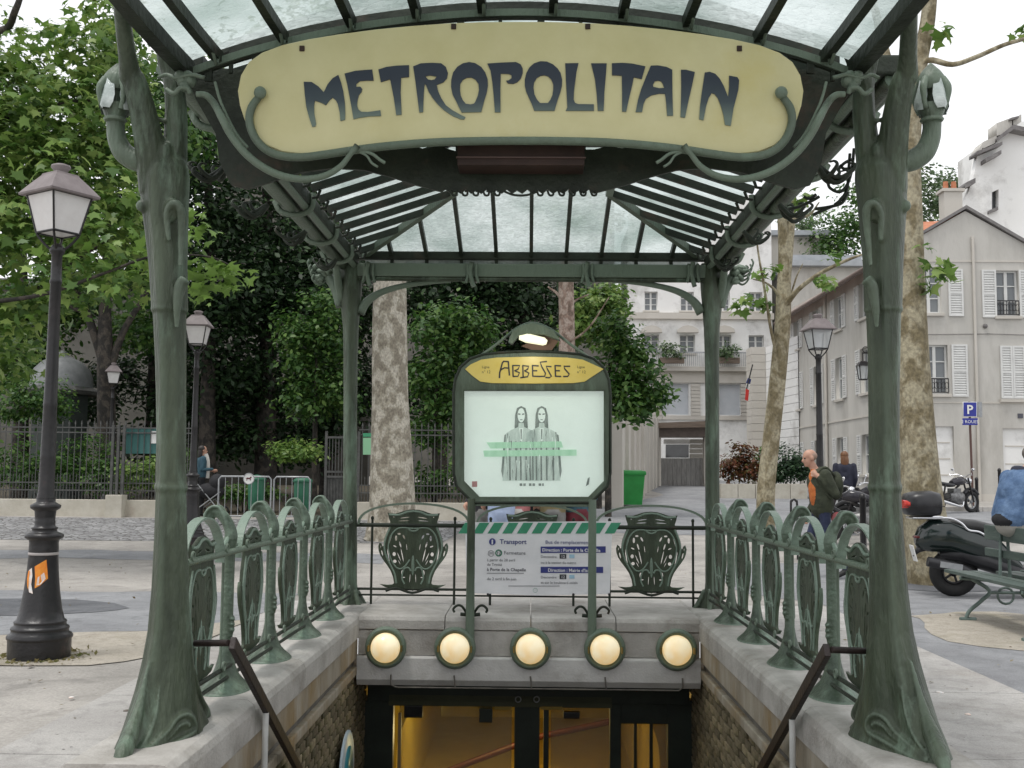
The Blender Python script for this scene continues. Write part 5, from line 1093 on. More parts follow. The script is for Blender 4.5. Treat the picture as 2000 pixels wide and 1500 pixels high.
# ================================================================== trees
nrg = np.random.default_rng(11)
SHAPES = {'kite': np.array([(0, 0, 0), (.32, .45, .06), (0, 1, -.06), (-.32, .45, .06)], float),
          'oval': np.array([(0, 0, 0), (.22, .25, .04), (.24, .6, .04), (0, 1, -.08), (-.24, .6, .04), (-.22, .25, .04)], float),
          'maple': np.array([(0, 0, 0), (.18, .10, .02), (.52, .02, -.05), (.40, .26, .0), (.66, .50, -.10), (.30, .52, .02), (.16, .66, .02), (0, 1.0, -.12), (-.16, .66, .02), (-.30, .52, .02), (-.66, .50, -.10), (-.40, .26, .0), (-.52, .02, -.05), (-.18, .10, .02)], float)}
def unit(a): return a / np.maximum(np.linalg.norm(a, axis=1, keepdims=True), 1e-6)
def leaf_mesh(name, P, Nn, size, shape, mat):
    n = len(P); S = SHAPES[shape]; k = len(S)
    t = unit(np.cross(Nn, nrg.normal(size=(n, 3)))); t[:, 2] -= .35; t = unit(t - Nn * np.sum(t * Nn, 1, keepdims=True)); b = np.cross(Nn, t)
    s = (size * nrg.uniform(.5, 1.4, n))[:, None, None]
    V = P[:, None, :] + s * (S[None, :, 0:1] * b[:, None, :] + S[None, :, 1:2] * t[:, None, :] + S[None, :, 2:3] * Nn[:, None, :])
    me = bpy.data.meshes.new(name); me.vertices.add(n * k); me.vertices.foreach_set('co', V.astype(np.float32).ravel())
    me.loops.add(n * k); me.loops.foreach_set('vertex_index', np.arange(n * k, dtype=np.int32))
    me.polygons.add(n); me.polygons.foreach_set('loop_start', np.arange(0, n * k, k, dtype=np.int32))
    me.update(calc_edges=True); me.materials.append(mat); return me
def cloud(blobs, n, clump=22, spread=.22, shell=.45, up=.9):
    """leaf positions and normals gathered in sprays inside ellipsoids [(centre, radii)]"""
    wts = np.array([(r[0] * r[1] * r[2]) ** (2 / 3) for c, r in blobs]); wts /= wts.sum(); Ps = []; Ns = []
    for (c, r), w_ in zip(blobs, wts):
        m = max(8, int(n * w_)); nc = max(3, m // clump); d = unit(nrg.normal(size=(nc, 3))); rad = nrg.uniform(0, 1, nc) ** shell
        C = d * rad[:, None] * np.array(r); idx = nrg.integers(0, nc, m); R_ = float(np.mean(r)); sp = spread * (.6 + .4 * R_)
        p = C[idx] + nrg.normal(size=(m, 3)) * sp * np.array([1, 1, .55])
        Ps.append(p + np.array(c)); Ns.append(unit(np.array([0, 0, up]) + unit(p / np.array(r)) * .55 + nrg.normal(size=(m, 3)) * .55))
    return np.vstack(Ps), np.vstack(Ns)
def crown(blobs, n, size, shape, mat, parent, name='crown', **k):
    P, Nn = cloud(blobs, n, **k); off = np.array(wloc(parent)) if parent else np.zeros(3)
    o = link(name, leaf_mesh(name, P - off, Nn, size, shape, mat), None, parent); o['kind'] = 'stuff'; return o
def bl(px, py, Y, rx, ry, rz):
    p = at(px, py, Y); return ((p.x, p.y, p.z), (rx, ry, rz))
def limb(pts, radii, k=5, n=10, wob=.0):
    P = smooth_path(pts, k); rr = lerp_list(radii, k); return P, rr
def name_dark(l): return l.startswith('leafy bright')
def tree(name, foot, label, limbs, bark, group=None, cat='tree'):
    T_ = empty(name, foot, label, cat, group); first = True
    for pts, radii in limbs:
        mb = MB(); P, rr = limb(pts, radii)
        rings = []; n = 16 if first else 8
        mb.tube(P, rr, n)
        if first:
            r2 = random.Random(len(label))
            for v in mb.v:
                j = .06 * math.sin(v.z * 3.1 + v.x * 9) + .05 * math.sin(v.z * 7.3 + v.y * 11)
                # gentle swellings
                pass
        mb.build('trunk' if first else 'limb', bark if first or not name_dark(label) else bark_dark, T_); first = False
    return T_
# --- plane tree on the left, its sprays hanging over the lamp
q = lambda x, y, Y: at(x, y, Y)
t1 = tree('plane_tree', ground_at(-330, 15.5), 'leafy bright green plane tree reaching in from the left behind the first lamp',
    [([ground_at(-330, 15.5), q(-325, 760, 15.5), q(-315, 500, 15.5), q(-300, 200, 15.5), q(-290, -100, 15.5)], [.32, .26, .24, .2, .14]),
     ([q(-318, 640, 15.5), q(-150, 640, 15.2), q(20, 590, 15), q(130, 520, 14.8), q(210, 470, 14.8)], [.09, .06, .04, .025, .012]),
     ([q(-310, 560, 15.5), q(-120, 590, 14.6), q(60, 580, 14.2), q(200, 535, 14), q(300, 500, 14), q(400, 500, 14), q(455, 520, 14)], [.07, .04, .028, .022, .016, .012, .007]),
     ([q(-305, 300, 15.5), q(-150, 250, 15.5), q(0, 230, 15.5), q(140, 200, 15.5), q(240, 190, 15.3)], [.10, .07, .05, .03, .012]),
     ([q(-292, 60, 15.5), q(-120, 40, 15), q(0, 60, 14.5), q(30, 20, 14), q(50, -40, 14)], [.08, .06, .05, .045, .03])], bark_olive)
B1 = [bl(40, 270, 15.5, 1.1, 1.3, .7), bl(170, 190, 15.6, .9, 1.2, .62), bl(110, 350, 15.2, 1.0, 1.2, .5), bl(215, 290, 15.8, .55, .9, .5), bl(30, 440, 15, 1.0, 1.2, .55), bl(180, 480, 14.8, .75, .9, .5), bl(110, 545, 14.6, .9, .9, .4), bl(245, 400, 15, .6, .8, .55), bl(265, 545, 14.4, .45, .6, .3), bl(30, 150, 15.8, .6, .9, .35), bl(230, 110, 16, .5, .8, .4), bl(150, 100, 16, .45, .8, .22), bl(215, 40, 16.2, .5, .7, .35), bl(-60, 330, 15.5, 1.2, 1.4, 1.6), bl(20, 620, 15, .6, .8, .35), bl(-30, 700, 16, .7, .8, .5), bl(-150, 100, 15.5, 1.4, 1.5, 1.2), bl(40, 80, 14.5, .14, .3, .2), bl(25, 690, 17, .55, .6, .45)]
crown(B1, 9800, .145, 'maple', leaf_plane, t1, clump=16, spread=.24)
# its nearest sprays, leaf by leaf
lm = [leaf_mesh('leaf', np.zeros((1, 3)), unit(np.array([[.1, -.5, .8]])), .17, 'maple', leaf_plane) for _ in range(4)]
for (cx, cy, sx, sy, n_l) in ((405, 535, 48, 26, 46), (445, 560, 30, 12, 16), (385, 450, 28, 22, 26), (450, 528, 30, 10, 14), (290, 500, 30, 40, 30), (35, 70, 26, 34, 14), (395, 580, 20, 14, 14)):
    for _ in range(n_l):
        p = at(cx + rng.gauss(0, sx * .6), cy + rng.gauss(0, sy * .6), 14 + rng.uniform(-.3, .3)); o = link('leaf', rng.choice(lm), None, t1, p - t1.location); o.rotation_euler = (rng.uniform(-.6, .5), rng.uniform(-.6, .6), rng.uniform(0, 6.28)); o.scale = (rng.uniform(.7, 1.15),) * 3
# --- park trees behind the fence, left
t2 = tree('park_tree', ground_at(205, 30), 'dark forked tree behind the small park lamp',
    [([ground_at(212, 30), q(208, 820, 30), q(206, 700, 30), q(205, 610, 30), q(210, 480, 30), q(220, 300, 30)], [.32, .25, .23, .17, .12, .08]), ([q(206, 720, 30), q(180, 640, 30), q(160, 590, 30), q(130, 530, 30), q(110, 420, 30)], [.15, .12, .11, .08, .04]), ([q(208, 740, 30), q(240, 650, 30), q(275, 590, 30), q(310, 520, 30)], [.13, .10, .08, .05]), ([q(170, 610, 30), q(140, 600, 29.8), q(100, 560, 29.5)], [.06, .05, .03])], bark_dark)
crown([bl(200, 330, 30, 2.0, 2, 1.6), bl(330, 250, 30, 1.8, 2, 1.7), bl(120, 430, 30, 1.5, 1.6, 1.0), bl(290, 470, 30, 1.3, 1.5, 1.0), bl(80, 250, 30, 1.8, 2, 1.5), bl(250, 130, 31, 1.8, 2, 1.3), bl(190, 560, 30.4, 1.6, 1.2, .5), bl(280, 640, 31, .8, .8, .5)], 10000, .20, 'oval', leaf_mid, t2, clump=26, spread=.3)
def dark(name, px, Y, label, blobs, n, mat=leaf_dark, size=.2, tr=.3, g='dark evergreens in the park', topy=300, extra=[], clump=26, spread=.33, shell=.5):
    f = ground_at(px, Y); T_ = tree(name, f, label, [([f, q(px, 800, Y), q(px + 4, 600, Y), q(px, topy, Y)], [tr, tr * .8, tr * .6, tr * .3])] + extra, bark_dark, g); crown(blobs, n, size, 'oval', mat, T_, clump=clump, spread=spread, shell=shell); return T_
dark('evergreen_tree', 405, 33, 'tall near-black evergreen right of the left front column', [bl(420, 420, 33, 1.7, 2, 2.2), bl(400, 620, 33, 1.6, 1.8, 1.6), bl(360, 250, 33, 1.6, 2, 1.8), bl(470, 560, 33, 1.3, 1.6, 1.5), bl(440, 730, 34, 1.6, 1.6, 1.0), bl(390, 800, 34, 1.3, 1.2, .9), bl(450, 860, 34.5, 1.5, 1.0, .7)], 17000, topy=150)
dark('evergreen_tree', 520, 35, 'broad near-black evergreen filling the gap under the left roof gutter', [bl(540, 470, 35, 1.8, 2, 1.7), bl(520, 620, 35, 1.9, 2, 1.6), bl(600, 560, 35, 1.6, 2, 1.6), bl(480, 760, 36, 1.6, 1.6, 1.0), bl(560, 300, 35, 2.0, 2, 1.8), bl(570, 760, 36, 1.4, 1.4, 1.2), bl(500, 850, 36, 1.8, 1.2, .9), bl(590, 870, 36, 1.4, 1, .7)], 18000, tr=.4)
dark('evergreen_tree', 300, 36, 'dark evergreen behind the forked park tree', [bl(290, 500, 36, 2, 2, 1.6), bl(310, 350, 36, 2, 2, 2), bl(340, 650, 36, 1.4, 1.4, 1.2), bl(250, 740, 36, 1.5, 1.2, .7), bl(330, 780, 36, 1.4, 1.2, .9), bl(150, 800, 36, 2.0, 1.2, .6), bl(300, 860, 36, 1.8, 1.2, .8)], 13000)
dark('evergreen_tree', 640, 37, 'dark evergreen behind the left rear column', [bl(650, 480, 37, 1.8, 2, 1.6), bl(690, 600, 37, 1.6, 2, 1.6), bl(640, 720, 37, 1.8, 1.8, 1.4), bl(700, 760, 37, 1.2, 1.2, 1.2), bl(640, 830, 37, 1.4, 1.2, .8)], 11000)
dark('evergreen_tree', 860, 36, 'dark evergreen rising above the station board on the left', [bl(840, 590, 36, 1.6, 1.8, 1.3), bl(920, 620, 36, 1.5, 1.6, 1.2), bl(960, 560, 36, 1.6, 1.6, 1.2), bl(880, 480, 36, 2, 2, 1.2), bl(870, 760, 36.5, 2.0, 1.6, 1.4)], 13000)
dark('evergreen_tree', 1020, 37, 'dark evergreen directly behind the station board crest', [bl(1020, 580, 37, 1.6, 1.6, 1.1), bl(1060, 660, 37, 1.3, 1.5, 1.0), bl(990, 700, 37, 1.6, 1.5, 1.2), bl(1110, 590, 37, 1.0, 1.4, .8), bl(1030, 480, 37, 2.2, 2, 1.1), bl(1020, 830, 38, 2.4, 1.5, 1.8)], 13000)
dark('evergreen_tree', 40, 34, 'leafy tree filling the left edge behind the domed kiosk', [bl(30, 620, 34, 1.6, 1.6, 1.2), bl(110, 600, 34, 1.2, 1.4, .9), bl(60, 720, 34.5, 1.6, 1.4, 1.0), bl(270, 640, 34, 1.0, 1.2, .9), bl(150, 560, 35, 1.4, 1.4, .8)], 9000, mat=leaf_mid)
# lighter, middle green small trees
def mid(px, Y, label, blobs, n, size=.16, name='small_tree', mat=leaf_mid, tr=.09, g='mid green small trees behind the park fence', shape='oval'):
    f = ground_at(px, Y); T_ = tree(name, f, label, [([f, q(px, 850, Y), q(px + 3, 700, Y)], [tr, tr * .8, tr * .4])], bark_dark, g); crown(blobs, n, size, shape, mat, T_, clump=20, spread=.24); return T_
mid(615, 30, 'mid green small tree left of the left rear column', [bl(590, 690, 30, .7, 1, .8), bl(640, 660, 30, .65, 1, .9), bl(600, 770, 30, .75, 1, .8), bl(665, 760, 30, .5, .8, .9), bl(640, 590, 30, .6, .8, .5), bl(575, 640, 30, .5, .7, .5)], 4800)
mid(850, 28.5, 'mid green small tree between the plane trunk and the station board', [bl(850, 640, 28.5, .7, .9, .6), bl(890, 700, 28.5, .75, .9, .8), bl(840, 740, 28.5, .6, .9, .8), bl(910, 620, 28.5, .6, .8, .5), bl(875, 800, 28.5, .7, .8, .6), bl(830, 840, 28.5, .5, .7, .6), bl(930, 660, 28.5, .5, .7, .5)], 5600)
mid(1188, 27.5, 'mid green small tree right of the station board', [bl(1285, 770, 27.5, .3, .5, .25), bl(1240, 690, 27.4, .35, .5, .3), bl(1220, 690, 27.5, .55, .8, .6), bl(1250, 740, 27.5, .55, .8, .55), bl(1225, 790, 27.5, .6, .8, .5), bl(1205, 640, 27.5, .4, .6, .4), bl(1262, 790, 27.5, .4, .6, .35), bl(1200, 750, 27.5, .5, .6, .6)], 3800, size=.17)
mid(1170, 31, 'loose pale green tree beside the crest of the station board', [bl(1160, 600, 31, .8, .9, .5), bl(1190, 580, 31, .5, .7, .3), bl(1130, 640, 31, .6, .7, .5), bl(1175, 650, 31, .35, .6, .4)], 1800, size=.16, mat=leaf_plane, shape='maple')
# slender plane behind the board
f = ground_at(1108, 27); t_ = tree('plane_tree', f, 'pinkish plane trunk seen above the station board crest', [([f, q(1108, 800, 27), q(1107, 640, 27), q(1105, 520, 27), q(1103, 380, 27)], [.24, .22, .2, .19, .15]), ([q(1106, 620, 27), q(1120, 590, 27), q(1150, 575, 27)], [.05, .03, .015]), ([q(1105, 600, 27), q(1090, 575, 27), q(1070, 560, 27)], [.05, .04, .02]), ([q(1110, 670, 26.8), q(1150, 640, 26.5), q(1190, 580, 26.2)], [.03, .025, .012])], barkmat('pink_bark', (.18, .13, .10), (.28, .20, .16), (.40, .32, .27), 5))
crown([bl(1080, 300, 27, 1.8, 2, .9), bl(1130, 430, 27, 1.2, 1.4, .5)], 2600, .17, 'maple', leaf_plane, t_)
# --- the big plane trunk left of centre
f = ground_at(765, 20.3)
t3 = tree('plane_tree', f, 'big mottled pale plane trunk behind the left bay of the back railing', [([ground_at(765, 20.3) + Vector((0, 0, -.05)), q(766, 1000, 20.3), q(765, 900, 20.3), q(762, 780, 20.3), q(761, 650, 20.3), q(762, 540, 20.3), q(764, 400, 20.3), q(766, 200, 20.3)], [.50, .445, .40, .345, .335, .31, .28, .22]), ([q(764, 420, 20.3), q(700, 300, 20.3), q(620, 180, 20)], [.16, .12, .06]), ([q(765, 340, 20.3), q(850, 220, 20), q(940, 120, 19.8)], [.15, .11, .05])], bark_plane)
for k in range(4):
    a = (725, 745, 785, 808)[k]; mb = MB(); c = ground_at(a, 20.3); mb.tube([q(760, 985, 20.2), q((a + 760) / 2, 1020, 20.1), Vector((c.x, 20.0, c.z - .02))], [.2, .16, .10], 8); mb.build('root', bark_plane, t3)
crown([bl(700, 250, 20, 2.4, 2.4, .9), bl(860, 200, 20, 2.2, 2.4, 1.0), bl(760, 60, 20.5, 2.6, 2.4, 1.2), bl(580, 130, 20, 1.6, 1.8, .9)], 6000, .17, 'maple', leaf_plane, t3)
# --- slim plane on the right
f = ground_at(1494, 21)
t4 = tree('plane_tree', f, 'slim bent plane tree with bare limbs behind the right rear column', [([f, q(1496, 960, 21), q(1506, 860, 21), q(1519, 740, 21), q(1528, 640, 21), q(1530, 590, 21), q(1532, 500, 21), q(1526, 400, 21), q(1522, 320, 21)], [.185, .175, .165, .16, .155, .15, .12, .085, .05]), ([q(1530, 600, 21), q(1538, 520, 21), q(1546, 430, 21), q(1552, 340, 21)], [.11, .09, .075, .05]), ([q(1535, 595, 20.9), q(1560, 565, 20.6), q(1600, 535, 20.3), q(1650, 510, 20), q(1690, 495, 19.9)], [.06, .045, .04, .03, .02]), ([q(1516, 690, 20.9), q(1505, 640, 20.7), q(1494, 570, 20.5), q(1482, 500, 20.3), q(1474, 440, 20.2)], [.035, .03, .026, .02, .012]), ([q(1528, 600, 21), q(1516, 570, 20.9), q(1495, 552, 20.7), q(1470, 545, 20.6)], [.04, .03, .02, .012]), ([q(1545, 430, 20.9), q(1580, 420, 20.6), q(1600, 395, 20.4)], [.03, .025, .012]), ([q(1545, 575, 21), q(1556, 540, 21), q(1568, 515, 21)], [.02, .016, .008])], bark_olive)
crown([bl(1460, 590, 20.6, .40, .4, .14), bl(1495, 600, 20.6, .2, .3, .2), bl(1500, 525, 20.5, .18, .3, .25), bl(1612, 555, 20.3, .2, .3, .2), bl(1625, 510, 20.2, .12, .2, .12), bl(1560, 400, 20.5, .3, .3, .2), bl(1545, 220, 21, 1.2, 1.2, .8)], 700, .17, 'maple', leaf_plane, t4, clump=10, spread=.14)
# --- big plane at the right, half behind the front column
f = ground_at(1818, 14.6)
t5 = tree('plane_tree', f, 'thick olive plane trunk behind the right front column and the scooter', [([f + Vector((0, 0, -.05)), q(1812, 1060, 14.6), q(1800, 960, 14.6), q(1792, 850, 14.6), q(1785, 700, 14.6), q(1781, 560, 14.6), q(1779, 420, 14.6), q(1779, 280, 14.6), q(1795, 130, 14.6), q(1812, 40, 14.6), q(1820, -60, 14.6)], [.36, .30, .265, .235, .20, .175, .155, .13, .11, .10, .09]), ([q(1782, 150, 14.6), q(1812, 118, 14.5), q(1860, 126, 14.3), q(1905, 112, 14.1), q(1960, 88, 14), q(2010, 72, 13.9), q(2100, 30, 13.8)], [.05, .042, .036, .034, .03, .026, .015]), ([q(1779, 300, 14.6), q(1740, 150, 14.6), q(1700, -20, 14.6)], [.1, .08, .05])], bark_olive)
crown([bl(1835, 535, 14.2, .16, .25, .14), bl(1812, 500, 14.3, .14, .2, .16), bl(1848, 545, 14.2, .12, .2, .12), bl(1800, 560, 14.4, .1, .2, .1), bl(1825, 520, 14.2, .15, .2, .12), bl(1822, 60, 14.4, .16, .2, .12), bl(1998, 55, 13.9, .12, .2, .1), bl(1700, -250, 15, 2.2, 2, .9)], 560, .16, 'maple', leaf_plane, t5, clump=12, spread=.10)
# --- far trees over the roofs
def far(px, Y, label, blobs, n, mat=leaf_grey, size=.3):
    f = ground_at(px, Y); T_ = tree('far_tree', f, label, [([f, q(px, 700, Y), q(px + 3, 480, Y)], [.3, .25, .15])], bark_dark, 'trees rising behind the houses'); crown(blobs, n, size, 'oval', mat, T_, clump=24, spread=.4)
far(1835, 75, 'pale green tree above the gable roof, left of its chimney', [bl(1830, 380, 75, 1.6, 2, 1.4), bl(1860, 360, 75, 1.0, 2, 1.0), bl(1800, 350, 75, 1.2, 2, .9), bl(1815, 420, 75, 1.6, 2, 1.2)], 2600)
far(1640, 62, 'dense green tree above the far roofs, left of the right front column', [bl(1630, 460, 62, 1.5, 2, 1.2), bl(1670, 430, 62, 1.4, 2, 1.4), bl(1650, 500, 62, 2.0, 2, .8), bl(1600, 470, 62, .8, 1.5, .8), bl(1690, 380, 62, 1.2, 1.6, 1.0)], 3600, leaf_mid, .26)
far(1585, 80, 'small far green tree beside the bare limbs of the slim plane', [bl(1575, 440, 80, 1.4, 2, .9), bl(1600, 470, 80, 1.4, 2, .7)], 1200)
# --- shrubs along the fence
def shrub(px, py, Y, rx, rz, label, mat=leaf_mid, n=1100, size=.12, g='shrubs behind the park fence', name='shrub', ry=.6):
    f = ground_at(px, Y); T_ = empty(name, f, label, 'shrub', g)
    mb = MB()
    for k in range(4): mb.tube([f + Vector(((k - 1.5) * .08, 0, -.02)), f + Vector(((k - 1.5) * .25, .05, .5))], [.025, .012], 5)
    mb.build('stem', bark_dark, T_); p = at(px, py, Y)
    crown([((p.x, Y, p.z), (rx, ry, rz)), ((p.x + rx * .5, Y, p.z - rz * .3), (rx * .6, ry * .8, rz * .6)), ((p.x - rx * .5, Y, p.z - rz * .2), (rx * .6, ry * .8, rz * .7))], n, size, 'oval', mat, T_, clump=18, spread=.16); return T_
for i, (px, py, rx, rz, lb, mt) in enumerate(((20, 900, .9, .8, 'dark leafy shrub behind the fence at the left edge', leaf_mid), (95, 915, .8, .6, 'low leafy shrub behind the first lamp post', leaf_mid), (170, 890, .8, .7, 'rounded shrub behind the fence left of the stone pier', leaf_mid), (285, 925, .8, .5, 'bright low shrub behind the fence right of the stone pier', leaf_plane), (200, 930, .7, .5, 'low dark shrub at the foot of the forked tree', leaf_mid), (340, 900, .6, .6, 'shrub beside the left front column', leaf_mid), (575, 880, .6, .3, 'low clipped green bush behind the right barrier', leaf_plane), (480, 960, .9, .2, 'low dark planting behind the crowd barriers', leaf_mid), (840, 940, .9, .45, 'shrub behind the dark fence right of the plane trunk', leaf_mid), (920, 900, .6, .6, 'shrub behind the fence by the station board', leaf_mid))):
    shrub(px, py, 27.3 + (i % 3) * .5, rx, rz, lb, mt)
shrub(70, 780, 28.5, 1.0, .8, 'feathery green bush in front of the domed kiosk', leaf_mid, 2200)
shrub(1450, 905, 39, .75, .75, 'red leaved hedge bush on the low wall', leaf_red, 2400, .13, 'hedge bushes on the low wall', 'hedge_bush'); shrub(1545, 908, 39, .85, .75, 'dark green hedge bush behind the walking man', leaf_box, 2400, .13, 'hedge bushes on the low wall', 'hedge_bush'); shrub(1497, 905, 39.4, .4, .7, 'green hedge bush between the red bush and the dark bush', leaf_mid, 1000, .13, 'hedge bushes on the low wall', 'hedge_bush')
# weeds round the lamp foot
P = []; 
for _ in range(260):
    a = rng.uniform(0, 6.28); r_ = .225 + abs(rng.gauss(0, .09)); P.append((l1.location.x + r_ * math.cos(a), l1.location.y + r_ * math.sin(a), .012))
P = np.array(P); o = link('weeds', leaf_mesh('weeds', P, unit(nrg.normal(size=(len(P), 3)) + np.array([0, 0, .3])), .04, 'kite', leafmat('dry_weed', (.16, .15, .05), (.26, .22, .10), (.12, .16, .05)))); o['kind'] = 'stuff'
# fallen leaves and seed fluff on the paving
P = []
for _ in range(420):
    s_ = rng.choice((-1, 1)); x_ = s_ * rng.uniform(2.0, 7.5); y_ = rng.uniform(5, 18)
    P.append((x_, y_, gz(y_) + .022))
P = np.array(P); o = link('fallen_leaves', leaf_mesh('fallen_leaves', P, unit(nrg.normal(size=(len(P), 3)) * .25 + np.array([0, 0, 1])), .035, 'kite', leafmat('fallen_leaf', (.12, .09, .05), (.20, .16, .09), (.30, .27, .18)))); o['kind'] = 'stuff'
# ================================================================== buildings
plaster = M('pale_grey_plaster', (.47, .455, .42), (.56, .54, .50), .5, .9, .25, 12, c3=(.375, .355, .32), s3=.45, lo3=.48, hi3=.72, stretch=(1.6, 1.6, .5))
plaster2 = M('warm_plaster', (.50, .47, .42), (.57, .54, .49), .5, .9, .15, 20, c3=(.40, .37, .32), s3=.4, lo3=.55, hi3=.8)
plaster_w = M('white_plaster', (.75, .745, .725), (.82, .815, .80), .5, .9, .1, 20, c3=(.54, .53, .51), s3=.4)
shutm = M('white_shutter_paint', (.60, .60, .585), (.68, .68, .66), 3, .55)
framem = M('window_frame_paint', (.62, .62, .60), (.7, .7, .68), 3, .5)
slate = M('grey_slate', (.13, .12, .12), (.21, .20, .195), 3, .7, .3, 12)
tilem = M('terracotta_tiles', (.36, .12, .06), (.50, .20, .10), 3, .75, .3, 10)
zincm = M('zinc_roof', (.30, .32, .34), (.40, .42, .44), 2, .5)
curtain = M('net_curtain', (.30, .285, .26), (.42, .40, .37), 6, .8, stretch=(4, 4, .3))
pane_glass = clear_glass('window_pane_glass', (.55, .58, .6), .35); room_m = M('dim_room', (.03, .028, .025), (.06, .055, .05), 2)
woodm = M('weathered_wood', (.12, .09, .07), (.2, .155, .12), 5, .8, .3, 20, stretch=(.3, 1, 3))
def front_fn(Y): return lambda u, v, w_: Vector((u, Y - w_, v))
def side_fn(X): return lambda u, v, w_: Vector((X - w_, u, v))
def window(par, fn, u0, u1, v0, v1, mull=2, bars=2, sill=True, guard=False, shut=None, depth=.18, blind=None):
    """window set into an opening: part window > pane, sill; shutters are parts of the house"""
    mb = MB(); t = .055
    for a, b, c, d in ((u0, u0 + t, v0, v1), (u1 - t, u1, v0, v1), (u0 + t, u1 - t, v0, v0 + t), (u0 + t, u1 - t, v1 - t, v1)): mb.fbox(fn, a, b, c, d, -depth, -depth + .06)
    for i in range(1, mull): x = u0 + (u1 - u0) * i / mull; mb.fbox(fn, x - .05, x + .05, v0 + t, v1 - t, -depth, -depth + .055)
    for i in range(1, bars + 1): y = v0 + (v1 - v0) * i / (bars + 1); mb.fbox(fn, u0 + t, u1 - t, y - .018, y + .018, -depth + .005, -depth + .045)
    W = mb.build('window', framem, par)
    mb = MB(); mb.fbox(fn, u0 + .01, u1 - .01, v0 + .01, v1 - .01, -depth - .02, -depth + .012); mb.build('pane', pane_glass if blind is None else blind, W)
    if blind is None:
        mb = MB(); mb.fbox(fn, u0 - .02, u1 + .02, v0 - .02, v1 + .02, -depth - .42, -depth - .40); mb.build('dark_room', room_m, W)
        k_ = rng.uniform(.14, .42)
        for a, b in ((u0, u0 + (u1 - u0) * k_), (u1 - (u1 - u0) * k_, u1)): mb = MB(); mb.fbox(fn, a, b, v0, v1, -depth - .10, -depth - .08); mb.build('curtain', curtain, W)
    if sill: mb = MB(); mb.fbox(fn, u0 - .08, u1 + .08, v0 - .10, v0 - .003, -.02, .09); mb.build('sill', plaster2, W, bevel=.01)
    if guard:
        mb = MB(); mb.fbox(fn, u0, u1, v0 + .48, v0 + .52, .0, .03); mb.fbox(fn, u0, u1, v0 + .04, v0 + .07, .0, .03)
        n = 7
        for i in range(n + 1): x = u0 + (u1 - u0) * i / n; mb.fbox(fn, x - .01, x + .01, v0 + .04, v0 + .5, .005, .025)
        for i in range(n):
            x = u0 + (u1 - u0) * (i + .5) / n; c = fn(x, v0 + .28, .015); r_ = (fn(x + .05, v0 + .28, .015) - c); ring = [c + r_ * math.cos(a) + Vector((0, 0, .11 * math.sin(a))) for a in np.linspace(0, 2 * PI, 11)]; mb.tube(ring, .009, 4)
        mb.build('guard_rail', blackiron, W)
    if shut:
        for a, b in shut: shutter(par, fn, a, b, v0, v1)
def shutter(par, fn, a, b, v0, v1):
    mb = MB(); t = .06
    for q_ in ((a, a + t, v0, v1), (b - t, b, v0, v1), (a + t, b - t, v0, v0 + t), (a + t, b - t, v1 - t, v1), (a + t, b - t, (v0 + v1) / 2 - .04, (v0 + v1) / 2 + .04)): mb.fbox(fn, *q_, .01, .055)
    mb.fbox(fn, a + t, b - t, v0 + t, v1 - t, .012, .02)
    S = mb.build('shutter', shutm, par)
    mb = MB(); n = int((v1 - v0) / .085)
    for i in range(n):
        y = v0 + t + (v1 - v0 - 2 * t) * i / n; h = .045
        vs = [fn(a + t, y, .048), fn(b - t, y, .048), fn(b - t, y + h, .02), fn(a + t, y + h, .02), fn(a + t, y - .012, .044), fn(b - t, y - .012, .044), fn(b - t, y + h - .012, .016), fn(a + t, y + h - .012, .016)]
        mb.add(vs, [(0, 1, 2, 3), (7, 6, 5, 4), (0, 4, 5, 1), (3, 2, 6, 7)])
    o = mb.build('slats', shutm, S); o['kind'] = 'stuff'
def rect(u0, u1, v0, v1): return [(u0, v0), (u1, v0), (u1, v1), (u0, v1)]
# ---- the pale corner house on the right
HX, HY = 12.15, 35.0
H1 = empty('corner_house', (HX, HY, gz(HY)), 'pale grey gabled corner house with white shutters on the right', 'house')
fx = lambda px: at(px, 700, HY).x
fz = lambda py: at(1890, py, HY).z
F1 = front_fn(HY)
fw = [(fx(1797), fx(1841), fz(612), fz(523)), (fx(1950), fx(1993), fz(617), fz(528)), (fx(1803), fx(1851), fz(770), fz(674))]
doors = [(fx(1812), fx(1859), fz(960), fz(833)), (fx(1954), fx(2040), fz(975), fz(836))]
apx, apz = fx(1893), at(1893, 412, HY).z; ez = at(1785, 474, HY).z; ex0, ex1 = fx(1780), fx(2006)
outl = [(HX, gz(HY) - .3), (17.6, gz(HY) - .3), (17.6, ez - .2), (ex1, ez), (apx, apz), (ex0, ez), (HX, ez - .12)]
plate([outl] + [rect(*w_)[::-1] for w_ in fw + doors], .3, 'front_wall', plaster, H1, lambda u, v, w_: F1(u, v, w_ - .15))
for i, w_ in enumerate(fw): window(H1, F1, *w_, guard=i != 0, bars=2)
for a, b, v0, v1 in ((fx(1855), fx(1884), fz(618), fz(526)), (fx(1921), fx(1949), fz(620), fz(527)), (fx(1858), fx(1889), fz(775), fz(673)), (fx(1953), fx(1976.5), fz(778), fz(675)), (fx(1977), fx(2001), fz(778), fz(675)), (fx(1994), fx(2022), fz(620), fz(527))): shutter(H1, F1, a, b, v0, v1)
mb = MB(); mb.fbox(F1, fx(1950), fx(2003), fz(785), fz(779), -.01, .1); mb.build('sill', plaster2, H1)
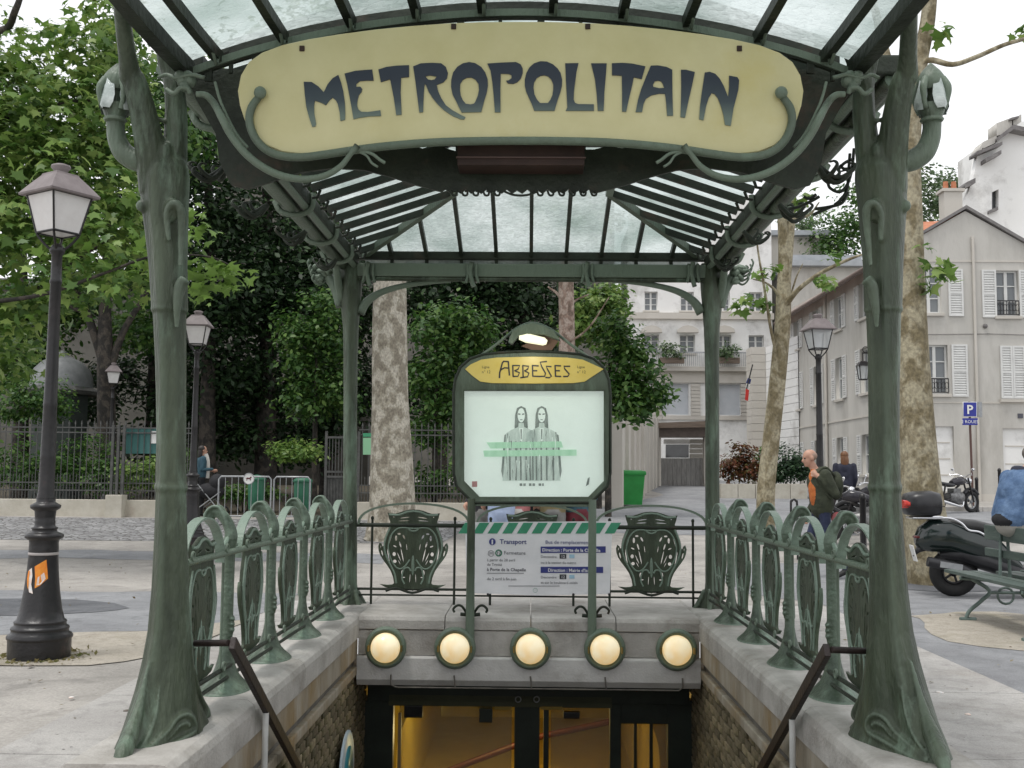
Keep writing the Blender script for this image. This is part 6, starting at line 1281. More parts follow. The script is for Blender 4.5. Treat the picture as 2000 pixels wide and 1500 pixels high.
for (a, b, v0, v1), nm in zip(doors, ('door', 'garage_door')):
    mb = MB(); mb.fbox(F1, a, b, v0, v1, -.16, -.1); d_ = mb.build(nm, plaster_w, H1); mb = MB()
    for k in range(1, 4): y = v0 + (v1 - v0) * k / 4; mb.fbox(F1, a + .1, b - .1, y - .02, y + .02, -.1, -.085)
    mb.build('panel_line', plaster2, d_)
mb = MB(); mb.fbox(F1, HX, 17.6, fz(788), fz(785), .0, .02); mb.fbox(F1, HX, 17.6, gz(HY) - .1, gz(HY) + .35, 0, .025); mb.fbox(F1, HX, 17.6, fz(512), fz(509), .0, .02); mb.build('string_course', plaster2, H1)
mb = MB(); mb.fbox(F1, fx(1984), fx(1994), fz(816), fz(807), 0, .03); mb.build('number_plate', M('plate_dark', (.08, .08, .1), None), H1)
mb = MB(); mb.ell(F1(fx(1925), fz(637), .05), (.08, .06, .08), 10, 8); mb.build('vent', slate, H1)
mb = MB(); mb.tube([F1(fx(1905), ez + .2, .06), F1(fx(1905), gz(HY) + .1, .06)], .05, 8); mb.build('drainpipe', plaster2, H1)
mb = MB(); mb.tube([F1(HX, fz(655), .03), F1(fx(1935), fz(652), .03), F1(17.5, fz(656), .03)], .012, 5); mb.build('cable', slate, H1)
# gable roof verges
for a, b in (((ex0 - .25, ez - .14), (apx, apz + .06)), ((apx, apz + .06), (ex1 + .25, ez - .14))):
    mb = MB(); p0, p1 = Vector((a[0], HY - .12, a[1])), Vector((b[0], HY - .12, b[1])); p2, p3 = p1 + Vector((0, 5, 0)), p0 + Vector((0, 5, 0)); n3 = Vector((0, 0, .11)); mb.add([p0, p1, p2, p3, p0 + n3, p1 + n3, p2 + n3, p3 + n3], [(3, 2, 1, 0), (4, 5, 6, 7), (0, 1, 5, 4), (1, 2, 6, 5), (2, 3, 7, 6), (3, 0, 4, 7)]); mb.build('verge', slate, H1)
# long side wall running away
S1 = side_fn(HX); SYE = 50.4
swz = lambda py, Y: at(1036 + HX * F / Y, py, Y).z
cols = ((39.1, .95), (42.3, .95), (45.6, .95), (48.9, .95))
sw = []
for (c, wd) in cols:
    for v0, v1 in ((1.55, 3.0), (4.5, 6.15), (7.25, 8.55)): sw.append((c - wd / 2, c + wd / 2, v0, v1))
plate([[(HY + .2, .2), (SYE, .2), (SYE, 9.3), (HY + .2, 8.95)]] + [rect(*w_)[::-1] for w_ in sw], .3, 'side_wall', plaster, H1, lambda u, v, w_: S1(u, v, w_ - .15))
for w_ in sw:
    window(H1, S1, *w_, bars=1); 
    if w_[2] > 2: shutter(H1, S1, w_[0] - .52, w_[0] - .04, w_[2], w_[3]); shutter(H1, S1, w_[1] + .04, w_[1] + .52, w_[2], w_[3])
    else: shutter(H1, S1, w_[0] - .5, w_[0] - .04, w_[2], w_[3]); shutter(H1, S1, w_[1] + .04, w_[1] + .5, w_[2], w_[3])
for yy in (37.2, 44.0): mb = MB(); mb.tube([S1(yy, 9.0, .07), S1(yy, .9, .07)], .055, 8); mb.build('drainpipe', plaster2, H1)
mb = MB(); mb.fbox(S1, HY, SYE, 3.62, 3.68, 0, .03); mb.build('string_course', plaster2, H1)
sl_ = (apz - ez) / (apx - ex0); ze_ = lambda x: apz - .05 + (x - apx) * sl_
mb = MB(); zr = [(HX - .5, ze_(HX - .5)), (HX - .5, ze_(HX - .5) + .12), (apx, apz + .06), (apx, apz - .08)]
mb.rings([[Vector((x, yy, z)) for x, z in zr] for yy in (HY + .35, SYE + .4)], True, False); mb.build('side_roof', tilem, H1)
mb = MB(); mb.rings([[Vector((HX - .56 + .09 * math.cos(a), yy, ze_(HX - .5) + .02 + .09 * math.sin(a))) for a in np.linspace(0, 2 * PI, 9)[:-1]] for yy in (HY - .2, SYE + .4)]); mb.build('eaves_gutter', M('brown_gutter', (.12, .085, .07), (.18, .13, .11), 4), H1)
mb = MB(); mb.box((HX + 5, 43, 4.4), (9.6, 15.4, 8.3)); mb.build('house_body', plaster, H1)
mb = MB(); c = at(1857, 412, 37.0); mb.box((c.x, 37, c.z + .1), (.62, .5, 1.1)); mb.box((c.x, 37, c.z + .68), (.78, .62, .10)); mb.build('chimney', plaster2, H1)
mb = MB()
for k in (-.16, .12): mb.lathe([(.10, 0), (.085, .3)], 10, (c.x + k, 37, c.z + .73))
mb.build('chimney_pot', tilem, H1)
mb = MB(); mb.add([at(1786, 472, 42), at(1856, 436, 42), at(1850, 431, 45), at(1786, 434, 45)], [(0, 1, 2, 3)]); mb.add([v + Vector((0, 0, -.1)) for v in (at(1786, 472, 42), at(1856, 436, 42), at(1850, 431, 45), at(1786, 434, 45))], [(3, 2, 1, 0)]); mb.build('back_roof', tilem, H1)
# wall lantern on its scroll bracket
WL = empty('wall_lantern', S1(37.3, 6.0, 0), 'small black lantern on a scroll bracket on the side wall of the corner house', 'lamp')
b0 = Vector((HX - .02, 37.3, 5.75)); mb = MB(); mb.tube([b0, b0 + Vector((-.62, 0, 0))], .025, 6); mb.torus(b0 + Vector((-.3, 0, -.14)), .11, .014, 'Y', 18, 6); mb.torus(b0 + Vector((-.5, 0, .12)), .10, .014, 'Y', 18, 6); mb.tube([b0 + Vector((-.6, 0, 0)), b0 + Vector((-.6, 0, -.35))], .02, 6); mb.build('bracket', blackiron, WL)
lc = b0 + Vector((-.6, 0, -.38)); mb = MB(); sq = lambda h, z: [lc + Vector((x * h, y * h, z)) * .62 for x, y in ((-1, -1), (1, -1), (1, 1), (-1, 1))]
mb.rings([sq(.34, -.12), sq(.2, .1), sq(.08, .16)], True, False); mb.rings([sq(.2, -.86), sq(.17, -.92)], True, False)
for x, y in ((-1, -1), (1, -1), (1, 1), (-1, 1)): mb.tube([lc + Vector((x * .19, y * .19, -.86)) * .62, lc + Vector((x * .27, y * .27, -.12)) * .62], .018, 5)
mb.build('lantern_frame', blackiron, WL); mb = MB(); mb.rings([sq(.18, -.85), sq(.255, -.13)], True, False); mb.build('pane', lantern_clear, WL)
# ---- tall white house with stepped chimneys, behind
HB = empty('tall_house', ground_at(1960, 52), 'tall whitish house with stepped chimney stacks behind the gable', 'house')
YT = 52.0
plate_px([[(1880, 700), (1880, 395), (1888, 376), (1898, 345), (1905, 300), (1912, 304), (1970, 250), (2005, 262), (2100, 300), (2100, 700)], [(1933, 414), (1933, 378), (1946, 372), (1946, 408)]], YT, .5, 'wall', plaster_w, HB)
mb = MB(); mb.box(at(2040, 480, YT + 4), (6.0, 7, 11)); mb.build('house_body', plaster_w, HB)
plate_px([[(1930, 418), (1930, 412), (1948, 404), (1948, 411)]], YT - .35, .2, 'sill', slate, HB); plate_px([[(1933, 414), (1933, 378), (1946, 372), (1946, 408)]], YT + .1, .05, 'window', window_glass, HB)
for a, b, c_, d in ((1905, 1912, 290, 305), (1912, 1938, 278, 296), (1938, 1970, 242, 272), (1968, 1986, 236, 256)): plate_px([[(a, d), (a, c_ + 5), (b, c_ - 7), (b, d - 12)]], YT - .1, 1.0, 'chimney_stack', plaster, HB)
for pts in (((1878, 372), (1898, 362), (1898, 352), (1878, 362)), ((1900, 308), (1950, 288), (1950, 282), (1900, 301)), ((1918, 322), (1948, 306), (1948, 298), (1918, 314)), ((1940, 282), (1972, 258), (2010, 266), (2010, 258), (1972, 249), (1940, 274)), ((1966, 240), (1982, 236), (1982, 232), (1966, 236))): plate_px([list(pts)], YT - .4, .9, 'cap_stone', slate, HB)
# ---- low beige houses in the middle distance
def block(name, px0, px1, py0, py1, Y, D_, mat, label, cat='house', roof=None):
    a, b = at(px0, py1, Y), at(px1, py0, Y); E = empty(name, (a.x, Y, a.z), label, cat); mb = MB(); mb.box(((a.x + b.x) / 2, Y + D_ / 2, (a.z + b.z) / 2), (b.x - a.x, D_, b.z - a.z)); mb.build('walls', mat, E)
    if roof: mb = MB(); mb.box(((a.x + b.x) / 2, Y + D_ / 2 - .2, b.z + .12), (b.x - a.x + .6, D_ + .6, .28)); mb.build('roof_edge', roof, E)
    return E
E = block('flat_house', 1482, 1605, 462, 900, 62, 8, plaster2, 'flat roofed beige house behind the slim plane tree', roof=zincm)
for px in (1490, 1590): plate_px([[(px, 520), (px, 470), (px + 10, 470), (px + 10, 520)]], 61.95, .2, 'pilaster', plaster, E)
E = block('low_house', 1552, 1720, 522, 900, 56, 5, plaster, 'beige house with grey zinc roof between slim plane and right column', roof=zincm)
mb = MB(); mb.box(at(1600, 514, 58), (4, 2, .5)); mb.build('zinc_roof', zincm, E)
# ---- cream town house across the far street
YC = 58.0
HC = empty('town_house', ground_at(1370, YC), 'cream town house with balcony and shuttered bays across the far street', 'house')
cx = lambda px: at(px, 760, YC).x
cz = lambda py: at(1370, py, YC).z
FC = front_fn(YC)
wins = []
for px in (1272, 1343, 1414, 1478):
    wins += [(cx(px - 13), cx(px + 13), cz(607), cz(570)), (cx(px - 15), cx(px + 15), cz(690), cz(654))]
bays = [(cx(1292), cx(1345), cz(810), cz(750)), (cx(1405), cx(1446), cz(810), cz(750))]
plate([[(cx(1228), .6), (cx(1510), .6), (cx(1510), cz(380)), (cx(1228), cz(380))]] + [rect(*w_)[::-1] for w_ in wins + bays], .4, 'wall', plaster_w, HC, lambda u, v, w_: FC(u, v, w_ - .2))
for w_ in wins: window(HC, FC, *w_, bars=2, depth=.25)
for a, b, v0, v1 in bays: 
    mb = MB(); mb.fbox(FC, a, b, v0, v1, -.32, -.26); mb.build('blind', M('pale_blue_blind', (.50, .53, .56), (.56, .58, .61), 3), HC)
for px in (1272, 1343, 1414):
    plate_px([[(px - 21, 650), (px - 19, 643), (px - 10, 638), (px, 636), (px + 10, 638), (px + 19, 643), (px + 21, 650)]], YC - .35, .35, 'arched_hood', slate if False else plaster2, HC)
for a, b, d in ((612, 624, .22), (718, 726, .5), (726, 748, .16), (812, 820, .12)): mb = MB(); mb.fbox(FC, cx(1226), cx(1512), cz(b), cz(a), 0, d); mb.build('cornice', plaster2, HC)
for px in (1283, 1358, 1394, 1455, 1490):
    for k in range(9): mb = MB(); v0, v1 = cz(812 - k * 7), cz(812 - (k + 1) * 7 + .8); mb.fbox(FC, cx(px - 9), cx(px + 9), v0, v1, 0, .14); mb.build('pilaster_stone', plaster2, HC)
mb = MB(); mb.fbox(FC, cx(1255), cx(1510), cz(692), cz(689.5), .55, .6)
for k in range(64): x = cx(1256 + k * 4); mb.fbox(FC, x - .012, x + .012, cz(717), cz(690), .56, .59)
o = mb.build('balcony_railing', steel, HC); o['kind'] = 'stuff'
mb = MB(); mb.box((cx(1370), YC + 3.5, cz(660)), (cx(1510) - cx(1228) - .2, 6, 13)); mb.build('house_body', plaster_w, HC)
for px, lb in ((1312, 'pale green plant box on the town house balcony, left one'), (1420, 'pale green plant box on the town house balcony, right of the rear column')):
    p = at(px, 686, YC - .75); Pp = empty('balcony_plant', p + Vector((0, 0, -.4)), lb, 'plant', 'plants on the balcony'); mb = MB(); mb.box(p + Vector((0, 0, -.5)), (1.3, .3, .3)); mb.build('planter', woodm, Pp); crown([((p.x, p.y, p.z), (.7, .3, .45))], 500, .16, 'oval', leaf_grey, Pp)
# neighbour with brown balconies at the left of it
E = block('apartment_house', 1172, 1228, 590, 940, 66, 8, plaster2, 'pinkish flats with brown balconies left of the cream town house', 'building')
for y in (640, 690): plate_px([[(1180, y), (1226, y), (1226, y + 18), (1180, y + 18)]], 65.4, .5, 'balcony', woodm, E)
for y in (612, 662): plate_px([[(1196, y), (1212, y), (1212, y + 22), (1196, y + 22)]], 65.9, .06, 'window', window_glass, E)
# rusticated wing with oblique boarded end
WG = empty('rusticated_wing', ground_at(1495, 52), 'rusticated cream garden wing with a boarded end behind the hedge', 'building')
for k in range(18):
    z0 = cz(935) + k * .38; mb = MB(); a = at(1468, 800, 53).x; b = at(1496, 800, 53).x; mb.box(((a + b) / 2, 53.6, 1.2 + k * .38), (b - a, 1.2, .365)); mb.build('stone_course', plaster2, WG)
    p0, p1 = Vector((b + .02, 53, 0)), Vector((at(1560, 800, 48.6).x, 48.6, 0)); z = 1.2 + k * .38; mb = MB(); n2 = Vector((.12, .2, 0)); mb.add([p0 + Vector((0, 0, z - .18)), p1 + Vector((0, 0, z - .18)), p1 + Vector((0, 0, z + .18)), p0 + Vector((0, 0, z + .18))] + [v + n2 for v in (p0 + Vector((0, 0, z - .18)), p1 + Vector((0, 0, z - .18)), p1 + Vector((0, 0, z + .18)), p0 + Vector((0, 0, z + .18)))], [(0, 1, 2, 3), (7, 6, 5, 4), (3, 2, 6, 7), (0, 4, 5, 1)]); mb.build('board', plaster_w, WG)
FGm = [M('flag_blue', (.03, .05, .2), None), white, M('flag_red', (.55, .03, .02), None)]
FG = empty('flag', at(1460, 745, 50), 'small red white and blue flag hanging from the garden wing', 'flag')
for k, (y0, y1, m_) in enumerate(((738, 750, FGm[0]), (749, 760, FGm[1]), (759, 783, FGm[2]))): plate_px([[(1461 - k * 2, y0), (1467 - k * 2, y0 + 3), (1465 - k * 2, y1), (1457 - k, y1 - 2)]], 50 - k * .05, .05, 'cloth', m_, FG)
mb = MB(); mb.tube([at(1470, 712, 50), at(1458, 760, 49.9)], .03, 6); mb.build('staff', blackiron, FG)
# garage canopy, gate, street wall
GA = empty('garage_porch', ground_at(1340, 50), 'wooden garage porch with a grey gate at the end of the street', 'porch')
plate_px([[(1270, 828), (1384, 824), (1384, 836), (1270, 838)]], 49.2, 2.0, 'roof_board', woodm, GA); plate_px([[(1276, 838), (1382, 837), (1382, 854), (1282, 854)]], 49.6, 1.5, 'fascia', M('brown_fascia', (.14, .11, .095), (.2, .16, .14), 4), GA)
for a, b in ((1281, 1290), (1374, 1385)): plate_px([[(a, 854), (b, 854), (b, 958), (a, 958)]], 49.4, .4, 'post', plaster2, GA)
gatem = M('weathered_grey_gate', (.22, .215, .205), (.36, .35, .335), 4, .8, .2, 20, stretch=(3, 1, .5))
for k in range(10): a = 1286 + k * 9.0; plate_px([[(a, 895), (a + 8.6, 895), (a + 8.6, 958), (a, 958)]], 49.8, .08, 'plank', gatem, GA)
plate_px([[(1300, 868), (1345, 868), (1345, 894), (1300, 894)]], 50.6, .1, 'dark_window', window_glass, GA); plate_px([[(1296, 858), (1346, 858), (1346, 867), (1296, 867)]], 50.5, .1, 'lintel', plaster_w, GA)
for k in range(4): plate_px([[(1347, 858 + k * 9.5), (1373, 858 + k * 9.5), (1373, 866.5 + k * 9.5), (1347, 866.5 + k * 9.5)]], 50.4, .2, 'stone_course', plaster2, GA)
SWL = empty('street_wall', ground_at(1250, 36), 'beige street wall with square pilasters behind the green bin', 'wall')
a = ground_at(1203, 31.5); b = ground_at(1284, 49); d = (b - a); L_ = d.length; ang = math.atan2(d.y, d.x); n_s = 9
for i in range(n_s):
    c = a + d * ((i + .5) / n_s); h = interp(i, [0, n_s - 1], [2.9, 3.15]); mb = MB(); mb.box((c.x, c.y, c.z + h / 2 - .1), (L_ / n_s - .3, .2, h), (0, 0, ang)); mb.build('wall_panel', plaster2, SWL)
    if i > 4: continue
    c = a + d * (i / n_s); mb = MB(); mb.box((c.x, c.y, c.z + h / 2), (.36, .42, h + .25), (0, 0, ang)); mb.build('pilaster', plaster2, SWL, bevel=.01)
# low wall under the hedge
LW = empty('planter_wall', ground_at(1490, 38), 'low beige wall under the red and green hedge', 'wall')
for k in range(5):
    p0, p1 = 1408 + k * 34, 1441 + k * 34; z0 = gz(38) - .1; a, b = at(p0, 945, 38), at(p1, 945, 38); mb = MB(); mb.box(((a.x + b.x) / 2, 38.2, (a.z + z0) / 2), (b.x - a.x, .4, a.z - z0)); mb.build('wall_section', pier_m, LW, bevel=.01)
# ---- behind the park: grey house wall, domed kiosk, stone mass
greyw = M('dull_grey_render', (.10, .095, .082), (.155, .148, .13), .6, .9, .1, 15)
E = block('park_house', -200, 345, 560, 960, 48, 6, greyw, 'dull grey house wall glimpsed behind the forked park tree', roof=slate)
E2 = block('park_dark_backing', 330, 720, 770, 960, 46, .6, M('near_black_backing', (.022, .021, .017), (.045, .042, .034), 1.2, .9, .2, 15), 'added dark backing at the back of the park entrance', 'wall')  # near-black backing added to deepen the dark behind the evergreens
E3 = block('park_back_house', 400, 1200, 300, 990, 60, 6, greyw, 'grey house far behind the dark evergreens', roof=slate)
KX = ground_at(112, 33); KI = empty('kiosk', KX, 'round kiosk with a pale grey dome inside the park', 'kiosk')
zt = lambda py: at(112, py, 33).z - KX.z
mb = MB(); mb.lathe([(.85, 0), (.85, zt(770))], 8, KX, smooth=False); mb.build('body', M('kiosk_dark_green', (.02, .03, .025), (.04, .05, .045), 4), KI)
mb = MB(); mb.lathe([(1.15, zt(772)), (1.2, zt(765)), (1.0, zt(757))], 8, KX, smooth=False); mb.build('cornice', fence_m, KI)
mb = MB(); mb.lathe([(.93, zt(758)), (.92, zt(740)), (.82, zt(722)), (.6, zt(707)), (.3, zt(698)), (.16, zt(694)), (.15, zt(688)), (.02, zt(684))], 20, KX); mb.build('dome', M('dull_lead', (.17, .18, .185), (.26, .27, .275), 3, .55, .2, 10), KI)
pe = patch('park_ground', [(-60, 26.3), (-1.5, 26.3), (3, 46), (-60, 46)], g_earth, .012)
# ================================================================== bench
BN = empty('park_bench', (4.75, 10.2, 0), 'green slatted double bench with iron legs at the right edge', 'bench')
bg_m = M('bench_green_paint', (.045, .07, .06), (.085, .115, .10), 5, .5, .3, 30, stretch=(3, .4, 3), c3=(.15, .17, .14), s3=3, lo3=.6, hi3=.75)
by0, by1 = 9.15, 11.35
for s in (-1, 1):
    for k in range(3): mb = MB(); mb.box((4.75 + s * (.14 + k * .125), (by0 + by1) / 2, .445 + (.012 if k == 2 else 0)), (.112, by1 - by0, .032)); mb.build('seat_slat', bg_m, BN, bevel=.006)
mb = MB(); mb.box((4.75, (by0 + by1) / 2, .86), (.045, by1 - by0, .15)); mb.build('back_plank', bg_m, BN, bevel=.008)
mb = MB(); mb.box((4.75, (by0 + by1) / 2, .66), (.045, by1 - by0, .08)); mb.build('lower_back_plank', bg_m, BN, bevel=.008)
bi = M('bench_iron', (.09, .13, .115), (.16, .21, .19), 8, .5)
for yy in (by1 - .42, by0 + .42):
    mb = MB()
    for s in (-1, 1):
        mb.tube(smooth_path([(4.75 + s * .40, yy, .02), (4.75 + s * .36, yy, .10), (4.75 + s * .24, yy, .2), (4.75 + s * .16, yy, .30), (4.75 + s * .34, yy, .42)], 4), .02, 6); mb.tube([(4.75, yy, .40), (4.75 + s * .45, yy, .42)], .018, 6); mb.tube([(4.75 + s * .46, yy, .015), (4.75 + s * .30, yy, .015)], .022, 6)
        mb.tube([(4.75 + s * .05, yy, .42), (4.75 + s * .03, yy, .95)], .017, 6)
    mb.tube([(4.75 - .16, yy, .28), (4.75 + .16, yy, .28)], .016, 6); mb.torus((4.75, yy, .25), .08, .012, 'Y', 16, 6)
    mb.box((4.75, yy, .96), (.09, .05, .05)); mb.build('leg', bi, BN)
# ================================================================== maxi scooter
def wheel(par, c, r, w_, rim_m=None, axis='Y'):
    mb = MB(); mb.torus(c, r - w_ * .5, w_ * .5, axis, 28, 10); T_ = mb.build('wheel', rubber, par, local=True)
    mb = MB(); mb.torus(c, r - w_ - .01, .018, axis, 24, 8)
    for k in range(5):
        a = 2 * PI * k / 5; d = {'Y': Vector((math.cos(a), 0, math.sin(a))), 'X': Vector((0, math.cos(a), math.sin(a)))}[axis]; mb.tube([Vector(c) + d * .03, Vector(c) + d * (r - w_)], .016, 6)
    mb.ell(c, (.05, .05, .05), 10, 8); mb.build('rim', rim_m or steel, T_, local=True)
def loft(mb, secs, n=18, pw=.75):
    """sections along x: (x, zc, hy, hz)"""
    rings = []
    for x, zc, hy, hz in secs:
        ring = []
        for j in range(n):
            a = 2 * PI * j / n; c, s = math.cos(a), math.sin(a); ring.append(Vector((x, hy * math.copysign(abs(c) ** pw, c), zc + hz * math.copysign(abs(s) ** pw, s))))
        rings.append(ring)
    mb.rings(rings)
sc_paint = M('dark_green_scooter_paint', (.006, .012, .011), (.012, .022, .02), 2, .12, spec=.8)
def scooter():
    S = empty('maxi_scooter', (0, 0, 0), 'dark maxi scooter with a big black top case parked behind the bench', 'scooter')
    wheel(S, (-.55, 0, .29), .29, .15, blackiron); wheel(S, (.90, 0, .29), .29, .13, blackiron)
    mb = MB(); loft(mb, [(-1.0, .68, .05, .05), (-.95, .70, .13, .14), (-.82, .74, .19, .20), (-.62, .75, .22, .21), (-.40, .68, .23, .21), (-.1, .58, .24, .20), (.1, .44, .22, .14), (.2, .36, .2, .08)]); mb.build('rear_body', sc_paint, S, local=True)
    mb = MB(); loft(mb, [(-.72, .50, .06, .05), (-.5, .52, .17, .10), (-.2, .45, .22, .13), (.2, .30, .24, .10), (.55, .30, .22, .10)]); mb.build('engine_cover', black, S, local=True)
    mb = MB(); loft(mb, [(-.80, .88, .10, .03), (-.6, .90, .17, .06), (-.3, .86, .19, .08), (-.05, .80, .18, .08), (.2, .76, .13, .05)]); mb.build('seat', M('black_seat_vinyl', (.015, .015, .016), (.03, .03, .03), 8, .45), S, local=True)
    mb = MB(); loft(mb, [(.45, .50, .20, .22), (.55, .72, .24, .30), (.70, .80, .22, .22), (.86, .78, .12, .12), (.98, .72, .05, .05)]); mb.build('front_fairing', sc_paint, S, local=True)
    mb = MB(); loft(mb, [(.62, .40, .06, .10), (.80, .56, .10, .07), (1.05, .56, .10, .05), (1.18, .46, .06, .04)]); mb.build('front_mudguard', sc_paint, S, local=True)
    mb = MB(); mb.add([(.62, -.20, .98), (.62, .20, .98), (.48, .17, 1.36), (.48, -.17, 1.36), (.63, -.20, .98), (.63, .20, .98), (.49, .17, 1.36), (.49, -.17, 1.36)], [(0, 1, 2, 3), (7, 6, 5, 4), (3, 2, 6, 7)]); mb.build('windscreen', clear_glass('smoked_screen', (.5, .52, .53), .3), S, local=True)
    mb = MB(); mb.tube(smooth_path([(.40, -.38, 1.02), (.46, -.24, 1.04), (.50, 0, 1.0), (.46, .24, 1.04), (.40, .38, 1.02)], 4), .016, 8); mb.build('handlebar', black, S, local=True)
    for s in (-1, 1): mb = MB(); mb.tube([(.48, s * .28, 1.04), (.50, s * .36, 1.17)], .008, 6); mb.ell((.49, s * .40, 1.19), (.02, .08, .05), 10, 8); mb.build('mirror', chrome, S, local=True)
    mb = MB(); loft(mb, [(-1.13, 1.12, .10, .06), (-1.10, 1.12, .20, .13), (-1.0, 1.125, .235, .155), (-.82, 1.13, .235, .16), (-.72, 1.125, .20, .14), (-.69, 1.12, .12, .09)], 20, .6); mb.build('top_case', black, S, local=True)
    mb = MB(); mb.box((-.91, 0, 1.10), (.44, .474, .008)); mb.build('case_seam', blackiron, S, local=True)
    mb = MB(); loft(mb, [(-1.145, 1.12, .13, .05), (-1.12, 1.12, .19, .055), (-1.09, 1.12, .214, .05)], 16, .6); mb.build('tail_reflector', red, S, local=True)
    mb = MB()
    for s in (-1, 1): mb.tube(smooth_path([(-1.05, s * .16, .955), (-.80, s * .17, .955), (-.62, s * .19, .955), (-.50, s * .21, .90), (-.42, s * .21, .82), (-.30, s * .21, .80), (-.22, s * .21, .74), (-.26, s * .21, .66)], 4), .015, 8)
    mb.tube([(-1.05, -.16, .955), (-1.05, .16, .955)], .015, 8); mb.build('grab_rail', chrome, S, local=True)
    mb = MB(); mb.tube(smooth_path([(.05, -.2, .24), (-.3, -.24, .26), (-.55, -.26, .36), (-.92, -.27, .44)], 4), lerp_list([.03, .05, .065, .06], 4), 12); mb.build('exhaust', black, S, local=True)
    mb = MB(); mb.box((-.66, -.325, .395), (.26, .012, .07), (0, .14, 0)); mb.build('heat_shield', steel, S, local=True)
    mb = MB(); mb.box((-1.02, 0, .52), (.012, .18, .2), (0, -.25, 0)); mb.build('number_plate', white, S, local=True)
    mb = MB(); loft(mb, [(-1.015, .72, .05, .012), (-.99, .72, .10, .02), (-.95, .72, .11, .02)]); mb.build('tail_light', M('dark_red_lens', (.12, .01, .01), None, rough=.2), S, local=True)
    mb = MB(); loft(mb, [(-1.02, .50, .04, .02), (-.95, .58, .08, .05), (-.75, .62, .09, .04)]); mb.build('rear_mudguard', black, S, local=True)
    return S
S1_ = scooter(); gp = ground_at(1862, 13.1); S1_.location = (gp.x + .53, gp.y, 0); S1_.rotation_euler.z = R(-6); S1_.scale = (.98,) * 3
# ================================================================== motorbikes
def motorbike():
    S = empty('motorbike', (0, 0, 0))
    wheel(S, (-.68, 0, .31), .31, .14); wheel(S, (.72, 0, .31), .31, .11)
    mb = MB(); loft(mb, [(-.1, .84, .08, .06), (.1, .88, .15, .11), (.3, .90, .14, .12), (.42, .88, .07, .06)]); mb.build('tank', M('bike_paint', (.015, .014, .02), (.03, .028, .035), 3, .2), S, local=True)
    mb = MB(); loft(mb, [(-.82, .86, .06, .03), (-.6, .83, .12, .05), (-.2, .78, .14, .06), (-.05, .78, .10, .05)]); mb.build('seat', black, S, local=True)
    mb = MB(); loft(mb, [(-.25, .45, .12, .12), (0, .42, .2, .2), (.25, .42, .16, .18), (.35, .45, .1, .1)]); mb.box((.02, 0, .62), (.3, .22, .14)); mb.build('engine', M('engine_alloy', (.10, .10, .10), (.25, .25, .25), 14, .4, metal=.7), S, local=True)
    mb = MB()
    for s in (-1, 1): mb.tube([(.72, s * .09, .31), (.50, s * .09, .98)], .026, 8); mb.tube([(-.68, s * .10, .31), (-.15, s * .10, .42)], .024, 8); mb.tube([(-.55, s * .11, .50), (-.48, s * .12, .80)], .026, 8)
    mb.tube([(.5, 0, .95), (.1, 0, .7), (-.2, 0, .45)], .03, 8); mb.build('frame', blackiron, S, local=True)
    mb = MB(); mb.tube(smooth_path([(.30, -.38, 1.06), (.40, -.22, 1.08), (.48, 0, 1.02), (.40, .22, 1.08), (.30, .38, 1.06)], 4), .014, 8); mb.build('handlebar', chrome, S, local=True)
    mb = MB(); mb.ell((.62, 0, .90), (.10, .10, .10), 14, 10); mb.build('headlight', chrome, S, local=True)
    for s in (-1, 1): mb = MB(); mb.tube([(.42, s * .26, 1.08), (.40, s * .32, 1.2)], .007, 6); mb.ell((.39, s * .34, 1.22), (.015, .06, .04), 8, 6); mb.build('mirror', chrome, S, local=True)
    mb = MB(); mb.tube(smooth_path([(.25, -.12, .40), (.15, -.15, .2), (-.2, -.17, .24), (-.78, -.19, .36)], 4), lerp_list([.025, .028, .04, .05], 4), 10); mb.build('exhaust', chrome, S, local=True)
    mb = MB(); loft(mb, [(-1.02, .56, .05, .02), (-.9, .66, .08, .03), (-.6, .68, .09, .03)]); mb.build('mudguard', black, S, local=True); mb = MB(); mb.tube(smooth_path([(.42, 0, .55), (.60, 0, .66), (.80, 0, .66), (1.0, 0, .52)], 4), .05, 8, flat=1.3); mb.build('mudguard', black, S, local=True)
    mb = MB(); mb.box((-.95, 0, .70), (.05, .12, .06)); mb.build('tail_light', red, S, local=True)
    return S
m0 = motorbike(); m1 = copy_tree(m0); m2 = copy_tree(m0); m3 = copy_tree(m0)
for m_, px, Y, rz, lb in ((m0, 1690, 20.3, 165, 'dark motorbike parked behind the walking man'), (m1, 1755, 24, 200, 'dark motorbike between the right front column and the olive plane trunk'), (m2, 1862, 30.5, 30, 'dark motorbike with chrome exhaust parked by the parking sign'), (m3, 1722, 22.4, 150, 'dark motorbike mostly hidden by the right front column')):
    m_.location = ground_at(px, Y); m_.rotation_euler.z = R(rz); tag(m_, lb, 'motorbike', 'motorbikes parked along the street')
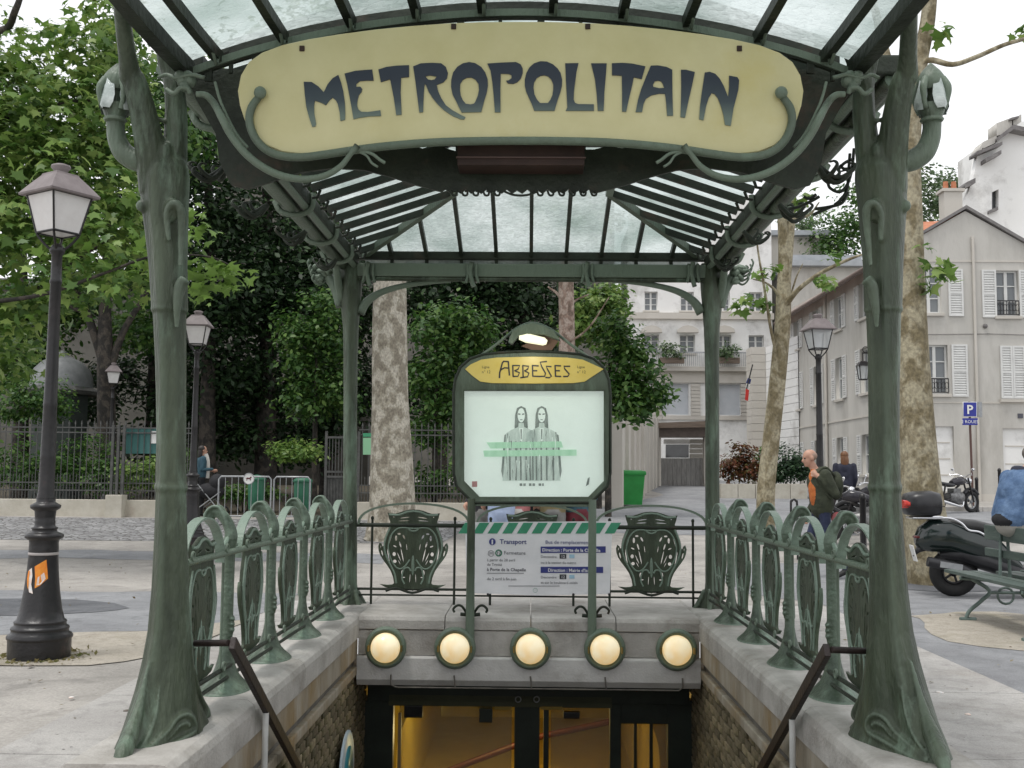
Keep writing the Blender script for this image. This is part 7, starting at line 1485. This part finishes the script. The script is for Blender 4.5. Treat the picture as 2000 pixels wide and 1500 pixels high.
# ================================================================== people
skin_m = M('skin', (.42, .23, .16), (.50, .29, .21), 12, .55); 
def cap_mesh(mb, p0, p1, r0, r1, n=12):
    p0, p1 = Vector(p0), Vector(p1); d = p1 - p0; L_ = max(d.length, 1e-4); t = d / L_; ref = Vector((0, 0, 1)) if abs(t.z) < .9 else Vector((1, 0, 0)); N = (ref - t * ref.dot(t)).normalized(); B = t.cross(N); rings = []
    prof = [(-r0 * math.cos(a), r0 * math.sin(a), 0) for a in (.12, .5, 1.0, 1.5708)] + [(r1 * math.sin(a), r1 * math.cos(a), 1) for a in (0, .55, 1.05, 1.45)]
    for off, rad, k in prof: c = (p0 if k == 0 else p1) + t * off; rings.append([c + (N * math.cos(2 * PI * j / n) + B * math.sin(2 * PI * j / n)) * rad for j in range(n)])
    mb.rings(rings)
def body(name, prims, par, mats, voxel=.012):
    mb = MB()
    for p in prims:
        if p[0] == 'c': cap_mesh(mb, *p[1:5])
        else: mb.ell(p[1], p[2], 14, 10, p[3])
    me = mb.mesh(name); t = link(name, me); rm = t.modifiers.new('r', 'REMESH'); rm.mode = 'VOXEL'; rm.voxel_size = voxel; rm.use_smooth_shade = True
    sm_ = t.modifiers.new('s', 'SMOOTH'); sm_.factor = .5; sm_.iterations = 6
    dg = bpy.context.evaluated_depsgraph_get(); m2_ = bpy.data.meshes.new_from_object(t.evaluated_get(dg)); m2_.name = name
    bpy.data.objects.remove(t); m2_.materials.clear(); names = list(mats)
    for k in names: m2_.materials.append(mats[k])
    n = len(m2_.polygons); C = np.empty(n * 3); m2_.polygons.foreach_get('center', C); C = C.reshape(-1, 3); D_ = []
    for p in prims:
        if p[0] == 'c':
            a, b = np.array(p[1]), np.array(p[2]); d = b - a; tt = np.clip(((C - a) @ d) / max(d @ d, 1e-9), 0, 1); q_ = a + tt[:, None] * d; D_.append(np.linalg.norm(C - q_, axis=1) - (p[3] + (p[4] - p[3]) * tt))
        else:
            c = C - np.array(p[1])
            if p[3] is not None: c = c @ np.array(Euler(p[3]).to_matrix())
            D_.append((np.linalg.norm(c / np.array(p[2]), axis=1) - 1) * min(p[2]))
    idx = np.argmin(np.array(D_), 0); tagi = np.array([names.index(p[-1]) for p in prims], dtype=np.int32)
    m2_.polygons.foreach_set('material_index', tagi[idx]); m2_.polygons.foreach_set('use_smooth', np.ones(n, bool))
    return link(name, m2_, None, par)
def hand(P, palm, tip_dir, side, tag_='skin', curl=.5, s=1.0):
    """palm, five fingers and a thumb; fingers curl towards `side`"""
    palm, t, n = Vector(palm), Vector(tip_dir).normalized(), Vector(side).normalized(); b = t.cross(n).normalized()
    P.append(('c', palm - t * .03, palm + t * .035, .030 * s, .034 * s, tag_))
    for k, L_ in enumerate((.066, .076, .072, .056)):
        a = palm + t * .05 + b * (k - 1.5) * .021; m_ = a + (t * (1 - curl * .5) + n * curl * .6).normalized() * L_ * .55; e = m_ + (t * (1 - curl) + n * curl * 1.2).normalized() * L_ * .5
        P.append(('c', a, m_, .010 * s, .009 * s, tag_)); P.append(('c', m_, e, .009 * s, .0075 * s, tag_))
    a = palm - b * .035 + t * .0; m_ = a + (t * .6 - b * .6 + n * .4).normalized() * .04; P.append(('c', a, m_, .013 * s, .011 * s, tag_)); P.append(('c', m_, m_ + (t * .9 + n * .4).normalized() * .03, .011 * s, .009 * s, tag_))
def head(P, c, yaw=0, pitch=0, s=1.0):
    m = Euler((0, pitch, yaw)).to_matrix(); c = Vector(c); f = lambda x, y, z: tuple(c + m @ Vector((x * s, y * s, z * s)))
    e = (0, pitch, yaw)
    P += [('e', f(-.012, 0, .035), (.098 * s, .076 * s, .088 * s), e, 'skin'), ('e', f(.022, 0, -.03), (.070 * s, .062 * s, .088 * s), e, 'skin'), ('c', f(.085, 0, .012), f(.108, 0, -.022), .010 * s, .015 * s, 'skin'), ('e', f(.068, 0, .032), (.024 * s, .05 * s, .016 * s), e, 'skin'), ('e', f(.066, 0, -.085), (.026 * s, .03 * s, .022 * s), e, 'skin'), ('e', f(.084, 0, -.052), (.012 * s, .025 * s, .009 * s), e, 'skin')]
    for k in (-1, 1): P.append(('e', f(-.012, k * .078, -.005), (.024 * s, .012 * s, .034 * s), e, 'skin'))
    return f
def face(par, f, hair=None, hm=None):
    mb = MB()
    for k in (-1, 1): mb.ell(f(.078, k * .032, .012), (.012, .013, .010), 8, 6)
    mb.build('eyes', M('eye_white_dark', (.05, .04, .035), None, rough=.2), par, local=True)
    if hair:
        mb = MB(); hair(mb, f); mb.build('hair', hm, par, local=True)
# --- the walking man
olive_j = M('olive_jacket', (.022, .028, .016), (.05, .058, .034), 6, .85, 1, 11); orange_s = M('orange_shirt', (.42, .11, .025), (.55, .17, .04), 9, .8, .8, 12); jeans = M('dark_jeans', (.014, .02, .05), (.03, .04, .085), 10, .85, .3, 60); shoe = M('dark_shoe', (.02, .02, .02), None, rough=.6)
MAN = empty('person', (0, 0, 0), 'bald person in an olive jacket over an orange shirt walking left, hand at the collar', 'person')
P = [('e', (0, 0, .96), (.125, .17, .13), None, 'jeans'),
     ('c', (.0, .09, .92), (.16, .09, .50), .085, .060, 'jeans'), ('c', (.16, .09, .50), (.14, .09, .10), .058, .042, 'jeans'), ('c', (.11, .09, .055), (.30, .10, .04), .042, .034, 'shoe'),
     ('c', (.0, -.09, .92), (-.04, -.09, .50), .085, .060, 'jeans'), ('c', (-.04, -.09, .50), (-.28, -.09, .16), .058, .042, 'jeans'), ('c', (-.30, -.09, .11), (-.15, -.09, .035), .042, .034, 'shoe'),
     ('e', (.0, 0, .99), (.155, .20, .17), None, 'jacket'), ('e', (.02, 0, 1.14), (.15, .19, .22), None, 'jacket'), ('e', (.045, 0, 1.32), (.15, .21, .18), None, 'jacket'), ('e', (.02, 0, 1.44), (.12, .20, .08), (0, .2, 0), 'jacket'),
     ('c', (-.0, .065, 1.0), (.03, .075, 1.36), .142, .135, 'jacket'), ('c', (-.0, -.065, 1.0), (.03, -.075, 1.36), .142, .135, 'jacket'),
     ('e', (.125, -.035, 1.22), (.065, .105, .27), (0, .06, 0), 'shirt'), ('c', (.10, -.02, 1.42), (.12, -.03, 1.46), .05, .04, 'shirt'),
     ('c', (.06, 0, 1.42), (.13, 0, 1.56), .062, .055, 'skin'), ('c', (.0, .06, 1.50), (.09, .09, 1.46), .04, .035, 'jacket'), ('c', (.0, -.06, 1.50), (.08, -.10, 1.46), .04, .035, 'jacket'),
     ('c', (.02, -.20, 1.42), (-.10, -.25, 1.16), .082, .064, 'jacket'), ('c', (-.10, -.25, 1.16), (.09, -.20, 1.37), .062, .045, 'jacket'),
     ('c', (.02, .20, 1.42), (-.04, .24, 1.14), .08, .062, 'jacket'), ('c', (-.04, .24, 1.14), (.10, .22, .92), .058, .042, 'jacket')]
hand(P, (.135, -.165, 1.42), (.35, .5, .6), (-.3, .9, 0), curl=.9); hand(P, (.135, .22, .85), (.2, 0, -1), (0, -1, 0), curl=.4)
P = [tuple((p_[0] if False else (tuple((v_[0], -v_[1], v_[2])) if (hasattr(v_, '__len__') and not isinstance(v_, str) and len(v_) == 3 and i_ in ((1, 2) if p_[0] == 'c' else (1,))) else v_)) for i_, v_ in enumerate(p_)) for p_ in P]     # mirrored: the near hand is the one at the collar
f = head(P, (.165, 0, 1.645), 0, .18)
body('body', P, MAN, {'jacket': olive_j, 'shirt': orange_s, 'jeans': jeans, 'skin': skin_m, 'shoe': shoe}, .0105)
def stubble(mb, f):
    mb.ell(f(-.035, 0, .030), (.080, .077, .070), 14, 10)
face(MAN, f, stubble, M('grey_stubble', (.30, .20, .155), (.38, .26, .2), 20, .7))
mb = MB(); mb.ell((-.20, .02, 1.27), (.09, .15, .20), 14, 10); mb.tube(smooth_path([(-.14, .10, 1.42), (0, .14, 1.52), (.12, .15, 1.42), (.10, .17, 1.25), (-.06, .21, 1.1)], 4), .022, 6); mb.build('backpack', olive_j, MAN, local=True)
mb = MB(); mb.ell((-.22, -.14, .82), (.09, .03, .09), 10, 8); o = mb.build('bag', M('red_pink_bag', (.5, .06, .07), (.6, .25, .25), 20, .6), None); tag(o, 'small red and pink bag carried by the walking man', 'bag')
MAN.location = ground_at(1604, 15); MAN.rotation_euler.z = R(186); o.location = ground_at(1604, 15) + Vector((.02, -.12, .0)); o.rotation_euler.z = R(186)
# generic standing figures
def stander(px, Y, rz, lab, top, bottom, hair_m, long=True, arm=.0, s=1.0, group=None, facing=0):
    Z = empty('person', (0, 0, 0), lab, 'person', group)
    P = [('e', (0, 0, .95), (.12, .165, .12), None, 'bottom')]
    for k in (-1, 1):
        P += [('c', (0, k * .085, .9), (.03, k * .09, .5), .085, .058, 'bottom'), ('c', (.03, k * .09, .5), (0, k * .1, .09), .056, .04, 'bottom'), ('c', (-.02, k * .1, .045), (.14, k * .11, .035), .04, .032, 'shoe')]
        P += [('c', (0, k * .19, 1.40), (-.04, k * .235, 1.13), .068, .05, 'top'), ('c', (-.04, k * .235, 1.13), (.08 + arm * .15, k * .20, .92 + arm * .25), .048, .036, 'top')]
        hand(P, (.10 + arm * .17, k * .195, .87 + arm * .27), (.3 + arm, 0, -1 + arm), (0, -k, 0), curl=.5)
    P += [('c', (-.0, k * .065, .98), (.0, k * .075, 1.34), .105, .11, 'top') for k in (-1, 1)]
    P += [('e', (0, 0, 1.02), (.12, .165, .13), None, 'top'), ('e', (.0, 0, 1.18), (.115, .16, .2), None, 'top'), ('e', (.0, 0, 1.33), (.12, .19, .15), None, 'top'), ('c', (0, 0, 1.4), (.02, 0, 1.52), .058, .05, 'skin')]
    f = head(P, (.03, 0, 1.60)); body('body', P, Z, {'top': top, 'bottom': bottom, 'skin': skin_m, 'shoe': shoe}, .013)
    def h(mb, f):
        mb.ell(f(-.035, 0, .04), (.095, .088, .090), 14, 10)
        if long: mb.ell(f(-.075, 0, -.09), (.06, .09, .17), 12, 10); 
    face(Z, f, h, hair_m); Z.location = ground_at(px, Y); Z.rotation_euler.z = R(rz); Z.scale = (s,) * 3; return Z
hair_b = M('brown_hair', (.10, .04, .018), (.22, .10, .04), 14, .5, stretch=(4, 4, .4)); hair_d = M('dark_hair', (.015, .012, .01), (.03, .025, .02), 14, .5)
navy_c = M('navy_coat', (.012, .014, .03), (.025, .028, .05), 6, .8); black_c = M('black_cloth', (.01, .01, .012), (.022, .022, .025), 6, .85); blue_l = M('light_blue_cloth', (.32, .40, .58), (.40, .48, .66), 6, .8); pink_c = M('pink_cloth', (.50, .16, .17), (.6, .24, .24), 6, .8); grey_c = M('grey_cloth', (.14, .14, .14), (.22, .22, .21), 6, .8); teal_c = M('blue_green_cloth', (.02, .06, .09), (.04, .10, .13), 6, .8); whitec = M('white_cloth', (.6, .58, .54), (.7, .68, .64), 6, .8)
stander(1650, 24, 80, 'person with long brown hair and navy coat beyond the motorbike', navy_c, black_c, hair_b, True)
wm = stander(393, 26.5, 30, 'person with white scarf and dark blue coat pushing a pram into the park', teal_c, black_c, hair_d, True, .9)
mb = MB(); mb.tube(smooth_path([(.08, -.06, 1.52), (.13, -.07, 1.36), (.14, -.08, 1.1), (.13, -.09, .92)], 4), .05, 8, flat=.5); mb.build('scarf', whitec, wm, local=True)
PR = empty('pram', ground_at(412, 26.3), 'dark pram pushed into the park', 'pram'); p = ground_at(412, 26.3); mb = MB(); mb.ell(p + Vector((0, 0, .62)), (.35, .24, .2), 14, 10); mb.ell(p + Vector((.16, 0, .82)), (.2, .23, .22), 12, 8); mb.build('carrycot', black_c, PR)
mb = MB()
for s in (-1, 1): mb.tube([p + Vector((-.45, s * .2, 1.0)), p + Vector((.28, s * .22, .16))], .014, 6); mb.tube([p + Vector((.3, s * .2, .6)), p + Vector((-.28, s * .22, .16))], .014, 6)
mb.tube([p + Vector((-.45, -.2, 1.0)), p + Vector((-.45, .2, 1.0))], .014, 6); mb.build('chassis', steel, PR)
for sx in (-.28, .28):
    for s in (-1, 1): mb = MB(); mb.torus(p + Vector((sx, s * .23, .13)), .11, .022, 'Y', 18, 6); mb.build('wheel', rubber, PR)
for px, Y, rz, lab, tp, bt, hm, lg in ((952, 13.6, 250, 'person in dark clothes behind the station board, leftmost of the waiting group', black_c, grey_c, hair_d, False), (980, 13.2, 100, 'person in light blue behind the station board', blue_l, blue_l, hair_b, True), (1011, 13.8, 80, 'person in a pink top behind the station board', pink_c, whitec, hair_b, True), (1046, 14.2, 270, 'person in black behind the middle of the station board', black_c, black_c, hair_d, False), (1080, 13.7, 90, 'person in grey green trousers behind the station board', M('khaki_cloth', (.16, .13, .06), (.2, .17, .09), 6, .8), grey_c, hair_d, True), (1128, 13.9, 120, 'person in dark teal behind the right board post, rightmost of the waiting group', teal_c, M('wine_cloth', (.12, .01, .02), None), hair_d, False)):
    stander(px, Y, rz, lab, tp, bt, hm, lg, .6, 1.0, None)
# --- person perched on the bench back
denim = M('blue_denim', (.05, .10, .20), (.13, .21, .35), 7, .85, 1, 11); trous = M('grey_trousers', (.30, .28, .25), (.38, .36, .33), 5, .85)
SIT = empty('person', (0, 0, 0), 'grey haired person in a blue denim jacket perched on the bench back', 'person')
P = [('e', (0, 0, .98), (.15, .19, .13), None, 'trousers'), ('e', (-.03, 0, 1.03), (.15, .20, .10), None, 'belt')]
for k in (-1, 1):
    P += [('c', (.02, k * .10, .97), (.42, k * .14, .80), .095, .065, 'trousers'), ('c', (.42, k * .14, .80), (.36, k * .13, .56), .062, .045, 'trousers'), ('c', (.34, k * .13, .515), (.50, k * .15, .505), .042, .034, 'shoe')]
    P += [('c', (.12, k * .21, 1.44), (.14, k * .27, 1.16), .085, .062, 'jacket'), ('c', (.14, k * .27, 1.16), (.38, k * .16, 1.02), .058, .04, 'jacket')]; hand(P, (.42, k * .12, 1.0), (1, -k * .4, -.2), (0, 0, -1), curl=.6)
P += [('c', (-.01, k * .07, 1.06), (.09, k * .08, 1.38), .145, .14, 'jacket') for k in (-1, 1)]
P += [('e', (-.01, 0, 1.12), (.15, .20, .14), None, 'jacket'), ('e', (.05, 0, 1.28), (.16, .21, .19), None, 'jacket'), ('e', (.10, 0, 1.41), (.14, .215, .12), (0, .3, 0), 'jacket'), ('c', (.14, 0, 1.46), (.22, 0, 1.56), .064, .056, 'skin'), ('c', (.10, -.05, 1.51), (.20, -.07, 1.49), .045, .04, 'scarf'), ('c', (.10, .05, 1.51), (.20, .07, 1.49), .045, .04, 'scarf'), ('c', (.08, -.04, 1.52), (.08, .04, 1.52), .045, .045, 'scarf')]
f = head(P, (.255, 0, 1.645), 0, .25)
body('body', P, SIT, {'jacket': denim, 'trousers': trous, 'belt': black_c, 'skin': skin_m, 'shoe': shoe, 'scarf': navy_c}, .0105)
face(SIT, f, lambda mb, f: mb.ell(f(-.03, 0, .035), (.088, .080, .082), 14, 10), M('cropped_grey_hair', (.10, .085, .075), (.17, .15, .13), 30, .8))
SIT.location = (4.77, 10.78, -.02); SIT.rotation_euler.z = R(12)
